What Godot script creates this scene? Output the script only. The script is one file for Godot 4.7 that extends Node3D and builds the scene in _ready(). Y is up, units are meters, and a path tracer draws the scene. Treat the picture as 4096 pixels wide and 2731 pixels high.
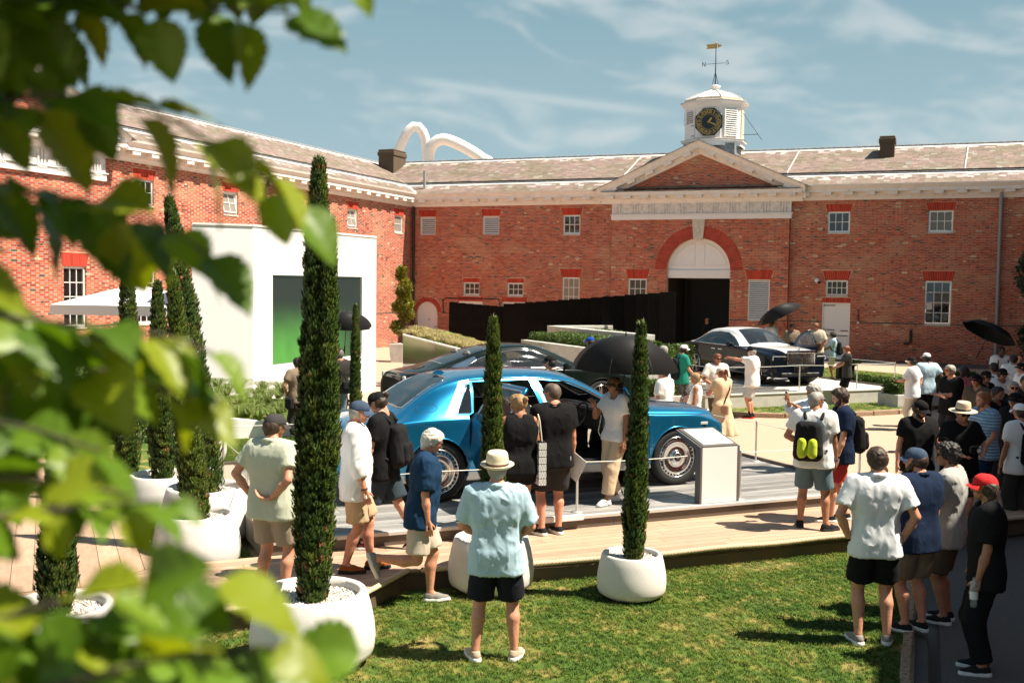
extends Node3D
# A stable courtyard on a summer day: brick wings round a gravel yard,show cars on decks,visitors.
# World: x along the clock wing,z towards the viewer,y up,metres.
const U:=Vector3(0.70710678,0,-0.70710678)   # along the decks
const W:=Vector3(0.70710678,0,0.70710678)    # across the decks,towards the viewer
var M:={}
var names:={}
var rng:=RandomNumberGenerator.new()
class Geo:
	var v:=PackedVector3Array()
	var n:=PackedVector3Array()
	var c:=PackedColorArray()
	var uv:=PackedVector2Array()
	var col:=Color.WHITE
	var usec:=false
	var useuv:=false
	func t(a: Vector3,b: Vector3,d: Vector3,na: Vector3,nb: Vector3,nd: Vector3) -> void:
		if (b-a).cross(d-a).dot(na+nb+nd)>0.0:
			v.append_array([a,d,b]); n.append_array([na,nd,nb])
		else:
			v.append_array([a,b,d]); n.append_array([na,nb,nd])
		if usec: c.append_array([col,col,col])
	func q(a: Vector3,b: Vector3,d: Vector3,e: Vector3,hint: Vector3) -> void:
		var f:=(b-a).cross(e-a)
		if f.length_squared()<1e-14: f=(d-b).cross(e-b)
		f=f.normalized()
		if f.dot(hint)<0.0: f=-f
		t(a,b,d,f,f,f); t(a,d,e,f,f,f)
	func qn(a: Vector3,b: Vector3,d: Vector3,e: Vector3,na: Vector3,nb: Vector3,nd: Vector3,ne: Vector3) -> void:
		t(a,b,d,na,nb,nd); t(a,d,e,na,nd,ne)
	func tri(a: Vector3,b: Vector3,d: Vector3,hint: Vector3) -> void:
		var f:=(b-a).cross(d-a).normalized()
		if f.dot(hint)<0.0: f=-f
		t(a,b,d,f,f,f)
	func box(ctr: Vector3,size: Vector3,bs:=Basis(),bev:=0.0) -> Geo:
		var h:=size*0.5
		var i:=Vector3(h.x-bev,h.y-bev,h.z-bev)
		for s in [-1.0,1.0]:
			q(ctr+bs*Vector3(s*h.x,-i.y,-i.z),ctr+bs*Vector3(s*h.x,i.y,-i.z),ctr+bs*Vector3(s*h.x,i.y,i.z),ctr+bs*Vector3(s*h.x,-i.y,i.z),bs*Vector3(s,0,0))
			q(ctr+bs*Vector3(-i.x,s*h.y,-i.z),ctr+bs*Vector3(i.x,s*h.y,-i.z),ctr+bs*Vector3(i.x,s*h.y,i.z),ctr+bs*Vector3(-i.x,s*h.y,i.z),bs*Vector3(0,s,0))
			q(ctr+bs*Vector3(-i.x,-i.y,s*h.z),ctr+bs*Vector3(i.x,-i.y,s*h.z),ctr+bs*Vector3(i.x,i.y,s*h.z),ctr+bs*Vector3(-i.x,i.y,s*h.z),bs*Vector3(0,0,s))
		if bev>0.0:
			for s in [-1.0,1.0]:
				for r in [-1.0,1.0]:
					q(ctr+bs*Vector3(s*h.x,r*i.y,-i.z),ctr+bs*Vector3(s*i.x,r*h.y,-i.z),ctr+bs*Vector3(s*i.x,r*h.y,i.z),ctr+bs*Vector3(s*h.x,r*i.y,i.z),bs*Vector3(s,r,0))
					q(ctr+bs*Vector3(s*h.x,-i.y,r*i.z),ctr+bs*Vector3(s*i.x,-i.y,r*h.z),ctr+bs*Vector3(s*i.x,i.y,r*h.z),ctr+bs*Vector3(s*h.x,i.y,r*i.z),bs*Vector3(s,0,r))
					q(ctr+bs*Vector3(-i.x,s*h.y,r*i.z),ctr+bs*Vector3(-i.x,s*i.y,r*h.z),ctr+bs*Vector3(i.x,s*i.y,r*h.z),ctr+bs*Vector3(i.x,s*h.y,r*i.z),bs*Vector3(0,s,r))
					for w in [-1.0,1.0]:
						tri(ctr+bs*Vector3(s*h.x,r*i.y,w*i.z),ctr+bs*Vector3(s*i.x,r*h.y,w*i.z),ctr+bs*Vector3(s*i.x,r*i.y,w*h.z),bs*Vector3(s,r,w))
		return self
	func bar(a: Vector3,b: Vector3,wd: float,ht: float,up:=Vector3.UP,bev:=0.0) -> Geo:
		var x:=(b-a).normalized()
		if absf(x.dot(up))>0.98: up=Vector3(0,0,1)
		var z:=x.cross(up).normalized()
		return box((a+b)*0.5,Vector3((b-a).length(),ht,wd),Basis(x,z.cross(x),z),bev)
	func tube(p: Array,r,seg:=8,caps:=true) -> Geo:
		var m:=p.size()
		var rings:=[]
		var axes:=[]
		var up:=Vector3.UP
		for i in m:
			var d: Vector3=(p[mini(i+1,m-1)]-p[maxi(i-1,0)]).normalized()
			if absf(d.dot(up))>0.95: up=Vector3(1,0,0) if absf(d.x)<0.9 else Vector3(0,0,1)
			var s:=d.cross(up).normalized()
			up=s.cross(d).normalized()
			var rr: float=r[i] if r is Array else r
			var ring:=[]
			for k in seg+1:
				var a:=TAU*k/seg
				ring.append(s*cos(a)+up*sin(a))
			rings.append([ring,rr]); axes.append(d)
		for i in m-1:
			for k in seg:
				var a: Array=rings[i][0]
				var b: Array=rings[i+1][0]
				var ra: float=rings[i][1]
				var rb: float=rings[i+1][1]
				qn(p[i]+a[k]*ra,p[i]+a[k+1]*ra,p[i+1]+b[k+1]*rb,p[i+1]+b[k]*rb,a[k],a[k+1],b[k+1],b[k])
		if caps:
			for e in [0,m-1]:
				var a: Array=rings[e][0]
				var ra: float=rings[e][1]
				var f: Vector3=-axes[0] if e==0 else axes[m-1]
				for k in seg:
					t(p[e],p[e]+a[k]*ra,p[e]+a[k+1]*ra,f,f,f)
		return self
	func lathe(prof: Array,seg:=24,xf:=Transform3D(),a0:=0.0,a1:=TAU) -> Geo:
		var m:=prof.size()
		for i in m-1:
			var d: Vector2=prof[i+1]-prof[i]
			if d.length()<1e-6: continue
			var na:=Vector2(d.y,-d.x).normalized()
			var n0:=na
			var n1:=na
			if i>0 and (prof[i]-prof[i-1]).length()>1e-6:
				var e: Vector2=prof[i]-prof[i-1]
				n0=(na+Vector2(e.y,-e.x).normalized()).normalized()
			if i<m-2 and (prof[i+2]-prof[i+1]).length()>1e-6:
				var e: Vector2=prof[i+2]-prof[i+1]
				n1=(na+Vector2(e.y,-e.x).normalized()).normalized()
			for k in seg:
				var b0:=lerpf(a0,a1,float(k)/seg)
				var b1:=lerpf(a0,a1,float(k+1)/seg)
				var c0:=Vector3(cos(b0),0,sin(b0))
				var c1:=Vector3(cos(b1),0,sin(b1))
				var y0:=Vector3(0,prof[i].y,0)
				var y1:=Vector3(0,prof[i+1].y,0)
				qn(xf*(c0*prof[i].x+y0),xf*(c1*prof[i].x+y0),xf*(c1*prof[i+1].x+y1),xf*(c0*prof[i+1].x+y1),
					xf.basis*(c0*n0.x+Vector3(0,n0.y,0)),xf.basis*(c1*n0.x+Vector3(0,n0.y,0)),xf.basis*(c1*n1.x+Vector3(0,n1.y,0)),xf.basis*(c0*n1.x+Vector3(0,n1.y,0)))
		return self
	func prism(poly: PackedVector2Array,depth: float,xf:=Transform3D()) -> Geo:
		var ix:=Geometry2D.triangulate_polygon(poly)
		var zz:=Vector3(0,0,depth)
		for i in range(0,ix.size(),3):
			var a:=Vector3(poly[ix[i]].x,poly[ix[i]].y,0)
			var b:=Vector3(poly[ix[i+1]].x,poly[ix[i+1]].y,0)
			var d:=Vector3(poly[ix[i+2]].x,poly[ix[i+2]].y,0)
			tri(xf*a,xf*b,xf*d,xf.basis*Vector3(0,0,-signf(depth)))
			tri(xf*(a+zz),xf*(b+zz),xf*(d+zz),xf.basis*Vector3(0,0,signf(depth)))
		var cw:=Geometry2D.is_polygon_clockwise(poly)
		for i in poly.size():
			var a:=poly[i]
			var b:=poly[(i+1) % poly.size()]
			var e:=b-a
			var o:=Vector2(e.y,-e.x)*(-1.0 if cw else 1.0)
			q(xf*Vector3(a.x,a.y,0),xf*Vector3(b.x,b.y,0),xf*Vector3(b.x,b.y,depth),xf*Vector3(a.x,a.y,depth),xf.basis*Vector3(o.x,o.y,0))
		return self
	func sheet(poly: PackedVector2Array,y: float) -> Geo:
		var ix:=Geometry2D.triangulate_polygon(poly)
		for i in range(0,ix.size(),3):
			tri(Vector3(poly[ix[i]].x,y,poly[ix[i]].y),Vector3(poly[ix[i+1]].x,y,poly[ix[i+1]].y),Vector3(poly[ix[i+2]].x,y,poly[ix[i+2]].y),Vector3.UP)
		return self
	func ball(ctr: Vector3,r: Vector3,sg:=12,rg:=8,bs:=Basis()) -> Geo:
		for i in rg:
			for k in sg:
				var pts:=[]
				for e in [[i,k],[i,k+1],[i+1,k+1],[i+1,k]]:
					var th: float=PI*e[0]/rg
					var ph: float=TAU*e[1]/sg
					pts.append(Vector3(sin(th)*cos(ph),cos(th),sin(th)*sin(ph)))
				var nn:=[]
				for p in pts: nn.append((bs*Vector3(p.x/r.x,p.y/r.y,p.z/r.z)).normalized())
				if i>0: t(ctr+bs*(pts[0]*r),ctr+bs*(pts[1]*r),ctr+bs*(pts[2]*r),nn[0],nn[1],nn[2])
				if i<rg-1: t(ctr+bs*(pts[0]*r),ctr+bs*(pts[2]*r),ctr+bs*(pts[3]*r),nn[0],nn[2],nn[3])
				if i==0: t(ctr+bs*(pts[0]*r),ctr+bs*(pts[2]*r),ctr+bs*(pts[3]*r),nn[0],nn[2],nn[3])
		return self
	func mesh() -> ArrayMesh:
		var a:=[]
		a.resize(Mesh.ARRAY_MAX)
		a[Mesh.ARRAY_VERTEX]=v
		a[Mesh.ARRAY_NORMAL]=n
		if usec: a[Mesh.ARRAY_COLOR]=c
		if useuv: a[Mesh.ARRAY_TEX_UV]=uv
		var m:=ArrayMesh.new()
		m.add_surface_from_arrays(Mesh.PRIMITIVE_TRIANGLES,a)
		return m
# ---------- nodes
func numbered(s: String) -> String:
	var k: int=names.get(s,0)
	names[s]=k+1
	return s if k==0 else "%s_%03d" % [s,k]
func tag(o: Node,label:="",category:="",group:="",kind:="") -> Node:
	if label: o.set_meta("label",label)
	if category: o.set_meta("category",category)
	if group: o.set_meta("group",group)
	if kind: o.set_meta("kind",kind)
	return o
func thing(called: String,label: String,category: String,at:=Vector3.ZERO,yaw:=0.0,group:="") -> Node3D:
	var o:=Node3D.new()
	o.name=numbered(called)
	add_child(o)
	o.position=at
	o.rotation.y=deg_to_rad(yaw)
	tag(o,label,category,group)
	return o
func obj(called: String,g,m: Material,parent: Node=null,at:=Vector3.ZERO) -> MeshInstance3D:
	var o:=MeshInstance3D.new()
	o.mesh=g.mesh() if g is Geo else g
	o.material_override=m
	o.position=at
	if parent==null:
		o.name=numbered(called)
		add_child(o)
	else:
		o.name=called
		parent.add_child(o,true)
	return o
func struct_(called: String,g,m: Material) -> MeshInstance3D:
	return tag(obj(called,g,m),"","","","structure")
func multi(called: String,mesh: Mesh,buf: PackedFloat32Array,m: Material,parent: Node=null) -> MultiMeshInstance3D:
	# buf: 12 floats of transform and 4 of colour for each copy
	var mm:=MultiMesh.new()
	mm.transform_format=MultiMesh.TRANSFORM_3D
	mm.use_colors=true
	mm.mesh=mesh
	mm.instance_count=buf.size()/16
	mm.buffer=buf
	var o:=MultiMeshInstance3D.new()
	o.multimesh=mm
	o.material_override=m
	if parent==null:
		o.name=numbered(called)
		add_child(o)
	else:
		o.name=called
		parent.add_child(o,true)
	o.set_meta("kind","stuff")
	return o
func push(buf: PackedFloat32Array,b: Basis,p: Vector3,c: Color) -> void:
	buf.append_array([b.x.x,b.y.x,b.z.x,p.x,b.x.y,b.y.y,b.z.y,p.y,b.x.z,b.y.z,b.z.z,p.z,c.r,c.g,c.b,1.0])
func text_mesh(s: String,size: float,depth: float,fnt:="Droid Sans",bold:=false) -> TextMesh:
	var t:=TextMesh.new()
	var f:=SystemFont.new()
	f.font_names=PackedStringArray([fnt])
	if bold: f.font_weight=700
	t.font=f
	t.text=s
	t.font_size=64
	t.pixel_size=size/46.0     # size is about the height of a capital
	t.depth=depth
	t.curve_step=2.0
	return t
# ---------- materials (base colours are linear)
func lin(r: float,g: float,b: float) -> Color:
	return Color(r,g,b).linear_to_srgb()
func mat(called: String,r: float,g: float,b: float,rough:=0.7,metal:=0.0) -> StandardMaterial3D:
	var m:=StandardMaterial3D.new()
	m.albedo_color=lin(r,g,b)
	m.roughness=rough
	m.metallic=metal
	m.cull_mode=BaseMaterial3D.CULL_DISABLED
	M[called]=m
	return m
func noise_tex(sd: int,freq: float,cols: Array,offs: Array,oct:=4,size:=384,kind:=FastNoiseLite.TYPE_SIMPLEX_SMOOTH,sx:=1) -> NoiseTexture2D:
	var f:=FastNoiseLite.new()
	f.noise_type=kind
	f.seed=sd
	f.frequency=freq
	f.fractal_octaves=oct
	var t:=NoiseTexture2D.new()
	t.width=size
	t.height=size/sx
	t.seamless=true
	t.seamless_blend_skirt=0.2
	t.noise=f
	var g:=Gradient.new()
	var cc:=PackedColorArray()
	for c in cols: cc.append(lin(c[0],c[1],c[2]))
	g.colors=cc
	g.offsets=PackedFloat32Array(offs)
	t.color_ramp=g
	return t
func height_tex(sd: int,freq: float,oct:=4,size:=384,normal:=false,strength:=4.0,kind:=FastNoiseLite.TYPE_SIMPLEX_SMOOTH) -> NoiseTexture2D:
	var f:=FastNoiseLite.new()
	f.noise_type=kind
	f.seed=sd
	f.frequency=freq
	f.fractal_octaves=oct
	var t:=NoiseTexture2D.new()
	t.width=size
	t.height=size
	t.seamless=true
	t.noise=f
	if normal:
		t.as_normal_map=true
		t.bump_strength=strength
	return t
func tri_map(m: StandardMaterial3D,tex: Texture2D,scale,world:=true) -> StandardMaterial3D:
	m.albedo_texture=tex
	m.uv1_triplanar=true
	m.uv1_world_triplanar=world
	m.uv1_scale=scale if scale is Vector3 else Vector3.ONE*scale
	return m
func bump(m: StandardMaterial3D,tex: Texture2D,cm: float) -> StandardMaterial3D:
	m.heightmap_enabled=true
	m.heightmap_texture=tex
	m.heightmap_scale=cm
	return m
var sun: DirectionalLight3D
func _ready() -> void:
	rng.seed=7
	# camera: eye height on the raised lawn bank,37 mm lens
	var cam:=Camera3D.new()
	cam.name="camera"
	add_child(cam)
	cam.basis=Basis(Vector3.UP,deg_to_rad(21.3))*Basis(Vector3.RIGHT,deg_to_rad(-3.064))*Basis(Vector3.BACK,0.0126)
	cam.position=Vector3(0,3.25,0)
	var ca:=CameraAttributesPhysical.new()
	ca.frustum_focal_length=37.33
	ca.frustum_focus_distance=15.0
	ca.frustum_near=0.05
	ca.frustum_far=900.0
	ca.exposure_aperture=3.2
	cam.attributes=ca
	cam.current=true
	# sky,sun and exposure
	var env:=Environment.new()
	env.background_mode=Environment.BG_SKY
	env.tonemap_mode=Environment.TONE_MAPPER_LINEAR
	env.tonemap_exposure=2.15
	env.background_energy_multiplier=1.0
	env.sdfgi_enabled=true
	env.ssao_enabled=true
	env.ssil_enabled=true
	var sky:=Sky.new()
	var pano:=PanoramaSkyMaterial.new()
	pano.panorama=ImageTexture.create_from_image(sky_image())
	pano.energy_multiplier=0.46
	sky.sky_material=pano
	env.sky=sky
	var we:=WorldEnvironment.new()
	we.name="environment"
	we.environment=env
	add_child(we)
	sun=DirectionalLight3D.new()
	sun.name="sun"
	sun.light_energy=1.6
	sun.light_color=Color(1.0,0.955,0.88)
	sun.light_angular_distance=0.53
	sun.shadow_enabled=true
	add_child(sun)
	sun.look_at_from_position(Vector3.ZERO,Vector3(-1.0,-1.60,0.19))
	materials()
	setting()
	clock_wing()
	side_wings()
	stage()
	fins_and_planters()
	screen_block()
	cars()
	people()
	trees()
	foreground()
# ---------- sky: clear summer blue with thin cirrus
var sky_buf:=PackedFloat32Array()
const SW:=2048
const SH:=1024
var sn1:=FastNoiseLite.new()
var sn2:=FastNoiseLite.new()
var sky_rows:=[]
func sky_image() -> Image:
	sn1.seed=11; sn1.frequency=1.0; sn1.fractal_octaves=5; sn1.noise_type=FastNoiseLite.TYPE_SIMPLEX_SMOOTH
	sn2.seed=5; sn2.frequency=1.0; sn2.fractal_octaves=3; sn2.noise_type=FastNoiseLite.TYPE_SIMPLEX_SMOOTH
	sky_rows.resize(SH)
	var g:=WorkerThreadPool.add_group_task(sky_row,SH)
	WorkerThreadPool.wait_for_group_task_completion(g)
	var all:=PackedByteArray()
	for r in sky_rows: all.append_array(r)
	sky_rows.clear()
	return Image.create_from_data(SW,SH,false,Image.FORMAT_RGBF,all)
func sky_row(y: int) -> void:
	var el:=90.0-180.0*(y+0.5)/SH
	var row:=PackedFloat32Array()
	row.resize(SW*3)
	var k:=clampf(el/90.0,0.0,1.0)
	var c:=Vector3(0.50,0.66,0.71).lerp(Vector3(0.175,0.345,0.44),clampf(el/22.0,0.0,1.0)**0.9).lerp(Vector3(0.06,0.145,0.27),smoothstep(0.1,0.9,k))
	if el<0.0: c=Vector3(0.40,0.36,0.29)
	for x in SW:
		var o:=c
		if el>0.0 and el<70.0:
			var az:=360.0*(x+0.5)/SW
			if az>180.0: az-=360.0
			var e2:=el+2.0*sn2.get_noise_2d(az*0.05+9.0,el*0.1)
			var ring:=Vector2(cos(deg_to_rad(az)),sin(deg_to_rad(az)))*57.3
			var s:=e2+7.0*sin(deg_to_rad(az))
			var a:=sn1.get_noise_3d(ring.x*0.085,s*0.42,ring.y*0.085)
			var b:=sn1.get_noise_3d(ring.x*0.3+40.0,s*1.6,ring.y*0.3)
			var m:=smoothstep(-0.12,0.55,a*0.9+b*0.35+0.1*sn2.get_noise_2d(az*0.3,el*0.3))
			m*=smoothstep(0.0,4.0,el)*0.46
			var line:=absf(el-(10.6-(az+26.5)*0.115))
			if az>-28.0 and az<-11.0:
				m=maxf(m,0.42*exp(-line*line*18.0)*smoothstep(-28.0,-25.0,az)*(1.0-smoothstep(-16.0,-11.0,az)))
			o=c.lerp(Vector3(0.80,0.83,0.82),m)
		row[x*3]=o.x; row[x*3+1]=o.y; row[x*3+2]=o.z
	sky_rows[y]=row.to_byte_array()
func materials() -> void:
	var grain:=height_tex(3,0.09,4,256)
	var fine:=height_tex(8,0.22,3,256)
	var m:=mat("gravel",1,1,1,0.95)
	tri_map(m,noise_tex(21,0.35,[[.20,.13,.085],[.42,.295,.205],[.50,.37,.275],[.62,.50,.40]],[0.0,0.35,0.6,1.0],3,512),0.9)
	bump(m,fine,1.2)
	m=mat("tarmac",1,1,1,0.95)
	tri_map(m,noise_tex(22,0.3,[[.05,.046,.042],[.10,.093,.086],[.15,.135,.12]],[0.0,0.5,1.0],4,256),0.8)
	bump(m,fine,0.8)
	m=mat("dark_path",1,1,1,0.95)
	tri_map(m,noise_tex(38,0.3,[[.012,.011,.010],[.026,.023,.021],[.045,.04,.036]],[0.0,0.5,1.0],4,256),0.8)  # unused near-black tarmac copy with the yard shade put into its colour
	m=mat("soil",1,1,1,1.0)
	tri_map(m,noise_tex(23,0.03,[[.035,.075,.006],[.07,.12,.010],[.19,.165,.035],[.27,.21,.07]],[0.2,0.48,0.66,0.9],5,512),0.18)
	m=mat("blade",1,1,1,0.75)
	m.vertex_color_use_as_albedo=true
	m.backlight_enabled=true
	m.backlight=Color(0.45,0.55,0.2)
	m=mat("mortar",1,1,1,0.95)
	tri_map(m,noise_tex(24,0.02,[[.46,.33,.20],[.60,.46,.31],[.68,.54,.38]],[0.1,0.5,0.9],5,256),0.12)
	m=mat("brick",1,1,1,0.9)
	m.vertex_color_use_as_albedo=true
	tri_map(m,noise_tex(25,0.05,[[.62,.6,.58],[.92,.92,.92],[1,1,1]],[0.1,0.5,0.9],4,256),1.7)
	m=mat("slate",1,1,1,0.8)
	m.vertex_color_use_as_albedo=true
	tri_map(m,noise_tex(26,0.04,[[.6,.58,.56],[.9,.9,.9],[1,1,1]],[0.15,0.5,0.85],4,256),2.1)
	m=mat("stucco",1,1,1,0.8)       # old white paint on timber and stone
	tri_map(m,noise_tex(27,0.02,[[.62,.55,.47],[.78,.72,.66],[.84,.79,.74]],[0.05,0.3,0.8],5,512),0.22)
	bump(m,grain,0.25)
	m=mat("frieze",1,1,1,0.85)
	tri_map(m,noise_tex(28,0.03,[[.52,.49,.45],[.68,.65,.62],[.76,.73,.70]],[0.1,0.45,0.8],5,384),0.35)
	bump(m,grain,0.4)
	mat("white_paint",.80,.78,.76,0.45)
	mat("white_wall",.82,.81,.81,0.55)
	m=mat("lead",1,1,1,0.6)
	tri_map(m,noise_tex(29,0.03,[[.10,.11,.12],[.2,.21,.22],[.3,.31,.32]],[0.1,0.5,0.9],4,256),0.5)
	m=mat("lime",1,1,1,0.8)          # pale weathered lead flashings
	tri_map(m,noise_tex(30,0.05,[[.42,.38,.36],[.68,.64,.62],[.78,.74,.72]],[0.1,0.4,0.8],4,256),0.6)
	m=mat("stone",1,1,1,0.85)
	tri_map(m,noise_tex(31,0.04,[[.48,.42,.34],[.58,.52,.44],[.65,.59,.51]],[0.1,0.5,0.9],4,256),0.6)
	m=mat("concrete",1,1,1,0.8)
	tri_map(m,noise_tex(32,0.02,[[.40,.38,.34],[.50,.48,.44],[.57,.55,.51]],[0.1,0.5,0.9],5,384),0.35)
	bump(m,grain,0.15)
	m=mat("kerb",1,1,1,0.9)
	tri_map(m,noise_tex(33,0.06,[[.13,.09,.06],[.32,.22,.14],[.42,.31,.21]],[0.1,0.5,0.9],4,256),1.1)
	bump(m,grain,0.6)
	for k in 4:
		m=mat("board%d" % k,1,1,1,0.65)
		var s: float=[0.92,1.0,1.08,0.85][k]
		tri_map(m,noise_tex(40+k,0.02,[[.41*s,.265*s,.18*s],[.455*s,.30*s,.205*s],[.49*s,.33*s,.23*s]],[0.1,0.5,0.9],4,256),Vector3(0.6,3,9),false)
	for k in 5:
		m=mat("grey%d" % k,1,1,1,0.6)
		var s: float=[0.18,0.25,0.31,0.14,0.22][k]
		tri_map(m,noise_tex(50+k,0.02,[[.8*s,.76*s,.72*s],[s,.96*s,.92*s],[1.12*s,1.08*s,1.04*s]],[0.1,0.5,0.9],4,256),Vector3(0.5,3,9),false)
	mat("fascia",.105,.082,.062,0.6)
	mat("trim_metal",.52,.49,.45,0.45)
	m=mat("rope",1,1,1,0.9)
	tri_map(m,noise_tex(34,0.1,[[.45,.33,.2],[.62,.49,.33],[.7,.57,.4]],[0.1,0.5,0.9],3,128),6.0)
	m=mat("pot",1,1,1,0.75)
	tri_map(m,noise_tex(35,0.12,[[.60,.57,.53],[.68,.65,.61],[.73,.70,.66]],[0.1,0.5,0.9],4,256),1.5)
	m=mat("pebble",1,1,1,0.85)
	m.vertex_color_use_as_albedo=true
	m=mat("charred",1,1,1,0.75)
	tri_map(m,noise_tex(36,0.02,[[.004,.003,.0025],[.008,.006,.005],[.013,.010,.008]],[0.1,0.5,0.9],4,256),Vector3(6,0.5,6))
	m.metallic_specular=0.2
	mat("black_metal",.012,.012,.013,0.45,0.3)
	mat("black_gloss",.008,.008,.009,0.2)
	mat("steel_post",.68,.67,.65,0.35,0.6)
	mat("wire",.75,.73,.68,0.4)
	mat("iron_pipe",.022,.02,.018,0.5)
	mat("grey_pipe",.26,.28,.28,0.5)
	m=mat("chrome",.78,.78,.78,0.06,1.0)
	m=mat("satin",.72,.72,.72,0.22,1.0)
	m=mat("mirror",.62,.60,.56,0.10,1.0)
	mat("gold",.55,.36,.10,0.4,0.4)
	m=mat("dark_glass",.012,.013,.014,0.04)
	m.metallic_specular=0.7
	m=mat("tint_glass",.03,.035,.04,0.03)
	m.transparency=BaseMaterial3D.TRANSPARENCY_ALPHA
	m.albedo_color.a=0.55
	m=mat("old_glass",.05,.045,.035,0.06)
	m=mat("leaf",1,1,1,0.55)
	m.vertex_color_use_as_albedo=true
	m.backlight_enabled=true
	m.backlight=Color(0.35,0.45,0.12)
	m=mat("bark",1,1,1,0.9)
	tri_map(m,noise_tex(37,0.06,[[.03,.022,.014],[.08,.06,.04],[.13,.10,.07]],[0.1,0.5,0.9],4,256),Vector3(6,1.2,6))
	mat("rubber",.012,.012,.012,0.75)
	mat("paving_white",.72,.70,.66,0.7)
	mat("parasol",.80,.78,.75,0.85)
	mat("silver_paint",.50,.49,.46,0.35,0.5)
	mat("grey_leather",.16,.15,.14,0.6)
	mat("copper",.5,.12,.03,0.4)
	mat("red",.55,.02,.02,0.4)
	m=mat("brick_flat",1,1,1,0.95)
	tri_map(m,noise_tex(62,0.05,[[.20,.04,.025],[.30,.06,.035],[.36,.12,.07]],[0.1,0.5,0.9],4,256),0.8)
	m=mat("blind_glass",.16,.15,.11,0.08)
	m=mat("pale_glass",.30,.25,.19,0.05)
	m=mat("curtain_glass",.26,.24,.21,0.08)
	mat("paper",.6,.57,.5,0.8)
	mat("number_grey",.25,.24,.23,0.6)
	mat("grey_door",.045,.045,.045,0.7)
	mat("blue_iron",.03,.05,.08,0.4)
	mat("fascia_wood",.10,.07,.04,0.7)
	mat("stone_flat",.34,.29,.22,0.75)
	mat("lectern_grey",.12,.11,.10,0.45)
	for k in 3:
		m=mat("dkgrey%d" % k,1,1,1,0.6)
		var s: float=[0.085,0.105,0.125][k]
		tri_map(m,noise_tex(64+k,0.02,[[.85*s,.82*s,.78*s],[s,.97*s,.93*s],[1.1*s,1.07*s,1.03*s]],[0.1,0.5,0.9],4,256),Vector3(0.5,3,9),false)
	mat("pebble_bed",.5,.46,.42,0.95)
	mat("hedge_core",.07,.12,.015,1.0)
	m=mat("tussock_green",.17,.23,.045,0.7)
	m.vertex_color_use_as_albedo=true
	m.backlight_enabled=true
	m.backlight=Color(0.4,0.45,0.2)
	m=mat("tussock_gold",.42,.35,.15,0.7)
	m.vertex_color_use_as_albedo=true
	m.backlight_enabled=true
	m.backlight=Color(0.4,0.38,0.2)
# ---------- ground,lawn,kerbs,paths
func st(s: float,t: float) -> Vector2:      # deck coordinates to world x,z
	return Vector2((s+t)*0.70710678,(t-s)*0.70710678)
func st3(s: float,t: float,y: float) -> Vector3:
	return Vector3((s+t)*0.70710678,y,(t-s)*0.70710678)
func setting() -> void:
	struct_("ground",Geo.new().sheet(PackedVector2Array([Vector2(-160,-260),Vector2(140,-260),Vector2(140,60),Vector2(-160,60)]),0.0),M.gravel)
	struct_("path",Geo.new().sheet(PackedVector2Array([Vector2(-25.6,-50.75),Vector2(5.2,-50.75),Vector2(5.2,-47.9),Vector2(-25.6,-47.9)]),0.005),M.tarmac)
	struct_("path",Geo.new().sheet(PackedVector2Array([Vector2(0.0,4),Vector2(5.2,4),Vector2(5.2,-19.5),Vector2(0.0,-14.3)]),0.006),M.tarmac)
	var edge:=0.055
	var lawn:=PackedVector2Array([Vector2(-0.1,3),Vector2(-0.1,-14.3),st(9.9,-10.5),st(3,-10.5),st(2.1,-10.9),st(2.1,-22.0),st(-6,-22.0),st(-14,-8),Vector2(-14,3)])
	struct_("lawn",Geo.new().sheet(lawn,edge),M.soil)
	var back:=PackedVector2Array([st(2.1,-16.5),st(5.2,-16.5),st(5.2,-22.0),st(2.1,-22.0)])
	struct_("lawn",Geo.new().sheet(back,edge),M.soil)
	# island round the right-hand car
	var isl:=PackedVector2Array([st(14.0,-24.6),st(15.2,-22.9),st(16.0,-22.0),st(16.6,-21.6),st(17.6,-21.32),st(19.4,-21.22),st(20.8,-21.3),st(21.8,-21.65),st(23.5,-22.6),st(28.3,-28.6),st(29.3,-30.6),st(28.0,-34.2),st(26.0,-34.6),st(14.0,-30.5)])
	struct_("grass_island",Geo.new().sheet(isl,0.11),M.soil)
	# its kerb of worn stones
	var g:=thing("island_kerb","curved kerb of worn buff stones edging the grass island before the two-tone car","kerb")
	var run:=PackedVector2Array()
	for i in 9: run.append(isl[i])
	var pts:=curve_points(run,0.86)
	for i in pts.size()-1:
		var a:=Vector3(pts[i].x,0.055,pts[i].y)
		var b:=Vector3(pts[i+1].x,0.055,pts[i+1].y)
		var d:=(b-a).normalized()*0.006
		obj("stone",Geo.new().bar(a+d,b-d,0.16,0.125+rng.randf()*0.012,Vector3.UP,0.018),M.kerb,g)
	g=thing("lawn_kerb","straight stone edging between the lawn and the shaded path","kerb")
	var z:=2.6
	while z>-13.0:
		obj("stone",Geo.new().box(Vector3(-0.06+rng.randf_range(-.006,.006),0.04,z-0.45),Vector3(0.09,0.1,0.885),Basis(),0.014),M.kerb,g)
		z-=0.9
	# drain slot in the shaded path
	var dr:=Geo.new()
	dr.box(Vector3(0.16,0.004,-5.0),Vector3(0.10,0.012,16.0))
	tag(obj("drain_channel",dr,M.black_metal),"narrow dark drain channel beside the lawn kerb","drain")
	grass()
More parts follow.
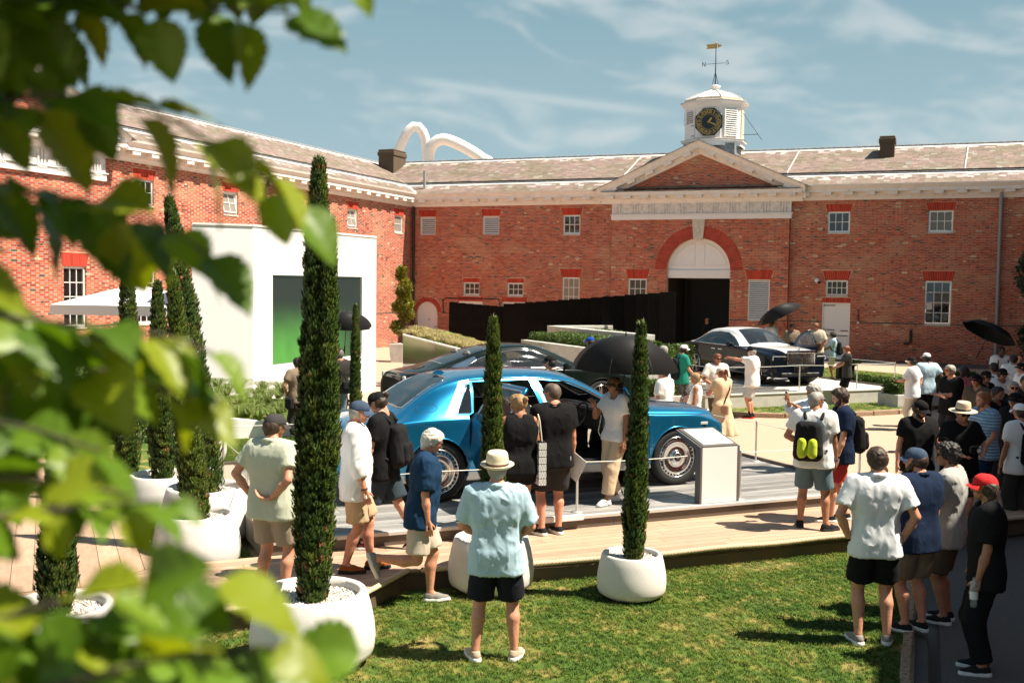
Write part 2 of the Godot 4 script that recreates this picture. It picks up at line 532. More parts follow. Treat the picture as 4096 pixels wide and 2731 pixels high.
func curve_points(p: PackedVector2Array,step: float) -> PackedVector2Array:
	var c:=Curve2D.new()
	for i in p.size():
		var d:=(p[mini(i+1,p.size()-1)]-p[maxi(i-1,0)])*0.17
		c.add_point(p[i],-d,d)
	c.bake_interval=0.05
	var out:=PackedVector2Array()
	var n:=int(round(c.get_baked_length()/step))
	for i in n+1: out.append(c.sample_baked(c.get_baked_length()*i/n))
	return out
func grass_tuft(h: float,blades: int,spread: float,sd: int) -> ArrayMesh:
	var r:=RandomNumberGenerator.new()
	r.seed=sd
	var g:=Geo.new()
	g.usec=true
	for i in blades:
		var a:=r.randf()*TAU
		var b:=Vector3(cos(a),0,sin(a))*r.randf()*spread
		var d:=Vector3(r.randf_range(-1,1),0,r.randf_range(-1,1)).normalized()
		var s:=d.cross(Vector3.UP)*0.0022
		var hh:=h*r.randf_range(0.6,1.2)
		var mid:=b+Vector3(0,hh*0.6,0)+d*hh*0.15
		var tip:=b+Vector3(0,hh,0)+d*hh*0.6
		var n:=(Vector3.UP*0.9+d*0.4).normalized()
		g.col=Color.WHITE*r.randf_range(0.75,1.15)
		g.qn(b-s,b+s,mid+s*0.8,mid-s*0.8,n,n,n,n)
		g.t(mid-s*0.8,mid+s*0.8,tip,n,n,n)
	return g.mesh()
func grass() -> void:
	var dry:=FastNoiseLite.new()
	dry.seed=4; dry.frequency=0.55; dry.fractal_octaves=4
	var fine:=FastNoiseLite.new()
	fine.seed=9; fine.frequency=3.0
	var buf:=PackedFloat32Array()
	var r:=RandomNumberGenerator.new()
	r.seed=77
	for i in 52000:
		var z:=-5.0-9.0*pow(r.randf(),0.8)
		var x:=r.randf_range(-6.3,-0.12)
		var t:=(x+z)*0.7071
		if t<-10.2: continue
		grass_push(buf,r,x,0.055,z,dry,fine,1.0)
	for i in 9000:
		var p:=st(r.randf_range(1.1,2.15),r.randf_range(-17.0,-11.0))
		grass_push(buf,r,p.x,0.055,p.y,dry,fine,1.2)
	for i in 9000:
		var p:=st(r.randf_range(2.0,5.0),r.randf_range(-21.6,-16.7))
		grass_push(buf,r,p.x,0.055,p.y,dry,fine,1.4)
	multi("grass",grass_tuft(0.03,7,0.028,1),buf,M.blade)
	buf=PackedFloat32Array()
	for i in 9000:
		var s:=r.randf_range(15.6,28.5)
		var t:=r.randf_range(-34.0,-21.4)
		if s<22.3 and t<-22.7: continue
		if t>-21.4-maxf(0.0,17.6-s)*0.9-maxf(0.0,s-20.9)*1.0: continue
		var p:=st(s,t)
		grass_push(buf,r,p.x,0.11,p.y,dry,fine,1.8)
	multi("grass",grass_tuft(0.03,7,0.05,2),buf,M.blade)
func grass_push(buf: PackedFloat32Array,r: RandomNumberGenerator,x: float,y: float,z: float,dry: FastNoiseLite,fine: FastNoiseLite,k: float) -> void:
	var d:=dry.get_noise_2d(x,z)*0.75+fine.get_noise_2d(x,z)*0.3+r.randf_range(-0.22,0.22)
	# a worn straw-coloured strip runs beside the boardwalk and across the near left
	var t:=(x+z)*0.7071
	d+=0.32*exp(-pow((t+9.75)/0.22,2.0))+0.3*exp(-pow((x+4.2)/1.0,2.0)-pow((z+8.6)/0.9,2.0))
	var c:=Color(.07,.15,.008).lerp(Color(.15,.21,.012),clampf(d*2.0+0.4,0,1)).lerp(Color(.38,.31,.11),smoothstep(0.2,0.62,d))
	c*=r.randf_range(0.8,1.2)
	var s:=k*r.randf_range(0.7,1.3)*(1.0-0.35*smoothstep(0.2,0.6,d))
	push(buf,Basis(Vector3.UP,r.randf()*TAU).scaled(Vector3(s,s,s)),Vector3(x,y,z),c)
# ---------- brickwork
const ZF:=-50.75          # face of the clock wing
const XL:=-25.6           # face of the left wing
const XR:=5.2             # face of the right wing
const COURSE:=0.0735
var unit_box: ArrayMesh
func op(u0: float,u1: float,y0: float,y1: float,arch:=0.0,lintel:=0.0,flare:=0.0) -> Dictionary:
	return {"u0": u0,"u1": u1,"y0": y0,"y1": y1,"arch": arch,"lintel": lintel,"flare": flare}
func brick_wall(parent: Node3D,org: Vector3,ud: Vector3,nd: Vector3,u0: float,u1: float,y0: float,y1: float,ops: Array,sd: int,pale:=0.0,gable:=[],built:=true) -> void:
	# mortar face with openings,then every brick proud of it; gable: [u_mid,y_base,half,rise] keeps only what lies under a pediment
	var g:=Geo.new()
	var us:=[u0,u1]
	var ys:=[y0,y1]
	for o in ops:
		us.append_array([o.u0,o.u1]); ys.append_array([o.y0,o.y1+(o.u1-o.u0)*0.5*o.arch])
	us.sort(); ys.sort()
	if gable.is_empty():
		for i in us.size()-1:
			for j in ys.size()-1:
				if us[i+1]-us[i]<1e-4 or ys[j+1]-ys[j]<1e-4: continue
				var um: float=(us[i]+us[i+1])*0.5
				var ym: float=(ys[j]+ys[j+1])*0.5
				var hole: bool=um<u0 or um>u1 or ym<y0 or ym>y1
				for o in ops:
					if um>o.u0 and um<o.u1 and ym>o.y0 and ym<o.y1+(o.u1-o.u0)*0.5*o.arch: hole=true
				if hole: continue
				var a: Vector3=org+ud*us[i]
				var b: Vector3=org+ud*us[i+1]
				g.q(a+Vector3(0,ys[j],0),b+Vector3(0,ys[j],0),b+Vector3(0,ys[j+1],0),a+Vector3(0,ys[j+1],0),nd)
	else:
		g.tri(org+ud*(gable[0]-gable[2])+Vector3(0,gable[1],0),org+ud*(gable[0]+gable[2])+Vector3(0,gable[1],0),org+ud*gable[0]+Vector3(0,gable[1]+gable[3],0),nd)
	for o in ops:
		if o.arch>0.0:
			var r: float=(o.u1-o.u0)*0.5
			var um: float=(o.u0+o.u1)*0.5
			for k in 24:
				var a0:=PI*k/24.0
				var a1:=PI*(k+1)/24.0
				var p0:=org+ud*(um-r*cos(a0))+Vector3(0,o.y1+r*sin(a0),0)
				var p1:=org+ud*(um-r*cos(a1))+Vector3(0,o.y1+r*sin(a1),0)
				var top:=Vector3(0,o.y1+r,0)
				g.q(p0,p1,org+ud*(um-r*cos(a1))+top,org+ud*(um-r*cos(a0))+top,nd)
				g.q(p0,p1,p1-nd*0.34,p0-nd*0.34,Vector3.DOWN)
		var dp:=0.34 if o.arch>0.0 else 0.2
		for e in [o.u0,o.u1]:
			var p: Vector3=org+ud*e
			g.q(p+Vector3(0,o.y0,0),p+Vector3(0,o.y1,0),p+Vector3(0,o.y1,0)-nd*dp,p+Vector3(0,o.y0,0)-nd*dp,ud*(1.0 if e==o.u0 else -1.0))
		g.q(org+ud*o.u0+Vector3(0,o.y0,0),org+ud*o.u1+Vector3(0,o.y0,0),org+ud*o.u1+Vector3(0,o.y0,0)-nd*dp,org+ud*o.u0+Vector3(0,o.y0,0)-nd*dp,Vector3.UP)
		if o.arch==0.0:
			g.q(org+ud*o.u0+Vector3(0,o.y1,0),org+ud*o.u1+Vector3(0,o.y1,0),org+ud*o.u1+Vector3(0,o.y1,0)-nd*dp,org+ud*o.u0+Vector3(0,o.y1,0)-nd*dp,Vector3.DOWN)
	obj("wall",g,M.mortar,parent)
	if not built: return
	if unit_box==null:
		unit_box=Geo.new().box(Vector3.ZERO,Vector3.ONE).mesh()
	var r:=RandomNumberGenerator.new()
	r.seed=sd
	var nz:=FastNoiseLite.new()
	nz.seed=sd
	nz.frequency=0.32
	nz.fractal_octaves=3
	var buf:=PackedFloat32Array()
	var bs:=Basis(ud,Vector3.UP,nd)
	var rows:=int((y1-y0)/COURSE)
	for j in rows:
		var yc:=y0+(j+0.5)*COURSE
		var iv:=[[u0,u1]]
		if not gable.is_empty():
			var hw: float=gable[2]*(1.0-(yc-gable[1])/gable[3])-0.02
			if hw<=0.0: continue
			iv=[[gable[0]-hw,gable[0]+hw]]
		for o in ops:
			var cut:=[]
			if yc>o.y0 and yc<o.y1: cut=[o.u0,o.u1]
			elif o.arch>0.0 and yc>=o.y1:
				var rr: float=(o.u1-o.u0)*0.5+o.lintel
				if yc-o.y1<rr:
					var h:=sqrt(rr*rr-(yc-o.y1)*(yc-o.y1))
					cut=[(o.u0+o.u1)*0.5-h,(o.u0+o.u1)*0.5+h]
			elif o.lintel>0.0 and yc>=o.y1 and yc<o.y1+o.lintel:
				var f: float=o.flare*(yc-o.y1)/o.lintel
				cut=[o.u0-f-0.03,o.u1+f+0.03]
			if cut.is_empty(): continue
			var nx:=[]
			for s in iv:
				if cut[1]<=s[0] or cut[0]>=s[1]: nx.append(s)
				else:
					if cut[0]>s[0]: nx.append([s[0],cut[0]])
					if cut[1]<s[1]: nx.append([cut[1],s[1]])
			iv=nx
		for s in iv:
			var k:=int(floor((s[0]-u0)/0.352))-1
			while true:
				var base:=u0+k*0.352+(0.0 if j % 2==0 else 0.176)
				if base>s[1]: break
				for half in 2:
					var a:=maxf(base+(0.0 if half==0 else 0.235),s[0])
					var b:=minf(base+(0.225 if half==0 else 0.342),s[1])
					if b-a<0.03: continue
					var um:=(a+b)*0.5
					var n:=nz.get_noise_2d(um,yc*1.4)
					var c: Color
					if half==0:
						c=[Color(.50,.095,.05),Color(.42,.07,.04),Color(.56,.12,.065),Color(.36,.06,.04),Color(.54,.16,.09),Color(.62,.13,.055)][r.randi() % 6]
					else:
						c=[Color(.33,.10,.07),Color(.40,.21,.15),Color(.28,.14,.105),Color(.48,.09,.05)][r.randi() % 4]
						c=c.lerp(Color(.56,.42,.34),pale*r.randf_range(0.5,1.0))
					c=c.lerp(Color(.58,.34,.20),clampf(n*1.5-0.15,0.0,0.6)*r.randf_range(0.4,1.0))
					if r.randf()<0.012: c=Color(.62,.48,.32)
					if yc>1.66 and yc<1.74 and y1>2.0: c=Color(.10,.055,.045)
					if r.randf()<0.02: c=Color(.10,.075,.065)
					c*=r.randf_range(0.86,1.14)
					var pr:=r.randf_range(0.003,0.007)
					push(buf,Basis(ud*(b-a),Vector3.UP*0.0615,nd*0.03),org+ud*um+Vector3(0,yc,0)+nd*(pr-0.015),c)
				k+=1
	var mm:=multi("bricks",unit_box,buf,M.brick,parent)
	# flat arches of rubbed red brick,one piece each
	for o in ops:
		if o.arch>0.0:
			var ring:=PackedFloat32Array()
			var ri: float=(o.u1-o.u0)*0.5
			var um: float=(o.u0+o.u1)*0.5
			var cnt:=int(PI*(ri+o.lintel*0.5)/COURSE)
			for k in cnt:
				var a:=PI*(k+0.5)/cnt
				var dir:=(-ud*cos(a)+Vector3.UP*sin(a)).normalized()
				var tan:=nd.cross(dir).normalized()
				var cuts:=[0.0,0.36,0.54,1.0] if k % 2==0 else [0.0,0.18,0.72,1.0]
				for q in 3:
					var r0: float=ri+o.lintel*cuts[q]
					var r1: float=ri+o.lintel*cuts[q+1]-0.008
					var wd:=PI*(r0+r1)*0.5/cnt-0.009
					var c:=Color(.46,.06,.035)*r.randf_range(0.75,1.3)
					var ctr: Vector3=org+ud*um+Vector3(0,o.y1,0)+dir*(r0+r1)*0.5
					push(ring,Basis(dir*(r1-r0),tan*wd,nd*0.36),ctr-nd*0.165,c)
			multi("arch_bricks",unit_box,ring,M.brick,parent)
		elif o.lintel>0.0:
			var cnt:=int((o.u1-o.u0)/0.078)
			for k in cnt:
				var a0: float=lerpf(o.u0-0.03,o.u1+0.03,float(k)/cnt)
				var a1: float=lerpf(o.u0-0.03,o.u1+0.03,float(k+1)/cnt)-0.007
				var b0: float=lerpf(o.u0-o.flare,o.u1+o.flare,float(k)/cnt)
				var b1: float=lerpf(o.u0-o.flare,o.u1+o.flare,float(k+1)/cnt)-0.007
				var pg:=Geo.new()
				pg.usec=true
				pg.col=Color(.52,.055,.028)*r.randf_range(0.75,1.2)
				var xf:=Transform3D(Basis(ud,Vector3.UP,nd),org-nd*0.03)
				pg.prism(PackedVector2Array([Vector2(a0,o.y1+0.004),Vector2(a1,o.y1+0.004),Vector2(b1,o.y1+o.lintel-0.004),Vector2(b0,o.y1+o.lintel-0.004)]),0.041,xf)
				obj("brick",pg,M.brick,parent)
# ---------- windows,louvres,doors
func window(parent: Node3D,org: Vector3,ud: Vector3,nd: Vector3,u0: float,u1: float,y0: float,y1: float,cols: int,rows: int,back:=0.09,glass: Material=null,tilt:=0.0) -> MeshInstance3D:
	var f:=0.055
	var g:=Geo.new()
	var bs:=Basis(ud,Vector3.UP,nd)
	var w:=u1-u0
	var h:=y1-y0
	var c:=org+ud*(u0+u1)*0.5+Vector3(0,(y0+y1)*0.5,0)-nd*back
	g.box(c+ud*(-w*0.5+f*0.5),Vector3(f,h,0.08),bs,0.006)
	g.box(c+ud*(w*0.5-f*0.5),Vector3(f,h,0.08),bs,0.006)
	g.box(c+Vector3(0,h*0.5-f*0.5,0),Vector3(w-2*f,f,0.078),bs,0.006)
	g.box(c+Vector3(0,-h*0.5+f*0.7,0),Vector3(w-2*f,f*1.4,0.078),bs,0.006)
	var fr:=obj("window",g,M.white_paint,parent)
	var iw:=w-2*f
	var ih:=h-2.4*f
	var tb:=Basis(ud,tilt)*bs
	var ic:=c+Vector3(0,0.2*f,0)
	var bars:=Geo.new()
	for i in range(1,cols):
		bars.box(ic+tb*Vector3(-iw*0.5+iw*i/cols,0,0.004),Vector3(0.026,ih,0.034),tb)
	for j in range(1,rows):
		bars.box(ic+tb*Vector3(0,-ih*0.5+ih*j/rows,0.003),Vector3(iw,0.026,0.03),tb)
	if tilt!=0.0:
		for s in [-1.0,1.0]:
			bars.box(ic+tb*Vector3(s*(iw*0.5-0.02),0,0),Vector3(0.04,ih,0.04),tb)
			bars.box(ic+tb*Vector3(0,s*(ih*0.5-0.02),0),Vector3(iw,0.04,0.04),tb)
	if cols*rows>1: obj("glazing_bars",bars,M.white_paint,fr)
	var pg:=Geo.new().box(Vector3.ZERO,Vector3(iw/cols-0.02,ih/rows-0.02,0.006)).mesh()
	for i in cols:
		for j in rows:
			var p:=obj("pane",pg,glass if glass else M.dark_glass,fr)
			p.basis=tb*Basis(Vector3.UP,rng.randf_range(-0.012,0.012))*Basis(Vector3.RIGHT,rng.randf_range(-0.012,0.012))
			p.position=ic+tb*Vector3(-iw*0.5+iw*(i+0.5)/cols,-ih*0.5+ih*(j+0.5)/rows,-0.008)
	var s:=Geo.new().box(c+Vector3(0,-h*0.5-0.03,0)+nd*0.05,Vector3(w+0.02,0.06,0.16),bs,0.01)
	obj("sill",s,M.stone,fr)
	return fr
func louvre(parent: Node3D,org: Vector3,ud: Vector3,nd: Vector3,u0: float,u1: float,y0: float,y1: float,n: int,called:="louvre") -> void:
	var bs:=Basis(ud,Vector3.UP,nd)
	var c:=org+ud*(u0+u1)*0.5+Vector3(0,(y0+y1)*0.5,0)-nd*0.1
	var w:=u1-u0
	var h:=y1-y0
	var g:=Geo.new()
	for s in [-1.0,1.0]:
		g.box(c+ud*s*(w*0.5-0.025),Vector3(0.05,h,0.1),bs,0.005)
		g.box(c+Vector3(0,s*(h*0.5-0.025),0),Vector3(w-0.1,0.05,0.098),bs,0.005)
	var f:=obj(called,g,M.white_paint,parent)
	obj("backing",Geo.new().box(c-nd*0.09,Vector3(w,h,0.02),bs),M.black_metal,f)  # blackened so the shade between the slats is in its colour
	var sm:=Geo.new().box(Vector3.ZERO,Vector3(w-0.1,0.014,(h-0.1)/n*0.86),Basis(),0.003).mesh()
	for i in n:
		var o:=obj("slat",sm,M.white_paint,f)
		o.basis=bs*Basis(Vector3.RIGHT,0.85)
		o.position=c+Vector3(0,-h*0.5+0.05+(h-0.1)*(i+0.5)/n,0)
func plank_door(parent: Node3D,org: Vector3,ud: Vector3,nd: Vector3,u0: float,u1: float,y0: float,y1: float,arch: bool,split: float) -> MeshInstance3D:
	var bs:=Basis(ud,Vector3.UP,nd)
	var w:=u1-u0
	var n:=int(w/0.17)
	var frame:=Geo.new()
	var um:=(u0+u1)*0.5
	var xf:=Transform3D(bs,org-nd*0.16)
	var d: MeshInstance3D
	if not arch:
		for e in [u0+0.035,u1-0.035]:
			frame.box(org+ud*e+Vector3(0,(y0+y1)*0.5,0)-nd*0.1,Vector3(0.07,y1-y0,0.1),bs,0.006)
		frame.box(org+ud*um+Vector3(0,y1-0.035,0)-nd*0.1,Vector3(w-0.14,0.07,0.098),bs,0.006)
	else:
		frame.box(org+ud*um+Vector3(0,y0+0.02,0)-nd*0.17,Vector3(w,0.04,0.06),bs)
	d=obj("door",frame,M.white_paint,parent)
	var a:=u0+(0.0 if arch else 0.07)
	var b:=u1-(0.0 if arch else 0.07)
	for i in n:
		var p0:=lerpf(a,b,float(i)/n)+0.002
		var p1:=lerpf(a,b,float(i+1)/n)-0.002
		var top0:=y1-0.07
		var top1:=top0
		var spans:=[[y0+0.01,top0]]
		if split>0.0: spans=[[y0+0.01,split-0.004],[split+0.004,top0]]
		if arch:
			var r:=w*0.5
			var pl:=PackedVector2Array([Vector2(p0,y0+0.01),Vector2(p1,y0+0.01)])
			for k in 5:
				var x:=lerpf(p1,p0,k/4.0)
				pl.append(Vector2(x,y1+sqrt(maxf(0.0,r*r-(x-um)*(x-um)))))
			obj("plank",Geo.new().prism(pl,0.035,xf),M.white_paint,d)
		else:
			for s in spans:
				obj("plank",Geo.new().box(org+ud*(p0+p1)*0.5+Vector3(0,(s[0]+s[1])*0.5,0)-nd*0.11,Vector3(p1-p0,s[1]-s[0],0.045),bs,0.004),M.white_paint,d)
	return d
func strap_hinge(parent: Node,p: Vector3,ud: Vector3,nd: Vector3,l: float) -> void:
	var g:=Geo.new()
	var bs:=Basis(ud,Vector3.UP,nd)
	g.box(p+ud*l*0.5,Vector3(absf(l),0.035,0.012),bs)
	g.box(p,Vector3(0.04,0.16,0.014),bs)
	obj("hinge",g,M.black_metal,parent)
# ---------- cornice with blocks,roofs
func cornice(parent: Node3D,org: Vector3,ud: Vector3,nd: Vector3,u0: float,u1: float,off:=0.0,dy:=0.0) -> void:
	var xf:=Transform3D(Basis(nd,Vector3.UP,ud*-1.0),org+ud*u1+Vector3(0,dy,0))
	# section in (outwards,up); swept along the wall
	var sec:=PackedVector2Array([Vector2(-0.1,7.28),Vector2(0.07,7.28),Vector2(0.09,7.36),Vector2(0.13,7.40),Vector2(0.13,7.62),Vector2(0.45,7.62),Vector2(0.45,7.76),Vector2(0.49,7.79),Vector2(0.56,7.88),Vector2(0.58,7.95),Vector2(-0.1,7.95)])
	var l:=u1-u0
	obj("cornice",Geo.new().prism(sec,l,xf),M.stucco,parent)
	var n:=int(l/0.92)
	var bm:=Geo.new().box(Vector3.ZERO,Vector3(0.40,0.135,0.30),Basis(),0.008).mesh()
	for i in n:
		var o:=obj("bracket",bm,M.stucco,parent)
		o.basis=Basis(ud,Vector3.UP,nd)
		o.position=org+ud*(u0+off+(i+0.5)*l/n)+Vector3(0,7.55,0)+nd*0.277
func slate_roof(parent: Node3D,org: Vector3,ud: Vector3,nd: Vector3,u0: float,u1: float,sd: int,hip0:=0.0,hip1:=0.0) -> void:
	# eaves at 7.95 half a metre in front of the wall,kerb step at 0.45 m in,ridge 4 m behind the wall at 10.05
	var r:=RandomNumberGenerator.new()
	r.seed=sd
	var e0:=0.55
	var back:=-4.0
	var slope:=Vector2(e0-back,2.1)     # run,rise
	var ln:=slope.length()
	var dn:=(-nd*slope.x+Vector3.UP*slope.y).normalized()
	var nr:=(nd*slope.y+Vector3.UP*slope.x).normalized()
	var g:=Geo.new()
	var a:=org+nd*e0+Vector3(0,7.93,0)
	g.q(a+ud*u0,a+ud*u1,a+ud*(u1-hip1*slope.x)+dn*ln,a+ud*(u0+hip0*slope.x)+dn*ln,nr)
	obj("roof",g,M.tarmac,parent)
	# far slope
	var fb:=Geo.new()
	var rt:=a+dn*ln
	fb.q(rt+ud*(u0+hip0*slope.x),rt+ud*(u1-hip1*slope.x),rt+ud*(u1-hip1*slope.x)-nd*slope.x-Vector3(0,2.1,0),rt+ud*(u0+hip0*slope.x)-nd*slope.x-Vector3(0,2.1,0),-nd)
	obj("rear_slope",fb,M.tarmac,parent)
	var buf:=PackedFloat32Array()
	var nz:=FastNoiseLite.new()
	nz.seed=sd
	nz.frequency=0.35
	var ex:=0.19
	var kerb_at:=1.28
	var rows:=int((ln-0.24)/ex)
	for j in rows:
		var d:=0.02+j*ex
		var step:=0.0 if d<kerb_at else 0.07
		if absf(d-kerb_at)<0.1: continue
		var f: float=d/ln*slope.x
		var s0:=u0+hip0*f
		var s1:=u1-hip1*f
		var x:=s0+(0.0 if j % 2==0 else 0.13)
		while x<s1:
			var w:=r.randf_range(0.22,0.29)
			if x+w>s1: w=s1-x
			if w>0.05:
				var n:=nz.get_noise_2d(x,d*2.0)
				var c:=Color(.24,.175,.145).lerp(Color(.30,.21,.19),r.randf()).lerp(Color(.20,.165,.11),clampf(n*1.6+0.3,0.0,0.85))
				if r.randf()<0.06: c=Color(.30,.29,.24)
				var streak:=r.randf()+nz.get_noise_2d(x*2.2,50.0)*0.8
				var top:=(ln-d) if d>kerb_at else (kerb_at-d)
				if streak>0.55 and top<0.75 and r.randf()<0.7: c=Color(.52,.44,.42)*r.randf_range(0.8,1.15)
				c*=r.randf_range(0.78,1.2)
				var tip:=Basis(ud,0.0)
				push(buf,Basis(ud*(w-0.006),(nr+dn*0.0)*0.014,dn.rotated(ud,0.0)*(ex+0.03)),a+ud*(x+w*0.5)+dn*(d+ex*0.5)+nr*(0.012+step+r.randf()*0.006),c)
			x+=w
	multi("slates",unit_box,buf,M.slate,parent)
	# lead: kerb step and ridge roll
	var ld:=Geo.new()
	var k0:=a+dn*kerb_at
	var f2: float=kerb_at/ln*slope.x
	ld.bar(k0+ud*(u0+hip0*f2)+nr*0.02-dn*0.09,k0+ud*(u1-hip1*f2)+nr*0.02-dn*0.09,0.2,0.03,nr)
	obj("flashing",ld,M.lime,parent)
	var up:=Geo.new()
	up.bar(k0+ud*(u0+hip0*f2)+nr*0.05+dn*0.02,k0+ud*(u1-hip1*f2)+nr*0.05+dn*0.02,0.03,0.09,nr)
	obj("kerb_upstand",up,M.lead,parent)
	var rd:=Geo.new()
	var r0:=a+dn*ln
	rd.bar(r0+ud*(u0+hip0*slope.x)-dn*0.1+nr*0.09,r0+ud*(u1-hip1*slope.x)-dn*0.1+nr*0.09,0.24,0.02,nr)
	obj("flashing",rd,M.lime,parent)
	var rr:=Geo.new()
	rr.tube([r0+ud*(u0+hip0*slope.x)+Vector3(0,0.1,0),r0+ud*(u1-hip1*slope.x)+Vector3(0,0.1,0)],0.085,10)
	obj("ridge_roll",rr,M.lead,parent)
func pediment(parent: Node3D,org: Vector3,ud: Vector3,nd: Vector3,um: float,half: float,sd: int) -> void:
	# open-bedded pediment over a bay that stands 0.3 m proud
	var y0:=7.80
	var rise:=2.12
	var f:=org+nd*0.3
	# entablature: frieze with triglyphs,architrave
	var bs:=Basis(ud,Vector3.UP,nd)
	var fr:=obj("frieze",Geo.new().box(f+ud*um+Vector3(0,6.98,0)+nd*0.02,Vector3(half*1.79,0.52,0.12),bs),M.frieze,parent)
	obj("architrave",Geo.new().box(f+ud*um+Vector3(0,6.57,0)+nd*0.03,Vector3(half*1.80,0.22,0.16),bs,0.006),M.white_paint,parent)
	obj("taenia",Geo.new().box(f+ud*um+Vector3(0,6.705,0)+nd*0.05,Vector3(half*1.82,0.045,0.2),bs,0.006),M.white_paint,parent)
	var tg:=Geo.new()
	for i in [-1,0,1]:
		tg.box(Vector3(i*0.125,0,0),Vector3(0.075,0.46,0.05),Basis(),0.016)
	tg.box(Vector3(0,0.245,0.004),Vector3(0.4,0.05,0.06))
	var tm:=tg.mesh()
	var gm:=Geo.new()
	for i in 6: gm.box(Vector3((i-2.5)*0.062,0,0),Vector3(0.035,0.05,0.04))
	gm.box(Vector3(0,0.035,0),Vector3(0.38,0.02,0.045))
	var gmm:=gm.mesh()
	for i in 11:
		var p:=f+ud*(um+(i-5)*half*1.79/11.0)+nd*0.1
		var o:=obj("triglyph",tm,M.frieze,fr,p+Vector3(0,6.97,0)); o.basis=bs
		o=obj("guttae",gmm,M.white_paint,fr,p+Vector3(0,6.65,0)+nd*0.02); o.basis=bs
	# horizontal cornice of the bay
	var xf:=Transform3D(Basis(nd,Vector3.UP,ud*-1.0),f+ud*(um+half*1.0))
	var sec:=PackedVector2Array([Vector2(-0.1,7.24),Vector2(0.12,7.24),Vector2(0.15,7.34),Vector2(0.2,7.42),Vector2(0.2,7.60),Vector2(0.52,7.60),Vector2(0.52,7.73),Vector2(0.55,7.77),Vector2(-0.1,7.77)])
	obj("cornice",Geo.new().prism(sec,half*2.0,xf),M.stucco,parent)
	obj("lead_ledge",Geo.new().box(f+ud*um+Vector3(0,7.80,0)+nd*0.2,Vector3(half*1.96,0.055,0.72),bs),M.lead,parent)
	var bm:=Geo.new().box(Vector3.ZERO,Vector3(0.40,0.135,0.30),Basis(),0.008).mesh()
	for i in 11:
		var o:=obj("bracket",bm,M.stucco,parent,f+ud*(um+(i-5)*0.86)+Vector3(0,7.53,0)+nd*0.35); o.basis=bs
	# tympanum
	brick_wall(parent,f+nd*0.0,ud,nd,um-half,um+half,7.82,10.0,[],sd+5,0.25,[um,7.82,half*0.88,rise*0.86])
	# raking cornices
	for s in [-1.0,1.0]:
		var d: Vector3=(ud*-s*half+Vector3.UP*rise).normalized()
		var nn: Vector3=(ud*s*rise+Vector3.UP*half).normalized()
		var p0: Vector3=f+ud*(um+s*half)+Vector3(0,y0,0)
		var l:=sqrt(half*half+rise*rise)
		var g:=Geo.new()
		var cs:=[Vector2(-0.1,-0.36),Vector2(0.16,-0.36),Vector2(0.19,-0.27),Vector2(0.2,-0.13),Vector2(0.5,-0.13),Vector2(0.5,0.0),Vector2(0.54,0.04),Vector2(0.6,0.14),Vector2(0.62,0.2),Vector2(-0.1,0.2)]
		for i in cs.size():
			var a: Vector2=cs[i]
			var b: Vector2=cs[(i+1) % cs.size()]
			var ends:=[]
			for c in [a,b]:
				var q0: Vector3=p0+nd*c.x+nn*c.y
				var k1: float=(f+ud*um-q0).dot(ud)/d.dot(ud)
				var k0: float=(f+ud*(um+s*half*1.03)-q0).dot(ud)/d.dot(ud)
				ends.append([q0+d*k0,q0+d*k1])
			var e: Vector2=b-a
			g.q(ends[0][0],ends[1][0],ends[1][1],ends[0][1],nd*e.y-nn*e.x)
		obj("raking_cornice",g,M.stucco,parent)
		for i in 5:
			var o:=obj("bracket",bm,M.stucco,parent,p0+d*(0.62+i*0.98)+nn*-0.19+nd*0.34)
			o.basis=Basis(d,nn,d.cross(nn))
		var rf:=Geo.new()
		var t0: Vector3=p0+nn*0.21-d*0.3
		var t1: Vector3=p0+nn*0.21
		t1+=d*((f+ud*um-t1).dot(ud)/d.dot(ud))
		rf.q(t0+nd*0.66,t1+nd*0.66,t1-nd*4.4,t0-nd*0.6,nn)
		rf.q(t0+nd*0.66,t1+nd*0.66,t1+nd*0.66-nn*0.03,t0+nd*0.66-nn*0.03,nd)
		obj("pediment_roof",rf,M.lead,parent)
func chimney(parent: Node3D,p: Vector3,w: float,d: float,h: float) -> void:
	var g:=Geo.new()
	g.box(p+Vector3(0,h*0.5,0),Vector3(w,h,d),Basis(),0.01)
	g.box(p+Vector3(0,h*0.86,0),Vector3(w+0.1,0.22,d+0.1),Basis(),0.02)
	g.box(p+Vector3(0,h+0.015,0),Vector3(w+0.04,0.08,d+0.04),Basis(),0.03)
	var c:=obj("chimney",g,M.sooty,parent)
	obj("flashing",Geo.new().box(p+Vector3(0,-0.1,0.03),Vector3(w+0.08,0.3,d+0.1)),M.lime,c)
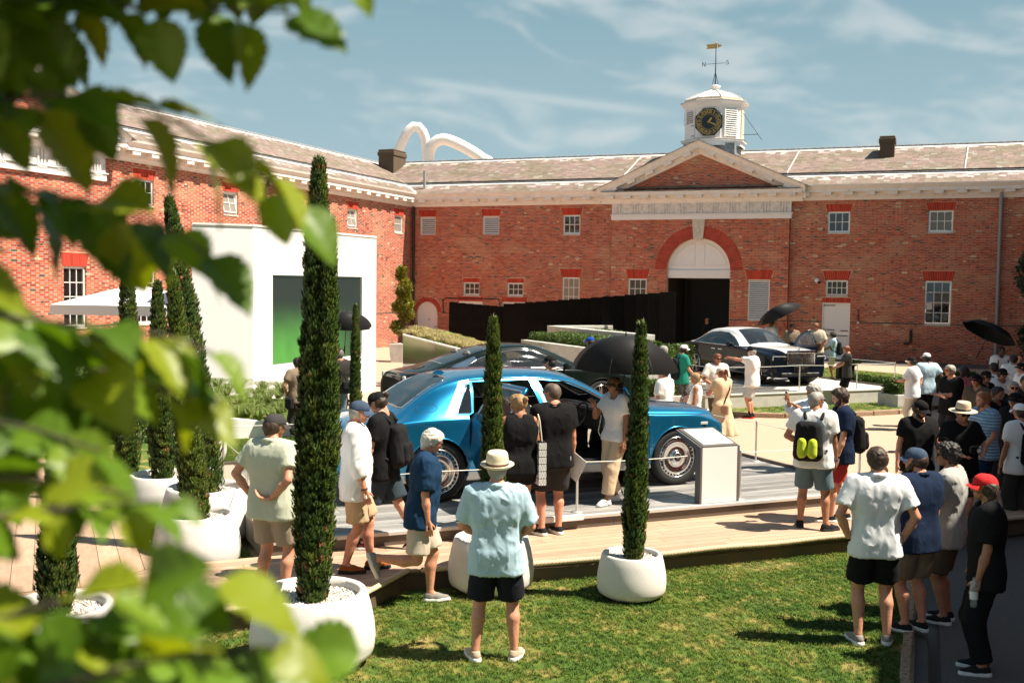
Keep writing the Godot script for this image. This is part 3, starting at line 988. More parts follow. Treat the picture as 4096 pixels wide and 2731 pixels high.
func clock_wing() -> void:
	mat("sooty",1,1,1,0.95)
	tri_map(M.sooty,noise_tex(61,0.12,[[.03,.022,.015],[.10,.07,.045],[.22,.15,.09]],[0.15,0.5,0.9],4,256),0.9)
	var c:=-10.2
	var b:=thing("stable_wing","long two-storey red brick stable wing with central pediment, carriage arch and slate roof","building",Vector3(c,0,ZF))
	var o:=Vector3(-c,0,0)
	var x:=Vector3(1,0,0)
	var z:=Vector3(0,0,1)
	var up:=[[-25.07,-24.19],[-21.47,-20.57],[-17.11,-16.21],[-4.32,-3.35],[-0.02,0.99]]
	var left:=[op(-25.23,-24.04,0,1.70,1.0,0.26),op(-22.55,-21.65,2.67,3.34,0,0.23,0.03),op(-20.09,-19.21,2.67,3.34,0,0.23,0.03),op(-17.1,-16.2,1.71,3.65,0,0.44,0.16),op(-22.81,-21.46,0,2.36,0,0.23,0.03),op(-20.34,-19.0,0,2.36,0,0.23,0.03)]
	var right:=[op(-4.47,-3.23,0,2.61,0,0.23,0.02),op(-4.33,-3.37,2.92,3.64,0,0.44,0.16),op(-0.08,1.01,1.71,3.65,0,0.44,0.16)]
	for k in 5:
		(left if k<3 else right).append(op(up[k][0],up[k][1],5.80,6.76,0,0.36,0.13))
	brick_wall(b,o,x,z,-25.6,-14.5,0,7.3,left,101,0.12)
	brick_wall(b,o,x,z,-6.0,5.2,0,7.3,right,102,0.12)
	var f:=o+z*0.3
	brick_wall(b,f,x,z,-14.5,-6.0,0,6.5,[op(-11.7,-8.67,0,4.05,1.0,0.62),op(-13.6,-12.69,1.75,3.62,0,0.44,0.16),op(-7.81,-6.82,1.7,3.63,0,0.44,0.16)],103,0.05)
	for e in [-14.5,-6.0]:
		var s:=Geo.new()
		s.box(o+x*e+z*0.15+Vector3(0,3.25,0),Vector3(0.02,6.5,0.3))
		obj("bay_return",s,M.brick_flat,b)
	louvre(b,o,x,z,-25.07,-24.19,5.80,6.76,8)
	louvre(b,o,x,z,-21.47,-20.57,5.80,6.76,8)
	window(b,o,x,z,-17.11,-16.21,5.80,6.76,3,2)
	window(b,o,x,z,-4.32,-3.35,5.80,6.76,3,2)
	window(b,o,x,z,-0.02,0.99,5.80,6.76,3,2,0.09,M.blind_glass)
	window(b,o,x,z,-22.55,-21.65,2.67,3.34,3,2,0.12,M.old_glass)
	window(b,o,x,z,-20.09,-19.21,2.67,3.34,3,2,0.12,M.old_glass)
	window(b,o,x,z,-17.1,-16.2,1.71,3.65,3,4,0.09,M.pale_glass)
	window(b,f,x,z,-13.6,-12.69,1.75,3.62,3,4,0.09,M.old_glass)
	louvre(b,f,x,z,-7.81,-6.82,1.7,3.63,18)
	window(b,o,x,z,-4.33,-3.37,2.92,3.64,4,2,0.12,M.old_glass)
	var tw:=window(b,o,x,z,-0.08,1.01,1.71,3.65,3,4)
	obj("notice",Geo.new().box(o+Vector3(0.10,2.52,-0.078),Vector3(0.27,0.28,0.006)),M.paper,tw)
	obj("notice",Geo.new().box(o+Vector3(0.11,2.05,-0.078),Vector3(0.27,0.36,0.006)),M.old_glass,tw)
	# doors
	var d:=plank_door(b,o,x,z,-25.23,-24.04,0.0,1.70,true,0.0)
	var t:=obj("door_number",text_mesh("18",0.10,0.01,"Droid Serif"),M.number_grey,d,o+Vector3(-24.58,1.36,-0.117))
	obj("handle",Geo.new().box(o+Vector3(-24.2,0.98,-0.1),Vector3(0.17,0.03,0.05),Basis(),0.006),M.black_metal,d)
	plank_door(b,o,x,z,-22.81,-21.46,0.0,2.36,false,0.0)
	plank_door(b,o,x,z,-20.34,-19.0,0.0,2.36,false,0.0)
	d=plank_door(b,o,x,z,-4.47,-3.23,0.0,2.61,false,1.2)
	strap_hinge(d,o+Vector3(-4.40,2.48,-0.075),x,z,0.5)
	strap_hinge(d,o+Vector3(-4.40,1.36,-0.075),x,z,0.5)
	strap_hinge(d,o+Vector3(-4.40,1.10,-0.075),x,z,1.08)
	strap_hinge(d,o+Vector3(-4.40,0.14,-0.075),x,z,0.5)
	obj("bolt",Geo.new().box(o+Vector3(-3.47,1.33,-0.075),Vector3(0.35,0.04,0.02)),M.black_metal,d)
	# carriage arch: boarded tympanum,transom,passage behind
	var rr:=1.515
	var pl:=PackedVector2Array()
	for k in 25: pl.append(Vector2(-10.185+rr*cos(PI*k/24.0),4.06+rr*sin(PI*k/24.0)))
	var ty:=obj("arch_tympanum",Geo.new().prism(pl,0.06,Transform3D(Basis(),f-z*0.32)),M.white_wall,b)
	for s in [-1.0,1.0]:
		var pn:=PackedVector2Array([Vector2(s*0.23,0.22),Vector2(s*1.27,0.22)])
		for k in 9:
			var a:=lerpf(0.17,1.39,k/8.0)
			pn.append(Vector2(s*1.29*cos(a),1.29*sin(a)))
		var ring:=Geo.new()
		for i in pn.size():
			var p0:=pn[i]
			var p1:=pn[(i+1) % pn.size()]
			ring.bar(f+Vector3(-10.185+p0.x,4.06+p0.y,-0.25),f+Vector3(-10.185+p1.x,4.06+p1.y,-0.25),0.035,0.035,z)
		obj("panel_moulding",ring,M.white_paint,ty)
		for yy in [0.55,0.9]:
			obj("board_joint",Geo.new().bar(f+Vector3(-10.185+s*0.25,4.06+yy,-0.259),f+Vector3(-10.185+s*(1.25 if yy<0.6 else 0.9),4.06+yy,-0.259),0.006,0.012,z),M.stucco,ty)
	obj("transom",Geo.new().box(f+Vector3(-10.185,3.865,-0.26),Vector3(3.03,0.39,0.16),Basis(),0.01),M.white_wall,b)
	for s in [-1.0,1.0]:
		var ring:=Geo.new()
		var q:=[Vector2(0.07,-0.11),Vector2(1.45,-0.11),Vector2(1.45,0.11),Vector2(0.07,0.11)]
		for i in 4:
			ring.bar(f+Vector3(-10.185+s*q[i].x,3.865+q[i].y,-0.175),f+Vector3(-10.185+s*q[(i+1) % 4].x,3.865+q[(i+1) % 4].y,-0.175),0.02,0.02,z)
		obj("panel_moulding",ring,M.white_paint,b)
	var ks:=Geo.new()
	ks.prism(PackedVector2Array([Vector2(-10.43,5.50),Vector2(-9.98,5.50),Vector2(-9.90,6.46),Vector2(-10.51,6.46)]),0.16,Transform3D(Basis(),f-z*0.05))
	obj("keystone",ks,M.stone,b)
	var ps:=Geo.new()
	ps.box(f+Vector3(-12.0,2.0,-2.8),Vector3(0.2,4.2,4.8))
	ps.box(f+Vector3(-8.37,2.0,-2.8),Vector3(0.2,4.2,4.8))
	ps.box(f+Vector3(-10.2,4.1,-2.8),Vector3(4.0,0.1,4.8))
	obj("passage_wall",ps,M.sooty,b)
	var pd:=obj("inner_door",Geo.new().box(f+Vector3(-10.0,2.0,-4.6),Vector3(2.9,4.1,0.1)),M.grey_door,b)
	obj("inner_wall",Geo.new().box(f+Vector3(-10.2,2.0,-5.2),Vector3(4.0,4.2,0.1)),M.sooty,b)
	obj("door_track",Geo.new().box(f+Vector3(-10.3,3.62,-0.55),Vector3(0.9,0.06,0.05)),M.black_metal,pd)
	obj("door_bolt",Geo.new().box(f+Vector3(-9.1,2.0,-4.5),Vector3(0.05,3.6,0.05)),M.black_metal,pd)
	# eaves,roof,pediment
	cornice(b,o,x,z,-25.62,-14.6,0.3)
	cornice(b,o,x,z,-5.8,4.62,0.0)
	slate_roof(b,o,x,z,-29.6,9.2,201)
	pediment(b,o,x,z,c,4.78,110)
	var vl:=Geo.new()
	vl.bar(o+Vector3(-25.1,7.98,0.5),o+Vector3(-29.6,10.12,-4.0),0.42,0.03,Vector3(1,1.4,1).normalized())
	obj("valley_lead",vl,M.lime,b)
	for e in [-14.3,-6.3,1.4]:
		obj("roof_cable",Geo.new().tube([o+Vector3(e,8.65,-0.75),o+Vector3(e+0.2,10.05,-3.8)],0.028,5),M.lime,b)
	chimney(b,o+Vector3(-1.95,9.25,-3.0),0.66,1.0,1.15)
	chimney(b,o+Vector3(-28.35,9.3,-3.0),0.95,1.5,1.35)
	obj("vent_pipe",Geo.new().tube([o+Vector3(-24.9,8.3,-0.1),o+Vector3(-24.9,9.2,-0.1)],0.07,10),M.grey_pipe,b)
	# pipes and fittings
	var p:=obj("downpipe",Geo.new().tube([o+Vector3(-25.42,7.3,0.12),o+Vector3(-25.42,0.1,0.12)],0.07,10),M.iron_pipe,b)
	for yy in [6.9,5.0,3.3,1.6]: obj("collar",Geo.new().tube([o+Vector3(-25.42,yy,0.12),o+Vector3(-25.42,yy+0.12,0.12)],0.095,10),M.iron_pipe,p)
	p=obj("downpipe",Geo.new().tube([o+Vector3(2.87,7.5,0.14),o+Vector3(2.87,0.1,0.14)],0.075,12),M.grey_pipe,b)
	for yy in [5.3,3.35,1.6]: obj("collar",Geo.new().tube([o+Vector3(2.87,yy,0.14),o+Vector3(2.87,yy+0.1,0.14)],0.1,12),M.grey_pipe,p)
	obj("conduit",Geo.new().tube([o+Vector3(-23.67,1.7,0.04),o+Vector3(-23.7,2.42,0.04),o+Vector3(-23.55,2.5,0.04),o+Vector3(-20.55,2.5,0.04),o+Vector3(-20.45,2.1,0.04)],0.025,6),M.iron_pipe,b)
	obj("conduit",Geo.new().tube([o+Vector3(-2.87,2.3,0.04),o+Vector3(-2.87,1.75,0.04)],0.022,6),M.iron_pipe,b)
	obj("lamp_knob",Geo.new().ball(o+Vector3(-2.87,1.72,0.07),Vector3.ONE*0.06),M.white_paint,b)
	obj("waste_pipe",Geo.new().tube([o+Vector3(-0.62,1.45,0.08),o+Vector3(-0.62,0.92,0.1),o+Vector3(-0.72,0.84,0.1),o+Vector3(-0.9,0.84,0.1)],0.06,8),M.iron_pipe,b)
	var cc:=obj("security_camera",Geo.new().ball(o+Vector3(-4.72,3.62,0.16),Vector3(0.11,0.11,0.13)),M.white_paint,b)
	obj("lens",Geo.new().tube([o+Vector3(-4.65,3.55,0.2),o+Vector3(-4.58,3.5,0.24)],0.06,8),M.black_gloss,cc)
	clock_turret()
	sculpture()
func oct(r: float,y: float) -> Array:      # corners of an octagon with flats facing the axes
	var a:=[]
	for k in 8: a.append(Vector3(r*cos(PI/8+k*PI/4),y,r*sin(PI/8+k*PI/4)))
	return a
func oct_band(g: Geo,prof: Array) -> Geo:
	for i in prof.size()-1:
		var a:=oct(prof[i].x,prof[i].y)
		var b:=oct(prof[i+1].x,prof[i+1].y)
		var e: Vector2=prof[i+1]-prof[i]
		for k in 8:
			var m: Vector3=a[k]+a[(k+1) % 8]
			var h:=Vector3(m.x,0,m.z).normalized()*e.y+Vector3(0,-e.x,0)
			g.q(a[k],a[(k+1) % 8],b[(k+1) % 8],b[k],h)
	return g
func clock_turret() -> void:
	var b:=thing("clock_turret","white octagonal clock turret with black and gold dial and gilded weathervane","turret",Vector3(-10.2,9.4,ZF-3.0))
	obj("pedestal",Geo.new().box(Vector3(0,0.25,0),Vector3(2.5,1.3,2.5)),M.lead,b)
	var R:=1.5
	var g:=Geo.new()
	oct_band(g,[Vector2(R+0.06,0.78),Vector2(R+0.06,1.0),Vector2(R+0.16,1.03),Vector2(R+0.16,1.10),Vector2(R-0.02,1.14),Vector2(R-0.02,2.62),Vector2(R+0.02,2.66),Vector2(R+0.04,2.74),Vector2(R+0.12,2.84),Vector2(R+0.22,2.92),Vector2(R+0.22,2.97)])
	obj("drum",g,M.white_paint,b)
	obj("sill_band",oct_band(Geo.new(),[Vector2(R+0.17,1.09),Vector2(R+0.19,1.12),Vector2(R,1.17)]),M.stone,b)
	var rf:=Geo.new()
	oct_band(rf,[Vector2(R+0.24,2.97),Vector2(R+0.24,3.0),Vector2(R+0.02,3.05),Vector2(R+0.02,3.16),Vector2(R-0.05,3.18)])
	obj("lead_gutter",rf,M.stone,b)
	obj("roof",oct_band(Geo.new(),[Vector2(R-0.03,3.17),Vector2(R*0.6,3.44),Vector2(0.24,3.66)]),M.lime,b)
	var a:=oct(R-0.02,3.19)
	var e:=oct(0.24,3.68)
	for k in 8: obj("roof_roll",Geo.new().tube([a[k],(a[k]+e[k])*0.5+Vector3(0,0.035,0),e[k]],0.03,6),M.lime,b)
	obj("finial",Geo.new().lathe([Vector2(0.2,3.62),Vector2(0.2,3.78),Vector2(0.26,3.82),Vector2(0.26,3.90),Vector2(0.2,3.93),Vector2(0.0,3.94)],20),M.white_paint,b)
	# louvres on the diagonal and side faces
	var sm:=Geo.new().box(Vector3.ZERO,Vector3(0.62,0.012,0.13)).mesh()
	var ap:=(R-0.02)*cos(PI/8)
	for k in [0,1,3,4]:
		var ang: float=k*PI/4
		var nd:=Vector3(cos(ang),0,sin(ang))
		var ud:=Vector3.UP.cross(nd)
		var bs:=Basis(ud,Vector3.UP,nd)
		var y0:=1.25 if k<3 else 1.98
		var nn:=13 if k<3 else 6
		if k==0:
			obj("board",Geo.new().box(nd*(ap+0.03)+Vector3(0,1.9,0),Vector3(0.75,1.45,0.05),bs),M.stone,b)
			continue
		var fr:=Geo.new()
		var h:=nn*0.103
		fr.box(nd*(ap+0.005)+Vector3(0,y0+h*0.5,0),Vector3(0.62,h,0.012),bs)
		var l:=obj("louvre",fr,M.lead,b)
		for i in nn:
			var s:=obj("slat",sm,M.white_paint,l,nd*(ap+0.05)+Vector3(0,y0+(i+0.5)*0.103,0))
			s.basis=bs*Basis(Vector3.RIGHT,0.8)
		var rim:=Geo.new()
		for s in [-1.0,1.0]:
			rim.box(nd*(ap+0.04)+ud*s*0.35+Vector3(0,y0+h*0.5,0),Vector3(0.08,h+0.1,0.09),bs,0.006)
		obj("louvre_frame",rim,M.white_paint,b)
		if k==3:
			obj("hatch",Geo.new().box(nd*(ap+0.02)+Vector3(0,1.55,0),Vector3(0.66,0.78,0.04),bs,0.006),M.white_paint,b)
			for yy in [1.3,1.8]: obj("hinge",Geo.new().box(nd*(ap+0.045)+ud*0.2+Vector3(0,yy,0),Vector3(0.22,0.035,0.015),bs),M.black_metal,b)
	# iron sundial-like bracket on the right
	var br:=Geo.new()
	br.tube([Vector3(ap+0.05,2.5,0),Vector3(ap+1.0,1.15,0)],0.014,5)
	br.tube([Vector3(ap+0.05,1.43,0),Vector3(ap+0.82,1.42,0)],0.014,5)
	obj("iron_bracket",br,M.black_metal,b)
	# the dial
	var dz:=ap+0.09
	var cy:=1.92
	var dp:=PackedVector2Array()
	for k in 8: dp.append(Vector2(0.715*cos(PI/8+k*PI/4),cy+0.715*sin(PI/8+k*PI/4)))
	var ck:=obj("clock",Geo.new().prism(dp,0.09,Transform3D(Basis(),Vector3(0,0,dz-0.09))),M.black_gloss,b)
	for r in [[0.605,0.62],[0.365,0.38]]:
		var rg:=Geo.new()
		for k in 48:
			var c0:=Vector3(cos(TAU*k/48),sin(TAU*k/48),0)
			var c1:=Vector3(cos(TAU*(k+1)/48),sin(TAU*(k+1)/48),0)
			var ctr:=Vector3(0,cy,dz+0.006)
			rg.q(ctr+c0*r[0],ctr+c1*r[0],ctr+c1*r[1],ctr+c0*r[1],Vector3(0,0,1))
		obj("ring",rg,M.gold,ck)
	var rom:=["XII","I","II","III","IIII","V","VI","VII","VIII","IX","X","XI"]
	for k in 12:
		var an:=-TAU*k/12.0
		var tm:=obj("numeral",text_mesh(rom[k],0.175,0.012,"Droid Serif",true),M.gold,ck)
		tm.basis=Basis(Vector3(0,0,1),an)*Basis().scaled(Vector3(0.72 if rom[k].length()>2 else 0.85,1,1))
		tm.position=Vector3(0,cy,dz+0.006)+Basis(Vector3(0,0,1),an)*Vector3(0,0.493,0)
		var dg:=Geo.new()
		for i in 4: dg.ball(Vector3(0.026*cos(i*PI/2),0.026*sin(i*PI/2),0),Vector3(0.018,0.018,0.008),6,4)
		obj("quatrefoil",dg,M.gold,ck,Vector3(0,cy,dz+0.008)+Basis(Vector3(0,0,1),an-PI/12)*Vector3(0,0.49,0))
	# twenty past one
	for hnd in [[-0.68,0.27,0.05,"hour_hand"],[-2.02,0.5,0.03,"minute_hand"]]:
		var hb:=Basis(Vector3(0,0,1),hnd[0])
		var hg:=Geo.new().prism(PackedVector2Array([Vector2(-0.018,-0.06),Vector2(0.018,-0.06),Vector2(hnd[2],hnd[1]*0.62),Vector2(0,hnd[1]),Vector2(-hnd[2],hnd[1]*0.62)]),0.012,Transform3D(hb,Vector3(0,cy,dz+0.018+hnd[2]*0.3)))
		obj(hnd[3],hg,M.gold,ck)
	# weathervane
	var v:=thing("weathervane","gilded banner weathervane with N and S letters above the clock turret","weathervane",Vector3(-10.2,13.3,ZF-3.0))
	obj("pole",Geo.new().tube([Vector3(0,0,0),Vector3(0,0.65,0),Vector3(0,2.05,0)],[0.035,0.028,0.018],8),M.blue_iron,v)
	for k in 4:
		var d:=Vector3(cos(k*PI/2+0.5),0,sin(k*PI/2+0.5))
		obj("stay",Geo.new().tube([d*0.22,Vector3(0,0.72,0)],0.009,4),M.blue_iron,v)
	obj("arm",Geo.new().tube([Vector3(-0.5,1.1,0.05),Vector3(0.5,1.13,-0.05)],0.012,5),M.blue_iron,v)
	obj("letter",text_mesh("N",0.22,0.02),M.blue_iron,v,Vector3(-0.58,1.09,0.05))
	obj("letter",text_mesh("S",0.22,0.02),M.blue_iron,v,Vector3(0.58,1.15,-0.05))
	var bn:=PackedVector2Array([Vector2(-0.5,1.86),Vector2(-0.42,1.95),Vector2(-0.5,2.08),Vector2(0.06,2.1),Vector2(0.06,1.86)])
	obj("banner",Geo.new().prism(bn,0.015),M.gold,v)
	obj("arrow",Geo.new().prism(PackedVector2Array([Vector2(0.09,1.88),Vector2(0.22,1.93),Vector2(0.32,1.98),Vector2(0.22,2.03),Vector2(0.09,2.07)]),0.015),M.gold,v)
	obj("ball",Geo.new().ball(Vector3(0,2.14,0),Vector3.ONE*0.045),M.gold,v)
func sculpture() -> void:
	var s:=thing("arch_sculpture","tall white ribbon sculpture of two curling arches rising behind the slate roof","sculpture",Vector3(-46,0,-85))
	var o:=Vector3(46,0,85)
	var p1:=[Vector3(-48.2,4,-85),Vector3(-46.3,10.5,-85),Vector3(-44.99,13.6,-85),Vector3(-44.1,15.3,-85),Vector3(-43.37,16.6,-85),Vector3(-42.71,17.2,-85.3),Vector3(-42.19,16.75,-85.6),Vector3(-41.96,15.4,-86),Vector3(-41.94,12,-86),Vector3(-42.1,2,-86)]
	var p2:=[Vector3(-41.0,2,-85),Vector3(-41.2,11.0,-85),Vector3(-41.25,14.2,-85),Vector3(-40.9,15.4,-85),Vector3(-40.1,15.9,-85.2),Vector3(-39.18,15.7,-85.5),Vector3(-37.98,15.1,-86),Vector3(-36.8,14.3,-86.5),Vector3(-35.2,12.9,-87),Vector3(-31,6,-88)]
	var k:=0
	for p in [p1,p2]:
		var c:=Curve3D.new()
		for i in p.size():
			var d: Vector3=(p[mini(i+1,p.size()-1)]-p[maxi(i-1,0)])*0.16
			c.add_point(p[i]+o,-d,d)
		var pts:=[]
		var rr:=[]
		for i in 60:
			pts.append(c.sample_baked(c.get_baked_length()*i/59.0))
			rr.append((0.42 if k==0 else 0.5)*(0.75+0.25*sin(PI*i/59.0)))
		obj("ribbon",Geo.new().tube(pts,rr,20),M.white_wall,s)
		k+=1
func side_wings() -> void:
	var ud:=Vector3(0,0,-1)
	var nd:=Vector3(1,0,0)
	var b:=thing("stable_wing","sunlit brick stable wing on the left with pediment and modillion eaves","building",Vector3(XL,0,-32))
	var o:=Vector3(0,0,32)
	var ops:=[]
	var wins:=[34.55,39.3,44.05,48.82]
	for w in wins: ops.append(op(w,w+0.95,5.85,6.75,0,0.36,0.13))
	for w in [29.6,34.5,39.3]: ops.append(op(w,w+1.0,1.71,3.65,0,0.44,0.16))
	ops.append(op(29.6,30.55,5.85,6.75,0,0.36,0.13))
	brick_wall(b,o,ud,nd,27.8,50.75,0,7.3,ops,301,0.75)
	brick_wall(b,o+nd*0.3,ud,nd,19.2,27.8,0,6.5,[op(26.0,26.95,1.71,3.65,0,0.44,0.16)],302,0.6)
	obj("bay_return",Geo.new().box(o+ud*27.8+nd*0.15+Vector3(0,3.25,0),Vector3(0.3,6.5,0.02)),M.brick_flat,b)
	for w in wins: window(b,o,ud,nd,w,w+0.95,5.85,6.75,2 if w<48 else 1,2,0.1,M.curtain_glass,-0.2 if w<48 else 0.0)
	for w in [29.6,34.5,39.3]: window(b,o,ud,nd,w,w+1.0,1.71,3.65,3,4)
	window(b,o,ud,nd,29.6,30.55,5.85,6.75,3,2)
	window(b,o+nd*0.3,ud,nd,26.0,26.95,1.71,3.65,3,4)
	cornice(b,o,ud,nd,28.0,50.78,-0.2,0.004)
	slate_roof(b,o,ud,nd,8.0,54.75,202)
	pediment(b,o,ud,nd,23.5,4.78,310)
	obj("wall",Geo.new().box(o+ud*14.0+Vector3(-0.15,3.65,0),Vector3(0.3,7.3,12.4)),M.brick_flat,b)
	var p:=obj("downpipe",Geo.new().tube([o+ud*37.25+nd*0.3+Vector3(0,7.45,0),o+ud*37.25+nd*0.1+Vector3(0,7.05,0),o+ud*37.25+nd*0.1],0.06,8),M.iron_pipe,b)
	# the opposite wing stands out of frame on the right and throws the shade over the path
	b=thing("stable_wing","brick stable wing closing the yard on the right","building",Vector3(XR,0,-24))
	o=Vector3(0,0,24)
	obj("wall",Geo.new().box(o+Vector3(0.2,3.65,-24.6),Vector3(0.4,7.3,52.4)),M.brick_flat,b)
	cornice(b,o,Vector3(0,0,1),Vector3(-1,0,0),-50.17,1.6)
	var a:=Vector3(-0.55,7.93,0)+o
	var rf:=Geo.new()
	rf.q(a+Vector3(0,0,-54.7),a+Vector3(0,0,1.8),a+Vector3(4.55,2.1,1.8),a+Vector3(4.55,2.1,-54.7),Vector3(-1,2,0))
	rf.q(a+Vector3(9.1,0,-54.7),a+Vector3(9.1,0,1.8),a+Vector3(4.55,2.1,1.8),a+Vector3(4.55,2.1,-54.7),Vector3(1,2,0))
	obj("roof",rf,M.tarmac,b)
	obj("gable",Geo.new().box(o+Vector3(4.0,3.7,1.5),Vector3(8.0,7.4,0.3)),M.brick_flat,b)
# ---------- decks
func deck(parent: Node3D,region: PackedVector2Array,along_s: bool,w: float,first: float,count: int,y: float,th: float,prefix: String,kinds: int,piece: float,sd: int) -> void:
	# boards cut to a region given in deck coordinates (s,t)
	var r:=RandomNumberGenerator.new()
	r.seed=sd
	for i in count:
		var c0:=first+i*w+0.0025
		var c1:=first+(i+1)*w-0.0025
		var x:=-6.0-r.randf()*piece
		while x<16.0:
			var a:=x+0.0015
			var b:=x+piece-0.0015
			x+=piece
			var rect:=PackedVector2Array([Vector2(a,c0),Vector2(b,c0),Vector2(b,c1),Vector2(a,c1)]) if along_s else PackedVector2Array([Vector2(c0,a-14.0),Vector2(c1,a-14.0),Vector2(c1,b-14.0),Vector2(c0,b-14.0)])
			for p in Geometry2D.intersect_polygons(rect,region):
				if p.size()<3: continue
				var g:=Geo.new()
				var ctr:=(rect[0]+rect[2])*0.5
				var lp:=PackedVector2Array()
				for v in p:
					var d: Vector2=v-ctr
					lp.append(Vector2(d.x,-d.y) if along_s else Vector2(d.y,d.x))
				var ch:=Geometry2D.offset_polygon(lp,-0.002)
				g.prism(lp,th-0.002,Transform3D(Basis(),Vector3(0,0,-th)))
				if ch.size()==1: g.prism(ch[0],0.0019,Transform3D(Basis(),Vector3(0,0,-0.0019)))
				var o:=obj("board",g,M[prefix+str(r.randi() % kinds)],parent)
				var ex:=U if along_s else W
				var ey:=Vector3.UP.cross(ex)
				o.basis=Basis(ex,ey,Vector3.UP)
				o.position=st3(ctr.x,ctr.y,y+r.randf_range(-0.0008,0.0008))
func twisted_rope(pts: Array,rad: float,pitch: float) -> Geo:
	var g:=Geo.new()
	for k in 3:
		var path:=[]
		var l:=0.0
		for i in pts.size():
			var d: Vector3=(pts[mini(i+1,pts.size()-1)]-pts[maxi(i-1,0)]).normalized()
			var s:=d.cross(Vector3.UP).normalized()
			if i>0: l+=(pts[i]-pts[i-1]).length()
			var a:=TAU*(l/pitch+k/3.0)
			path.append(pts[i]+(s*cos(a)+s.cross(d)*sin(a))*rad*0.55)
		g.tube(path,rad*0.62,5,false)
	return g
func stage() -> void:
	# boardwalk of sand-coloured composite boards
	var bw:=thing("boardwalk","sand coloured boardwalk running in front of the grey car deck","boardwalk",st3(5,-10.8,0))
	bw.position=Vector3.ZERO
	var reg:=PackedVector2Array([Vector2(1.05,-11.5),Vector2(13.5,-11.5),Vector2(13.5,-10.0),Vector2(9.2,-9.98),Vector2(5.6,-10.1),Vector2(3.4,-10.42),Vector2(2.72,-9.72),Vector2(-3,-9.72),Vector2(-3,-10.95),Vector2(0.35,-10.95)])
	deck(bw,reg,true,0.14,-11.52,13,0.27,0.028,"board",4,3.6,31)
	var fs:=Geo.new()
	var edge:=[Vector2(13.5,-10.0),Vector2(9.2,-9.98),Vector2(5.6,-10.1),Vector2(3.4,-10.42),Vector2(2.72,-9.72),Vector2(-3,-9.72)]
	for i in edge.size()-1:
		var a:=st3(edge[i].x,edge[i].y-0.02,0.14)
		var b:=st3(edge[i+1].x,edge[i+1].y-0.02,0.14)
		fs.bar(a,b,0.02,0.2,Vector3.UP)
	obj("fascia_board",fs,M.fascia_wood,bw)
	var sub:=Geo.new()
	var pp:=PackedVector2Array()
	for v in reg: pp.append(st(v.x,v.y))
	obj("underframe",sub.sheet(pp,0.2),M.black_metal,bw)
	var br:=thing("boardwalk","sand coloured boardwalk arm leading off behind the white planters","boardwalk")
	deck(br,PackedVector2Array([Vector2(1.05,-11.53),Vector2(0.35,-10.98),Vector2(-1.6,-10.98),Vector2(-1.6,-19.0),Vector2(1.05,-19.0)]),false,0.21,-1.62,13,0.27,0.028,"board",4,2.4,32)
	obj("fascia_board",Geo.new().bar(st3(1.06,-11.5,0.15),st3(1.06,-19.0,0.15),0.02,0.2),M.stone,br)
	obj("underframe",Geo.new().sheet(PackedVector2Array([st(1.0,-11.5),st(0.35,-11),st(-1.6,-11),st(-1.6,-19),st(1.0,-19)]),0.2),M.black_metal,br)
	# hemp rope along the lawn edge
	var rp:=[]
	var c3:=Curve3D.new()
	for v in [Vector2(13.4,-9.99),Vector2(9.2,-9.95),Vector2(5.6,-10.07),Vector2(3.55,-10.36)]: c3.add_point(st3(v.x,v.y+0.01,0.275))
	var l:=c3.get_baked_length()
	var n:=int(l/0.016)
	for i in n+1: rp.append(c3.sample_baked(l*i/n)+Vector3(0,0.006*sin(i*0.016*4.2),0))
	tag(obj("rope",twisted_rope(rp,0.027,0.13),M.rope),"thick twisted hemp rope along the boardwalk edge above the lawn","rope")
	rp=[]
	for i in 70: rp.append(st3(3.4,-10.36,0.285).lerp(st3(2.72,-9.68,0.285),i/69.0))
	for i in 260: rp.append(st3(2.72,-9.68,0.285).lerp(st3(-1.2,-9.68,0.285),i/259.0))
	tag(obj("rope",twisted_rope(rp,0.025,0.12),M.rope),"twisted hemp rope edging the boardwalk corner beside the big cypress planter","rope")
	# the grey deck the blue car stands on
	var pf:=thing("car_deck","low deck of grey boards carrying the blue limousine","deck")
	var R:=PackedVector2Array([Vector2(2.62,-16.6),Vector2(10.66,-16.6),Vector2(10.66,-11.5),Vector2(2.62,-11.5)])
	deck(pf,R,true,0.142,-16.6,36,0.43,0.028,"grey",5,3.0,33)
	var trim:=Geo.new()
	trim.bar(st3(2.2,-11.475,0.412),st3(10.72,-11.475,0.412),0.05,0.045,Vector3.UP,0.004)
	obj("edge_trim",trim,M.trim_metal,pf)
	var side:=Geo.new()
	side.box(st3(2.41,-14.05,0.415),Vector3(0.41,0.03,5.1),Basis(U,Vector3.UP,-U.cross(Vector3.UP)))
	obj("side_board",side,M.stone_flat,pf)
	var fa:=Geo.new()
	var x:=2.2
	for k in 4:
		fa.bar(st3(x+0.002,-11.49,0.31),st3(x+2.13-0.002,-11.49,0.31),0.02,0.16,Vector3.UP)
		x+=2.13
	obj("fascia",fa,M.fascia,pf)
	var oth:=Geo.new()
	oth.bar(st3(2.2,-16.6,0.28),st3(2.2,-11.49,0.28),0.02,0.28)
	oth.bar(st3(10.71,-16.6,0.28),st3(10.71,-11.49,0.28),0.02,0.28)
	oth.bar(st3(2.2,-16.62,0.28),st3(10.71,-16.62,0.28),0.02,0.28)
	obj("fascia",oth,M.fascia,pf)
	var lip:=Geo.new()
	lip.bar(st3(10.69,-16.6,0.45),st3(10.69,-11.5,0.45),0.05,0.05)
	lip.bar(st3(2.2,-16.6,0.45),st3(10.69,-16.6,0.45),0.05,0.05)
	obj("kerb_rail",lip,M.fascia,pf)
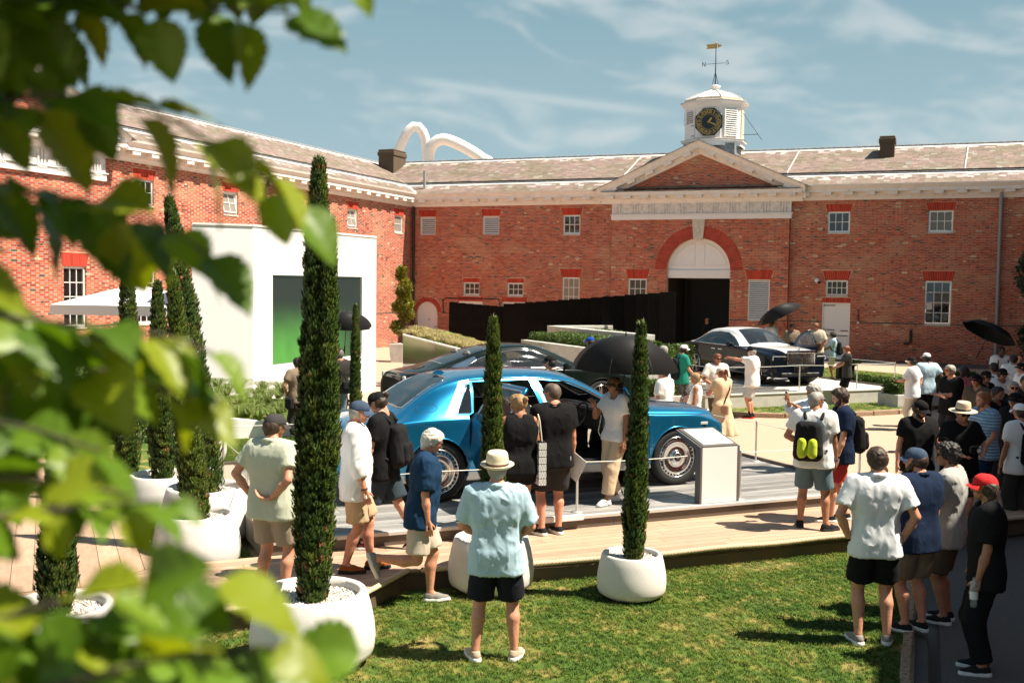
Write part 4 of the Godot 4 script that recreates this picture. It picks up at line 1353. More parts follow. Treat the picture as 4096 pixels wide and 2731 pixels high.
	obj("underframe",Geo.new().sheet(PackedVector2Array([st(2.25,-16.55),st(10.65,-16.55),st(10.65,-11.52),st(2.25,-11.52)]),0.37),M.black_metal,pf)
	# two white stanchion feet rails lying on the edge (loose trim)
	var lt:=Geo.new()
	lt.bar(st3(5.15,-11.43,0.42),st3(6.0,-11.43,0.42),0.05,0.07,Vector3.UP,0.008)
	obj("loose_edge_trim",lt,M.white_paint,pf)
	# posts and barrier cords
	var posts:=[[2.24,-16.3,"at the far left corner of the grey deck"],[2.22,-14.98,"behind the white planters, second along the deck's left side"],[2.24,-13.2,"beside the man in the pale green polo"],[2.3,-11.7,"behind the tall cypress at the deck corner"],[4.15,-11.62,"between the seated wheel and the hatted man"],[6.03,-11.66,"beside the man in the black T-shirt"],[8.43,-11.6,"just right of the white information lectern"],[10.55,-11.7,"at the near right corner of the deck"],[10.55,-14.1,"midway along the deck's right side"],[10.55,-16.4,"at the deck's far right corner by the tan dress"]]
	for p in posts: post(st3(p[0],p[1],0.43),0.665,"slim pale metal barrier post "+p[2])
	cord([st3(2.24,-16.3,1.06),st3(2.22,-14.98,1.06),st3(2.24,-13.2,1.06),st3(2.3,-11.7,1.06)],"white barrier cord along the left side of the grey deck")
	cord([st3(2.3,-11.7,1.06),st3(4.15,-11.62,1.06),st3(6.03,-11.66,1.06),st3(7.6,-11.6,1.06)],"white barrier cord across the front of the blue car")
	cord([st3(8.43,-11.6,1.06),st3(10.55,-11.7,1.06),st3(10.55,-14.1,1.06),st3(10.55,-16.4,1.06),st3(6.3,-16.45,1.06),st3(2.24,-16.3,1.06)],"white barrier cord round the right and back of the grey deck")
	# information lectern
	var lc:=thing("lectern","white information lectern with grey sides at the front edge of the deck","lectern",st3(7.78,-11.52,0.43),45)
	var pr:=PackedVector2Array([Vector2(0,0),Vector2(0,0.74),Vector2(-0.6,0.90),Vector2(-0.6,0.85),Vector2(-0.12,0.69),Vector2(-0.12,0)])
	for sx in [-0.03,0.55]:
		obj("side_panel",Geo.new().prism(pr,0.03,Transform3D(Basis(Vector3(0,0,1),Vector3.UP,Vector3(-1,0,0)),Vector3(sx+0.03,0,0))),M.lectern_grey,lc)
	obj("front_panel",Geo.new().box(Vector3(0.275,0.37,-0.014),Vector3(0.545,0.73,0.02)),M.white_paint,lc)
	var bb:=Basis(Vector3.RIGHT,atan2(0.16,0.6))
	obj("frame",Geo.new().box(Vector3(0.275,0.822,-0.3),Vector3(0.545,0.02,0.61),bb),M.lectern_grey,lc)
	var tp:=obj("sloping_panel",Geo.new().box(Vector3(0.275,0.832,-0.29),Vector3(0.47,0.02,0.5),bb,0.003),M.white_paint,lc)
	var tx:=obj("heading",text_mesh("PHANTOM",0.022,0.002),M.number_grey,tp)
	tx.basis=bb*Basis(Vector3.RIGHT,-PI/2)
	tx.position=Vector3(0.275,0.876,-0.43)
	# second deck,behind,for the dark coupe
	var cd:=thing("car_deck","pale concrete deck carrying the dark green coupe behind the blue car","deck")
	obj("slab",Geo.new().box(st3(9.2,-21.0,0.215),Vector3(6.4,0.43,3.6),Basis(U,Vector3.UP,W),0.01),M.concrete,cd)
	obj("surface",Geo.new().box(st3(9.2,-21.0,0.434),Vector3(6.2,0.012,3.4),Basis(U,Vector3.UP,W)),M.grey0,cd)
	# third deck for the two-tone car
	cd=thing("car_deck","concrete edged dark grey deck carrying the two-tone limousine","deck")
	obj("slab",Geo.new().box(st3(18.9,-26.2,0.22),Vector3(6.8,0.44,6.6),Basis(U,Vector3.UP,W),0.01),M.concrete,cd)
	obj("coping",Geo.new().box(st3(18.9,-22.98,0.45),Vector3(6.82,0.03,0.2),Basis(U,Vector3.UP,W),0.004),M.trim_metal,cd)
	deck(cd,PackedVector2Array([Vector2(15.55,-29.45),Vector2(22.25,-29.45),Vector2(22.25,-23.1),Vector2(15.55,-23.1)]),true,0.22,-29.5,30,0.462,0.02,"dkgrey",3,4.0,34)
	var lb:=Geo.new()
	lb.bar(st3(22.27,-29.4,0.46),st3(22.27,-22.9,0.46),0.06,0.06)
	obj("kerb_rail",lb,M.fascia,cd)
	for p in [[15.8,-23.1,"at the left front of the two-tone car"],[18.62,-23.05,"before the two-tone car's grille"],[20.6,-23.05,"beside the youth with the phone"],[22.1,-23.2,"at the right front corner of the two-tone car's deck"],[22.1,-27.5,"at the far right of the two-tone car's deck"],[16.0,-27.6,"by the rear door of the two-tone car"]]:
		post(st3(p[0],p[1],0.46),0.72,"slim pale metal barrier post "+p[2])
	cord([st3(16.0,-27.6,1.17),st3(15.8,-23.1,1.17),st3(18.62,-23.05,1.17),st3(20.6,-23.05,1.17),st3(22.1,-23.2,1.17),st3(22.1,-27.5,1.17)],"white barrier cord round the two-tone car's deck")
	pots()
func post(p: Vector3,h: float,label: String) -> void:
	var o:=thing("barrier_post",label,"barrier post",p,0,"barrier posts round the car decks")
	obj("stem",Geo.new().lathe([Vector2(0.016,0.01),Vector2(0.016,h-0.015),Vector2(0.018,h-0.015),Vector2(0.018,h),Vector2(0,h+0.004)],10),M.steel_post,o)
	obj("foot",Geo.new().lathe([Vector2(0.075,0),Vector2(0.075,0.008),Vector2(0.06,0.014),Vector2(0.018,0.018)],18),M.steel_post,o)
func cord(p: Array,label: String) -> void:
	var pts:=[]
	for i in p.size()-1:
		for k in 8:
			var f:=k/8.0
			pts.append(p[i].lerp(p[i+1],f)-Vector3(0,0.018*sin(PI*f),0))
	pts.append(p[p.size()-1])
	var o:=thing("barrier_cord",label,"cord")
	obj("line",Geo.new().tube(pts,0.0055,5),M.wire,o)
func pots() -> void:
	# [x,z,rim radius,height,label]
	var list:=[
		[-4.72,-7.58,0.44,0.62,"large white round planter of pale gravel holding the tallest cypress"],
		[-4.17,-10.17,0.38,0.56,"white round planter hidden behind the hatted man's legs"],
		[-2.74,-10.50,0.30,0.46,"white round planter standing alone on the lawn right of the hatted man"],
		[-7.49,-9.62,0.40,0.62,"white round planter nearest the boardwalk corner in the left group of three"],
		[-8.22,-10.76,0.47,0.66,"broad white round planter in the middle of the left group of three"],
		[-9.42,-11.40,0.42,0.62,"white round planter at the back of the left group of three"],
		[-6.36,-6.42,0.42,0.62,"white round planter low in the near left corner behind the leaves"],
		[-11.75,-15.3,0.33,0.95,"tall white planter at the far left corner of the grey deck"]]
	for e in list:
		var R: float=e[2]
		var h: float=e[3]
		var o:=thing("planter",e[4],"planter",Vector3(e[0],0.055,e[1]),0,"white planters along the boardwalk")
		var pf:=[Vector2(0.0,0.0),Vector2(R*0.80,0.0),Vector2(R*0.95,0.03),Vector2(R*1.13,h*0.14),Vector2(R*1.17,h*0.22),Vector2(R*1.19,h*0.36),Vector2(R*1.17,h*0.55),Vector2(R*1.10,h*0.8),Vector2(R*1.03,h*0.97),Vector2(R*1.0,h),Vector2(R*0.97,h*1.005),Vector2(R*0.88,h*0.99),Vector2(R*0.87,h*0.9),Vector2(R*0.87,h*0.8)]
		obj("bowl",Geo.new().lathe(pf,48),M.pot,o)
		var gv:=Geo.new()
		gv.lathe([Vector2(R*0.88,h*0.86),Vector2(0,h*0.88)],24)
		obj("gravel_bed",gv,M.pebble_bed,o)
		var r:=RandomNumberGenerator.new()
		r.seed=int(R*1000)+int(e[0]*10)
		var buf:=PackedFloat32Array()
		for i in 1300:
			var a:=r.randf()*TAU
			var d:=sqrt(r.randf())*R*0.86
			var s:=r.randf_range(0.006,0.013)
			var c:=Color(.72,.68,.63)*r.randf_range(0.75,1.15)
			if r.randf()<0.12: c=Color(.45,.36,.28)
			push(buf,Basis(Vector3(r.randf()-.5,r.randf()-.5,r.randf()-.5).normalized(),r.randf()*6.0).scaled(Vector3(s,s,s)),Vector3(cos(a)*d,h*0.875+r.randf()*0.008,sin(a)*d),c)
		multi("pebbles",unit_stone(),buf,M.pebble,o)
var stone_mesh: ArrayMesh
func unit_stone() -> ArrayMesh:
	if stone_mesh==null:
		stone_mesh=Geo.new().ball(Vector3.ZERO,Vector3(1.2,0.8,1.0),6,4).mesh()
	return stone_mesh
# ---------- black fin screen,concrete walls and hedges
func fins_and_planters() -> void:
	var sc:=thing("fin_screen","long black timber screen of upright fins rising towards the carriage arch","screen")
	# solid part then louvred fins; tops climb step by step
	var a:=Vector3(-17.8,0,-38.69)
	var b:=Vector3(-15.5,0,-39.0)
	var dirs:=(b-a).normalized()
	for i in 7:
		var p: Vector3=a.lerp(b,(i+0.5)/7.0)
		var h:=2.52-0.022*i
		var o:=obj("fin",Geo.new().box(Vector3(0,h*0.5,0),Vector3(0.332,h,0.07),Basis(),0.005),M.charred,sc,p)
		o.rotation.y=atan2(-dirs.z,dirs.x)
	var c:=Vector3(-15.2,0,-38.72)
	var d:=Vector3(-8.41,0,-36.48)
	for i in 15:
		var f:=i/14.0
		var p: Vector3=c.lerp(d,f)+Vector3(0,0,-1.1*sin(PI*f)*0.35)
		var h:=lerpf(2.50,3.06,f)
		var o:=obj("fin",Geo.new().box(Vector3(0,h*0.5,0),Vector3(0.56,h,0.08),Basis(),0.005),M.charred,sc,p)
		o.rotation.y=deg_to_rad(-8.0+26.0*f)
	# concrete walls (deck coordinates)
	var bs:=Basis(U,Vector3.UP,W)
	var v:=thing("concrete_wall","pale concrete wall in a sharp V behind the hedges","wall")
	obj("long_arm",Geo.new().box(st3(16.6,-30.9,0.9),Vector3(0.35,1.8,6.8),bs,0.01),M.concrete,v)
	obj("short_arm",Geo.new().box(st3(18.62,-34.25,0.9),Vector3(3.7,1.8,0.35),bs,0.01),M.concrete,v)
	v=thing("concrete_wall","lower pale concrete planter wall holding the clipped hedge behind the coupe","wall")
	obj("side",Geo.new().box(st3(14.45,-28.9,0.72),Vector3(0.25,1.44,6.0),bs,0.01),M.concrete,v)
	obj("end",Geo.new().box(st3(15.45,-25.9,0.6),Vector3(2.2,1.2,0.22),bs,0.01),M.concrete,v)
	hedge(st3(15.4,-29.0,1.2),Vector3(1.4,0.42,5.9),45,"clipped box hedge between the two pale concrete walls",900)
	hedge(st3(17.6,-33.2,1.2),Vector3(1.6,0.42,1.6),45,"clipped box hedge in the crook of the V-shaped concrete wall",400)
	hedge(st3(16.0,-26.3,0.95),Vector3(2.2,0.55,0.6),45,"short hedge on the concrete end wall beside the grey-haired visitor",350)
	for e in [[14.5,-23.6,1.6,"low concrete trough with a small hedge at the left of the two-tone car's deck"],[21.75,-22.05,1.95,"low concrete trough with a hedge at the right of the two-tone car's deck"],[24.6,-23.5,1.6,"concrete trough in the shade behind the men in white caps"]]:
		var o:=thing("trough",e[3],"trough",st3(e[0],e[1],0.11),45)
		obj("box",Geo.new().box(Vector3(0,0.16,0),Vector3(e[2],0.34,0.75),Basis(),0.012),M.concrete,o)
		hedge(st3(e[0],e[1],0.3),Vector3(e[2]-0.2,0.45,0.5),45,"bright green hedge growing in the "+("left" if e[0]<15 else ("right" if e[0]<23 else "shaded"))+" concrete trough",380)
	hedge(Vector3(-1.35,0.11,-34.4),Vector3(2.0,0.36,0.5),-38,"low ground hedge along the far side of the two-tone car's deck",420)
	# lectern by the two-tone car
	var lc:=thing("lectern","black information lectern beside the two-tone car","lectern",Vector3(-2.35,0.11,-34.6),45)
	var pr:=PackedVector2Array([Vector2(0,0),Vector2(0,0.78),Vector2(-0.65,1.02),Vector2(-0.65,0.95),Vector2(-0.14,0.72),Vector2(-0.14,0)])
	obj("body",Geo.new().prism(pr,0.62,Transform3D(Basis(Vector3(0,0,-1),Vector3.UP,Vector3(1,0,0)),Vector3(-0.3,0,0))),M.black_metal,lc)
	obj("sloping_panel",Geo.new().box(Vector3(0.01,0.905,0.33),Vector3(0.55,0.012,0.55),Basis(Vector3.RIGHT,-0.355)),M.black_gloss,lc)
	# white rail post left of the fins
	var ra:=thing("rail","thin white rail against the left end of the black screen","rail",Vector3(-19.5,0,-41.5))
	obj("rail",Geo.new().tube([Vector3(0,0,0),Vector3(0,1.0,0),Vector3(0.05,1.03,0),Vector3(1.5,1.03,0.2)],0.025,6),M.white_paint,ra)
func leaf_clump(n: int,size: float,spread: float,sd: int,elong:=1.0) -> ArrayMesh:
	var r:=RandomNumberGenerator.new()
	r.seed=sd
	var g:=Geo.new()
	g.usec=true
	for i in n:
		var d:=Vector3(r.randf_range(-1,1),r.randf_range(-0.6,1),r.randf_range(-1,1)).normalized()
		var p:=d*spread*r.randf_range(0.3,1.0)
		var s:=d.cross(Vector3(r.randf_range(-1,1),r.randf_range(-1,1),r.randf_range(-1,1))).normalized()
		var f:=(d+Vector3(0,0.3,0)+s*r.randf_range(-.6,.6)).normalized()
		var k:=size*r.randf_range(0.7,1.3)
		var nrm:=(f.cross(s).normalized()+d*0.7).normalized()
		g.col=Color.WHITE*r.randf_range(0.6,1.25)
		g.qn(p,p+f*k*0.5*elong+s*k*0.35,p+f*k*elong,p+f*k*0.5*elong-s*k*0.35,nrm,nrm,nrm,nrm)
	return g.mesh()
var hedge_clump: ArrayMesh
func hedge(p: Vector3,size: Vector3,yaw: float,label: String,n: int) -> void:
	if hedge_clump==null: hedge_clump=leaf_clump(14,0.038,0.05,5)
	var o:=thing("hedge",label,"hedge",p,yaw)
	obj("branches",Geo.new().box(Vector3(0,size.y*0.47,0),size*0.94,Basis(),0.03),M.hedge_core,o)
	var buf:=PackedFloat32Array()
	var r:=RandomNumberGenerator.new()
	r.seed=int(p.x*100)+n
	for i in n*3:
		var q:=Vector3(r.randf_range(-.5,.5),r.randf_range(0,1),r.randf_range(-.5,.5))
		match r.randi() % 4:
			0: q.x=-0.5 if r.randf()<0.5 else 0.5
			1: q.z=-0.5 if r.randf()<0.5 else 0.5
			_: q.y=1.0
		var s:=r.randf_range(0.8,1.5)
		var c:=Color(.055,.10,.012).lerp(Color(.10,.16,.02),r.randf())
		push(buf,Basis(Vector3(r.randf(),r.randf(),r.randf()).normalized(),r.randf()*TAU).scaled(Vector3.ONE*s),Vector3(q.x*size.x,q.y*size.y,q.z*size.z)+Vector3(r.randf()-.5,r.randf()-.5,r.randf()-.5)*0.05,c)
	multi("foliage",hedge_clump,buf,M.leaf,o)
# ---------- white screen building,ramp walls and fountain grass,parasols
func screen_block() -> void:
	var bx:=-15.5
	var b:=thing("screen_building","plain white display block with a large green and black screen","building",Vector3(bx,0,-22.1))
	var h:=4.62
	var plan:=PackedVector2Array([Vector2(0,0),Vector2(0,-6.3),Vector2(-5.0,-6.3),Vector2(-1.02,1.02)])
	# front wall with a recess for the screen
	var z0:=-0.85; var z1:=-5.45
	var y0:=1.12; var y1:=3.42
	var g:=Geo.new()
	g.q(Vector3(0,0,0),Vector3(0,0,-6.3),Vector3(0,y0,-6.3),Vector3(0,y0,0),Vector3.RIGHT)
	g.q(Vector3(0,y1,0),Vector3(0,y1,-6.3),Vector3(0,h,-6.3),Vector3(0,h,0),Vector3.RIGHT)
	g.q(Vector3(0,y0,0),Vector3(0,y0,z0),Vector3(0,y1,z0),Vector3(0,y1,0),Vector3.RIGHT)
	g.q(Vector3(0,y0,z1),Vector3(0,y0,-6.3),Vector3(0,y1,-6.3),Vector3(0,y1,z1),Vector3.RIGHT)
	for e in [[y0,Vector3.UP],[y1,Vector3.DOWN]]: g.q(Vector3(0,e[0],z0),Vector3(0,e[0],z1),Vector3(-0.06,e[0],z1),Vector3(-0.06,e[0],z0),e[1])
	for e in [[z0,Vector3.FORWARD],[z1,Vector3.BACK]]: g.q(Vector3(0,y0,e[0]),Vector3(0,y1,e[0]),Vector3(-0.06,y1,e[0]),Vector3(-0.06,y0,e[0]),e[1])
	obj("front_wall",g,M.white_wall,b)
	var s:=Geo.new()
	s.q(Vector3(0,0,0),Vector3(-1.02,0,1.02),Vector3(-1.02,h,1.02),Vector3(0,h,0),Vector3(1,0,1))
	s.q(Vector3(0,0,-6.3),Vector3(-5.0,0,-6.3),Vector3(-5.0,h,-6.3),Vector3(0,h,-6.3),Vector3.FORWARD)
	s.q(Vector3(-5.0,0,-6.3),Vector3(-1.02,0,1.02),Vector3(-1.02,h,1.02),Vector3(-5.0,h,-6.3),Vector3(-1,0,0.5))
	obj("side_wall",s,M.white_wall,b)
	obj("roof",Geo.new().sheet(plan,h-0.04),M.white_wall,b)
	var cp:=Geo.new()
	cp.bar(Vector3(0,h+0.005,0.02),Vector3(0,h+0.005,-6.3),0.05,0.05)
	cp.bar(Vector3(-1.02,h+0.005,1.02),Vector3(0,h+0.005,0),0.05,0.048)
	obj("coping",cp,M.white_paint,b)
	# screen: a green field fading to black,shown by the panel itself
	var im:=Image.create(64,96,false,Image.FORMAT_RGB8)
	var nz:=FastNoiseLite.new()
	nz.seed=3
	nz.frequency=0.03
	for y in 96:
		for x in 64:
			var v:=y/95.0
			var w:=x/63.0
			var k:=smoothstep(0.25,0.95,v)*(1.0-0.86*smoothstep(0.35,1.0,w))*(0.95+0.3*nz.get_noise_2d(x*3.0,y*0.6))
			im.set_pixel(x,y,Color(0.012+0.055*k,0.022+0.23*k,0.017+0.02*k).linear_to_srgb())
	var sm:=mat("screen_panel",.004,.004,.004,0.5)
	sm.emission_enabled=true
	sm.emission_texture=ImageTexture.create_from_image(im)
	sm.emission_operator=BaseMaterial3D.EMISSION_OP_MULTIPLY
	sm.emission=Color.WHITE
	sm.emission_energy_multiplier=1.0
	var sg:=Geo.new()
	sg.useuv=true
	for e in [[[z0,y0],[z1,y0],[z1,y1]],[[z0,y0],[z1,y1],[z0,y1]]]:
		sg.tri(Vector3(-0.055,e[0][1],e[0][0]),Vector3(-0.055,e[1][1],e[1][0]),Vector3(-0.055,e[2][1],e[2][0]),Vector3.RIGHT)
	for p in sg.v: sg.uv.append(Vector2((p.z-z0)/(z1-z0),(y1-p.y)/(y1-y0)))
	var scr:=obj("screen",sg,sm,b)
	# white ramp wall in front of it,sinking to the right
	var rw:=thing("planter_wall","white planter wall whose top sweeps down to the right before the display block","wall",Vector3.ZERO)
	var top:=PackedVector2Array([Vector2(-3.0,0.0),Vector2(6.2,0.0),Vector2(6.2,0.14)])
	for k in 20:
		var f:=k/19.0
		top.append(Vector2(6.2-9.2*f,0.14+1.75*pow(f,1.55)))
	obj("wall",Geo.new().prism(top,0.22,Transform3D(Basis(U,Vector3.UP,-W),st3(0,-21.9,0.05))),M.white_wall,rw)
	var bk:=[]
	var fill:=Geo.new()
	for k in 20:
		var f:=k/19.0
		bk.append([6.2-9.2*f,0.1+1.7*pow(f,1.55)])
	for k in 19:
		fill.q(st3(bk[k][0],-22.12,bk[k][1]),st3(bk[k+1][0],-22.12,bk[k+1][1]),st3(bk[k+1][0],-25.8,bk[k+1][1]+0.25),st3(bk[k][0],-25.8,bk[k][1]+0.25),Vector3.UP)
	obj("earth",fill,M.soil,rw)
	var r:=RandomNumberGenerator.new()
	r.seed=41
	var tm:=fountain_tuft(1)
	var tm2:=fountain_tuft(2)
	for row in 7:
		for i in 15:
			var s2:=-1.6+i*0.52+(row % 2)*0.26+r.randf_range(-.08,.08)
			var t2:=-22.45-row*0.5+r.randf_range(-.06,.06)
			if s2>5.9: continue
			var f2:=(6.2-s2)/9.2
			tussock(st3(s2,t2,0.07+1.7*pow(f2,1.55)+0.06*row/1.0),r.randf_range(0.85,1.15),tm if (i+row) % 2==0 else tm2,M.tussock_green,"green fountain grass tussock in the white sweeping planter","grass tussocks in the white sweeping planter",r)
	# polished steel wall and pale fountain grass right of the block
	var mw:=thing("planter_wall","polished steel panelled planter wall with a sloping white coping behind the coupe","wall")
	var p0:=Vector3(-15.2,0,-29.6)
	var p1:=Vector3(-10.2,0,-31.0)
	var d:=(p1-p0).normalized()
	var mb:=Basis(d,Vector3.UP,d.cross(Vector3.UP))
	for i in 5:
		var f0:=i/5.0
		var f1:=(i+1)/5.0
		var pl:=PackedVector2Array([Vector2(f0*5.19+0.005,0),Vector2(f1*5.19-0.005,0),Vector2(f1*5.19-0.005,lerpf(1.62,0.42,f1)),Vector2(f0*5.19+0.005,lerpf(1.62,0.42,f0))])
		var o:=obj("panel",Geo.new().prism(pl,-0.04,Transform3D(mb*Basis(Vector3.UP,[0.02,-0.025,0.015,-0.02,0.02][i]),p0)),M.mirror,mw)
	obj("coping",Geo.new().bar(p0+Vector3(0,1.65,0),p1+Vector3(0,0.44,0),0.14,0.05,Vector3.UP,0.006),M.white_paint,mw)
	var er:=Geo.new()
	er.q(p0+Vector3(0,1.5,-0.1),p1+Vector3(0,0.3,-0.1),p1+Vector3(-1.5,0.45,-4.0),p0+Vector3(-0.3,1.6,-4.0),Vector3.UP)
	obj("earth",er,M.soil,mw)
	for row in 5:
		for i in 11:
			var f3:=(i+0.5*(row % 2))/11.0
			var p:=p0.lerp(p1,f3)+Vector3(-0.08*row+r.randf_range(-.05,.05),lerpf(1.5,0.3,f3),-0.3-row*0.45)
			tussock(p,r.randf_range(0.9,1.2),tm if (i+row) % 2==0 else tm2,M.tussock_gold if f3<0.7 else M.tussock_green,"straw coloured fountain grass tussock above the polished steel wall","pale grass tussocks above the steel wall",r)
	var gs:=thing("sign_post","small grey blank sign board standing before the steel wall","sign",Vector3(-13.0,0.43,-25.9),30)
	obj("board",Geo.new().prism(PackedVector2Array([Vector2(-0.2,0.0),Vector2(0.17,0.0),Vector2(0.2,0.62),Vector2(-0.26,0.62)]),0.06),M.concrete,gs)
	# parasols by the left wing
	for e in [[-18.9,-21.9,"white square parasol nearest the leaves on the left"],[-19.4,-25.4,"white square parasol further back, half hidden by cypresses"]]:
		var pa:=thing("parasol",e[2],"parasol",Vector3(e[0],0,e[1]),12)
		var cg:=Geo.new()
		for k in 4:
			var c0:=Vector3(cos(k*PI/2+PI/4),0,sin(k*PI/2+PI/4))*2.1
			var c1:=Vector3(cos((k+1)*PI/2+PI/4),0,sin((k+1)*PI/2+PI/4))*2.1
			var apex:=Vector3(0,3.15,0)
			var y:=Vector3(0,2.62,0)
			cg.q(apex,c0+y,c1+y,apex,c0+c1+Vector3(0,6,0))
			cg.q(c0+y,c1+y,c1+y-Vector3(0,0.24,0),c0+y-Vector3(0,0.24,0),c0+c1)
			obj("rib",Geo.new().tube([Vector3(0,3.05,0),c0+y-Vector3(0,0.04,0)],0.018,5),M.stone,pa)
		obj("canopy",cg,M.parasol,pa)
		obj("pole",Geo.new().tube([Vector3.ZERO,Vector3(0,3.2,0)],0.04,8),M.white_paint,pa)
		obj("finial",Geo.new().ball(Vector3(0,3.24,0),Vector3.ONE*0.065),M.white_paint,pa)
	var tb:=thing("serving_counter","white counter with square posts under the parasols on the left","counter",Vector3(-19.6,0,-22.8),45)
	obj("top",Geo.new().box(Vector3(0,1.05,0),Vector3(2.2,0.08,0.7),Basis(),0.01),M.white_paint,tb)
	for sx in [-1.0,1.0]: obj("leg",Geo.new().box(Vector3(sx,0.5,0),Vector3(0.1,1.02,0.5)),M.white_paint,tb)
	hedge(st3(-1.4,-22.6,0.05),Vector3(7.0,1.35,1.6),45,"dark green hedge behind the left boardwalk arm and white planters",2600)
var tuss_n:=0
func fountain_tuft(sd: int) -> ArrayMesh:
	var r:=RandomNumberGenerator.new()
	r.seed=sd
	var g:=Geo.new()
	g.usec=true
	for i in 130:
		var a:=r.randf()*TAU
		var d:=Vector3(cos(a),0,sin(a))
		var s:=d.cross(Vector3.UP)*0.006
		var reach:=0.36*sqrt(r.randf())+0.05
		var top:=0.40-reach*0.2
		g.col=Color.WHITE*r.randf_range(0.7,1.25)
		var p:=d*0.04*r.randf()
		var pts:=[]
		for k in 5:
			var f:=k/4.0
			pts.append(p+d*reach*f+Vector3(0,top*sin(f*2.3)/sin(1.57)*(1.0-0.1*f),0))
		for k in 4:
			var w0: float=1.0-k/4.0*0.7
			var w1: float=1.0-(k+1)/4.0*0.7
			var dd: Vector3=(pts[k+1]-pts[k]).normalized()
			var n:=(s.cross(dd)).normalized()
			if n.y<0: n=-n
			n=(n+d*0.3).normalized()
			g.qn(pts[k]-s*w0,pts[k]+s*w0,pts[k+1]+s*w1,pts[k+1]-s*w1,n,n,n,n)
	return g.mesh()
func tussock(p: Vector3,s: float,m: Mesh,mt: Material,label: String,group: String,r: RandomNumberGenerator) -> void:
	var o:=obj("grass_tussock",m,mt)
	o.position=p
	o.rotation.y=r.randf()*TAU
	o.scale=Vector3.ONE*s
	tag(o,label,"grass tussock",group)
# ---------- cars. Local axes: x forward from the tail,y up,z to the car's right
func curve_at(k: Array,x: float) -> float:
	var n:=k.size()
	if x<=k[0][0]: return k[0][1]
	if x>=k[n-1][0]: return k[n-1][1]
	for i in n-1:
		if x<=k[i+1][0]:
			var x0: float=k[i][0]
			var x1: float=k[i+1][0]
			var h:=x1-x0
			var d: float=(k[i+1][1]-k[i][1])/h
			var m0: float=d if i==0 else (k[i+1][1]-k[i-1][1])/(x1-k[i-1][0])
			var m1: float=d if i==n-2 else (k[i+2][1]-k[i][1])/(k[i+2][0]-x0)
			var f:=(x-x0)/h
			return (2*f*f*f-3*f*f+1)*k[i][1]+(f*f*f-2*f*f+f)*h*m0+(3*f*f-2*f*f*f)*k[i+1][1]+(f*f*f-f*f)*h*m1
	return 0.0
func section(S: Dictionary,x: float) -> PackedVector2Array:      # half section as (z,y) from sill to centre line
	var top:=curve_at(S.top,x)
	var ry:=minf(curve_at(S.rail_y,x),top-0.012)
	var rw:=curve_at(S.rail_w,x)
	var by:=minf(curve_at(S.belt_y,x),ry-0.05)
	var bw:=curve_at(S.belt_w,x)
	var mw:=curve_at(S.mid_w,x)
	var sy:=curve_at(S.sill_y,x)
	var sw:=curve_at(S.sill_w,x)
	var g:=(ry-by)
	var c:=[Vector2(sw-0.10,sy),Vector2(sw-0.015,sy+0.02),Vector2(sw,sy+0.08),Vector2(mw,lerpf(sy,by,0.45)),Vector2(bw+0.005,lerpf(sy,by,0.8)),Vector2(bw,by-0.02),Vector2(lerpf(bw,rw,0.12),by+0.025+0.02*g),Vector2(lerpf(bw,rw,0.6),lerpf(by,ry,0.62)),Vector2(rw+0.012,ry-0.03-0.03*g),Vector2(rw-0.025,ry),Vector2(rw*0.82,lerpf(ry,top,0.52)),Vector2(rw*0.5,lerpf(ry,top,0.86)),Vector2(rw*0.2,lerpf(ry,top,0.985)),Vector2(0,top)]
	var out:=PackedVector2Array()
	for i in c.size()-1:
		var p0: Vector2=c[maxi(i-1,0)]
		var p3: Vector2=c[mini(i+2,c.size()-1)]
		if i==c.size()-2: p3=Vector2(-c[i].x,c[i].y)
		for k in 3: out.append(c[i].cubic_interpolate(c[i+1],p0,p3,k/3.0))
	out.append(c[c.size()-1])
	return out
func side_z(S: Dictionary,x: float,y: float) -> float:
	var s:=section(S,x)
	for j in s.size()-1:
		if s[j].y<=y and s[j+1].y>y: return lerpf(s[j].x,s[j+1].x,(y-s[j].y)/(s[j+1].y-s[j].y))
	return s[s.size()-1].x
func top_at(S: Dictionary,x: float,z: float) -> float:
	var s:=section(S,x)
	var a:=absf(z)
	for j in range(s.size()-2,-1,-1):
		if s[j].x>=a: return lerpf(s[j+1].y,s[j].y,(a-s[j+1].x)/maxf(1e-5,s[j].x-s[j+1].x))
	return s[6].y
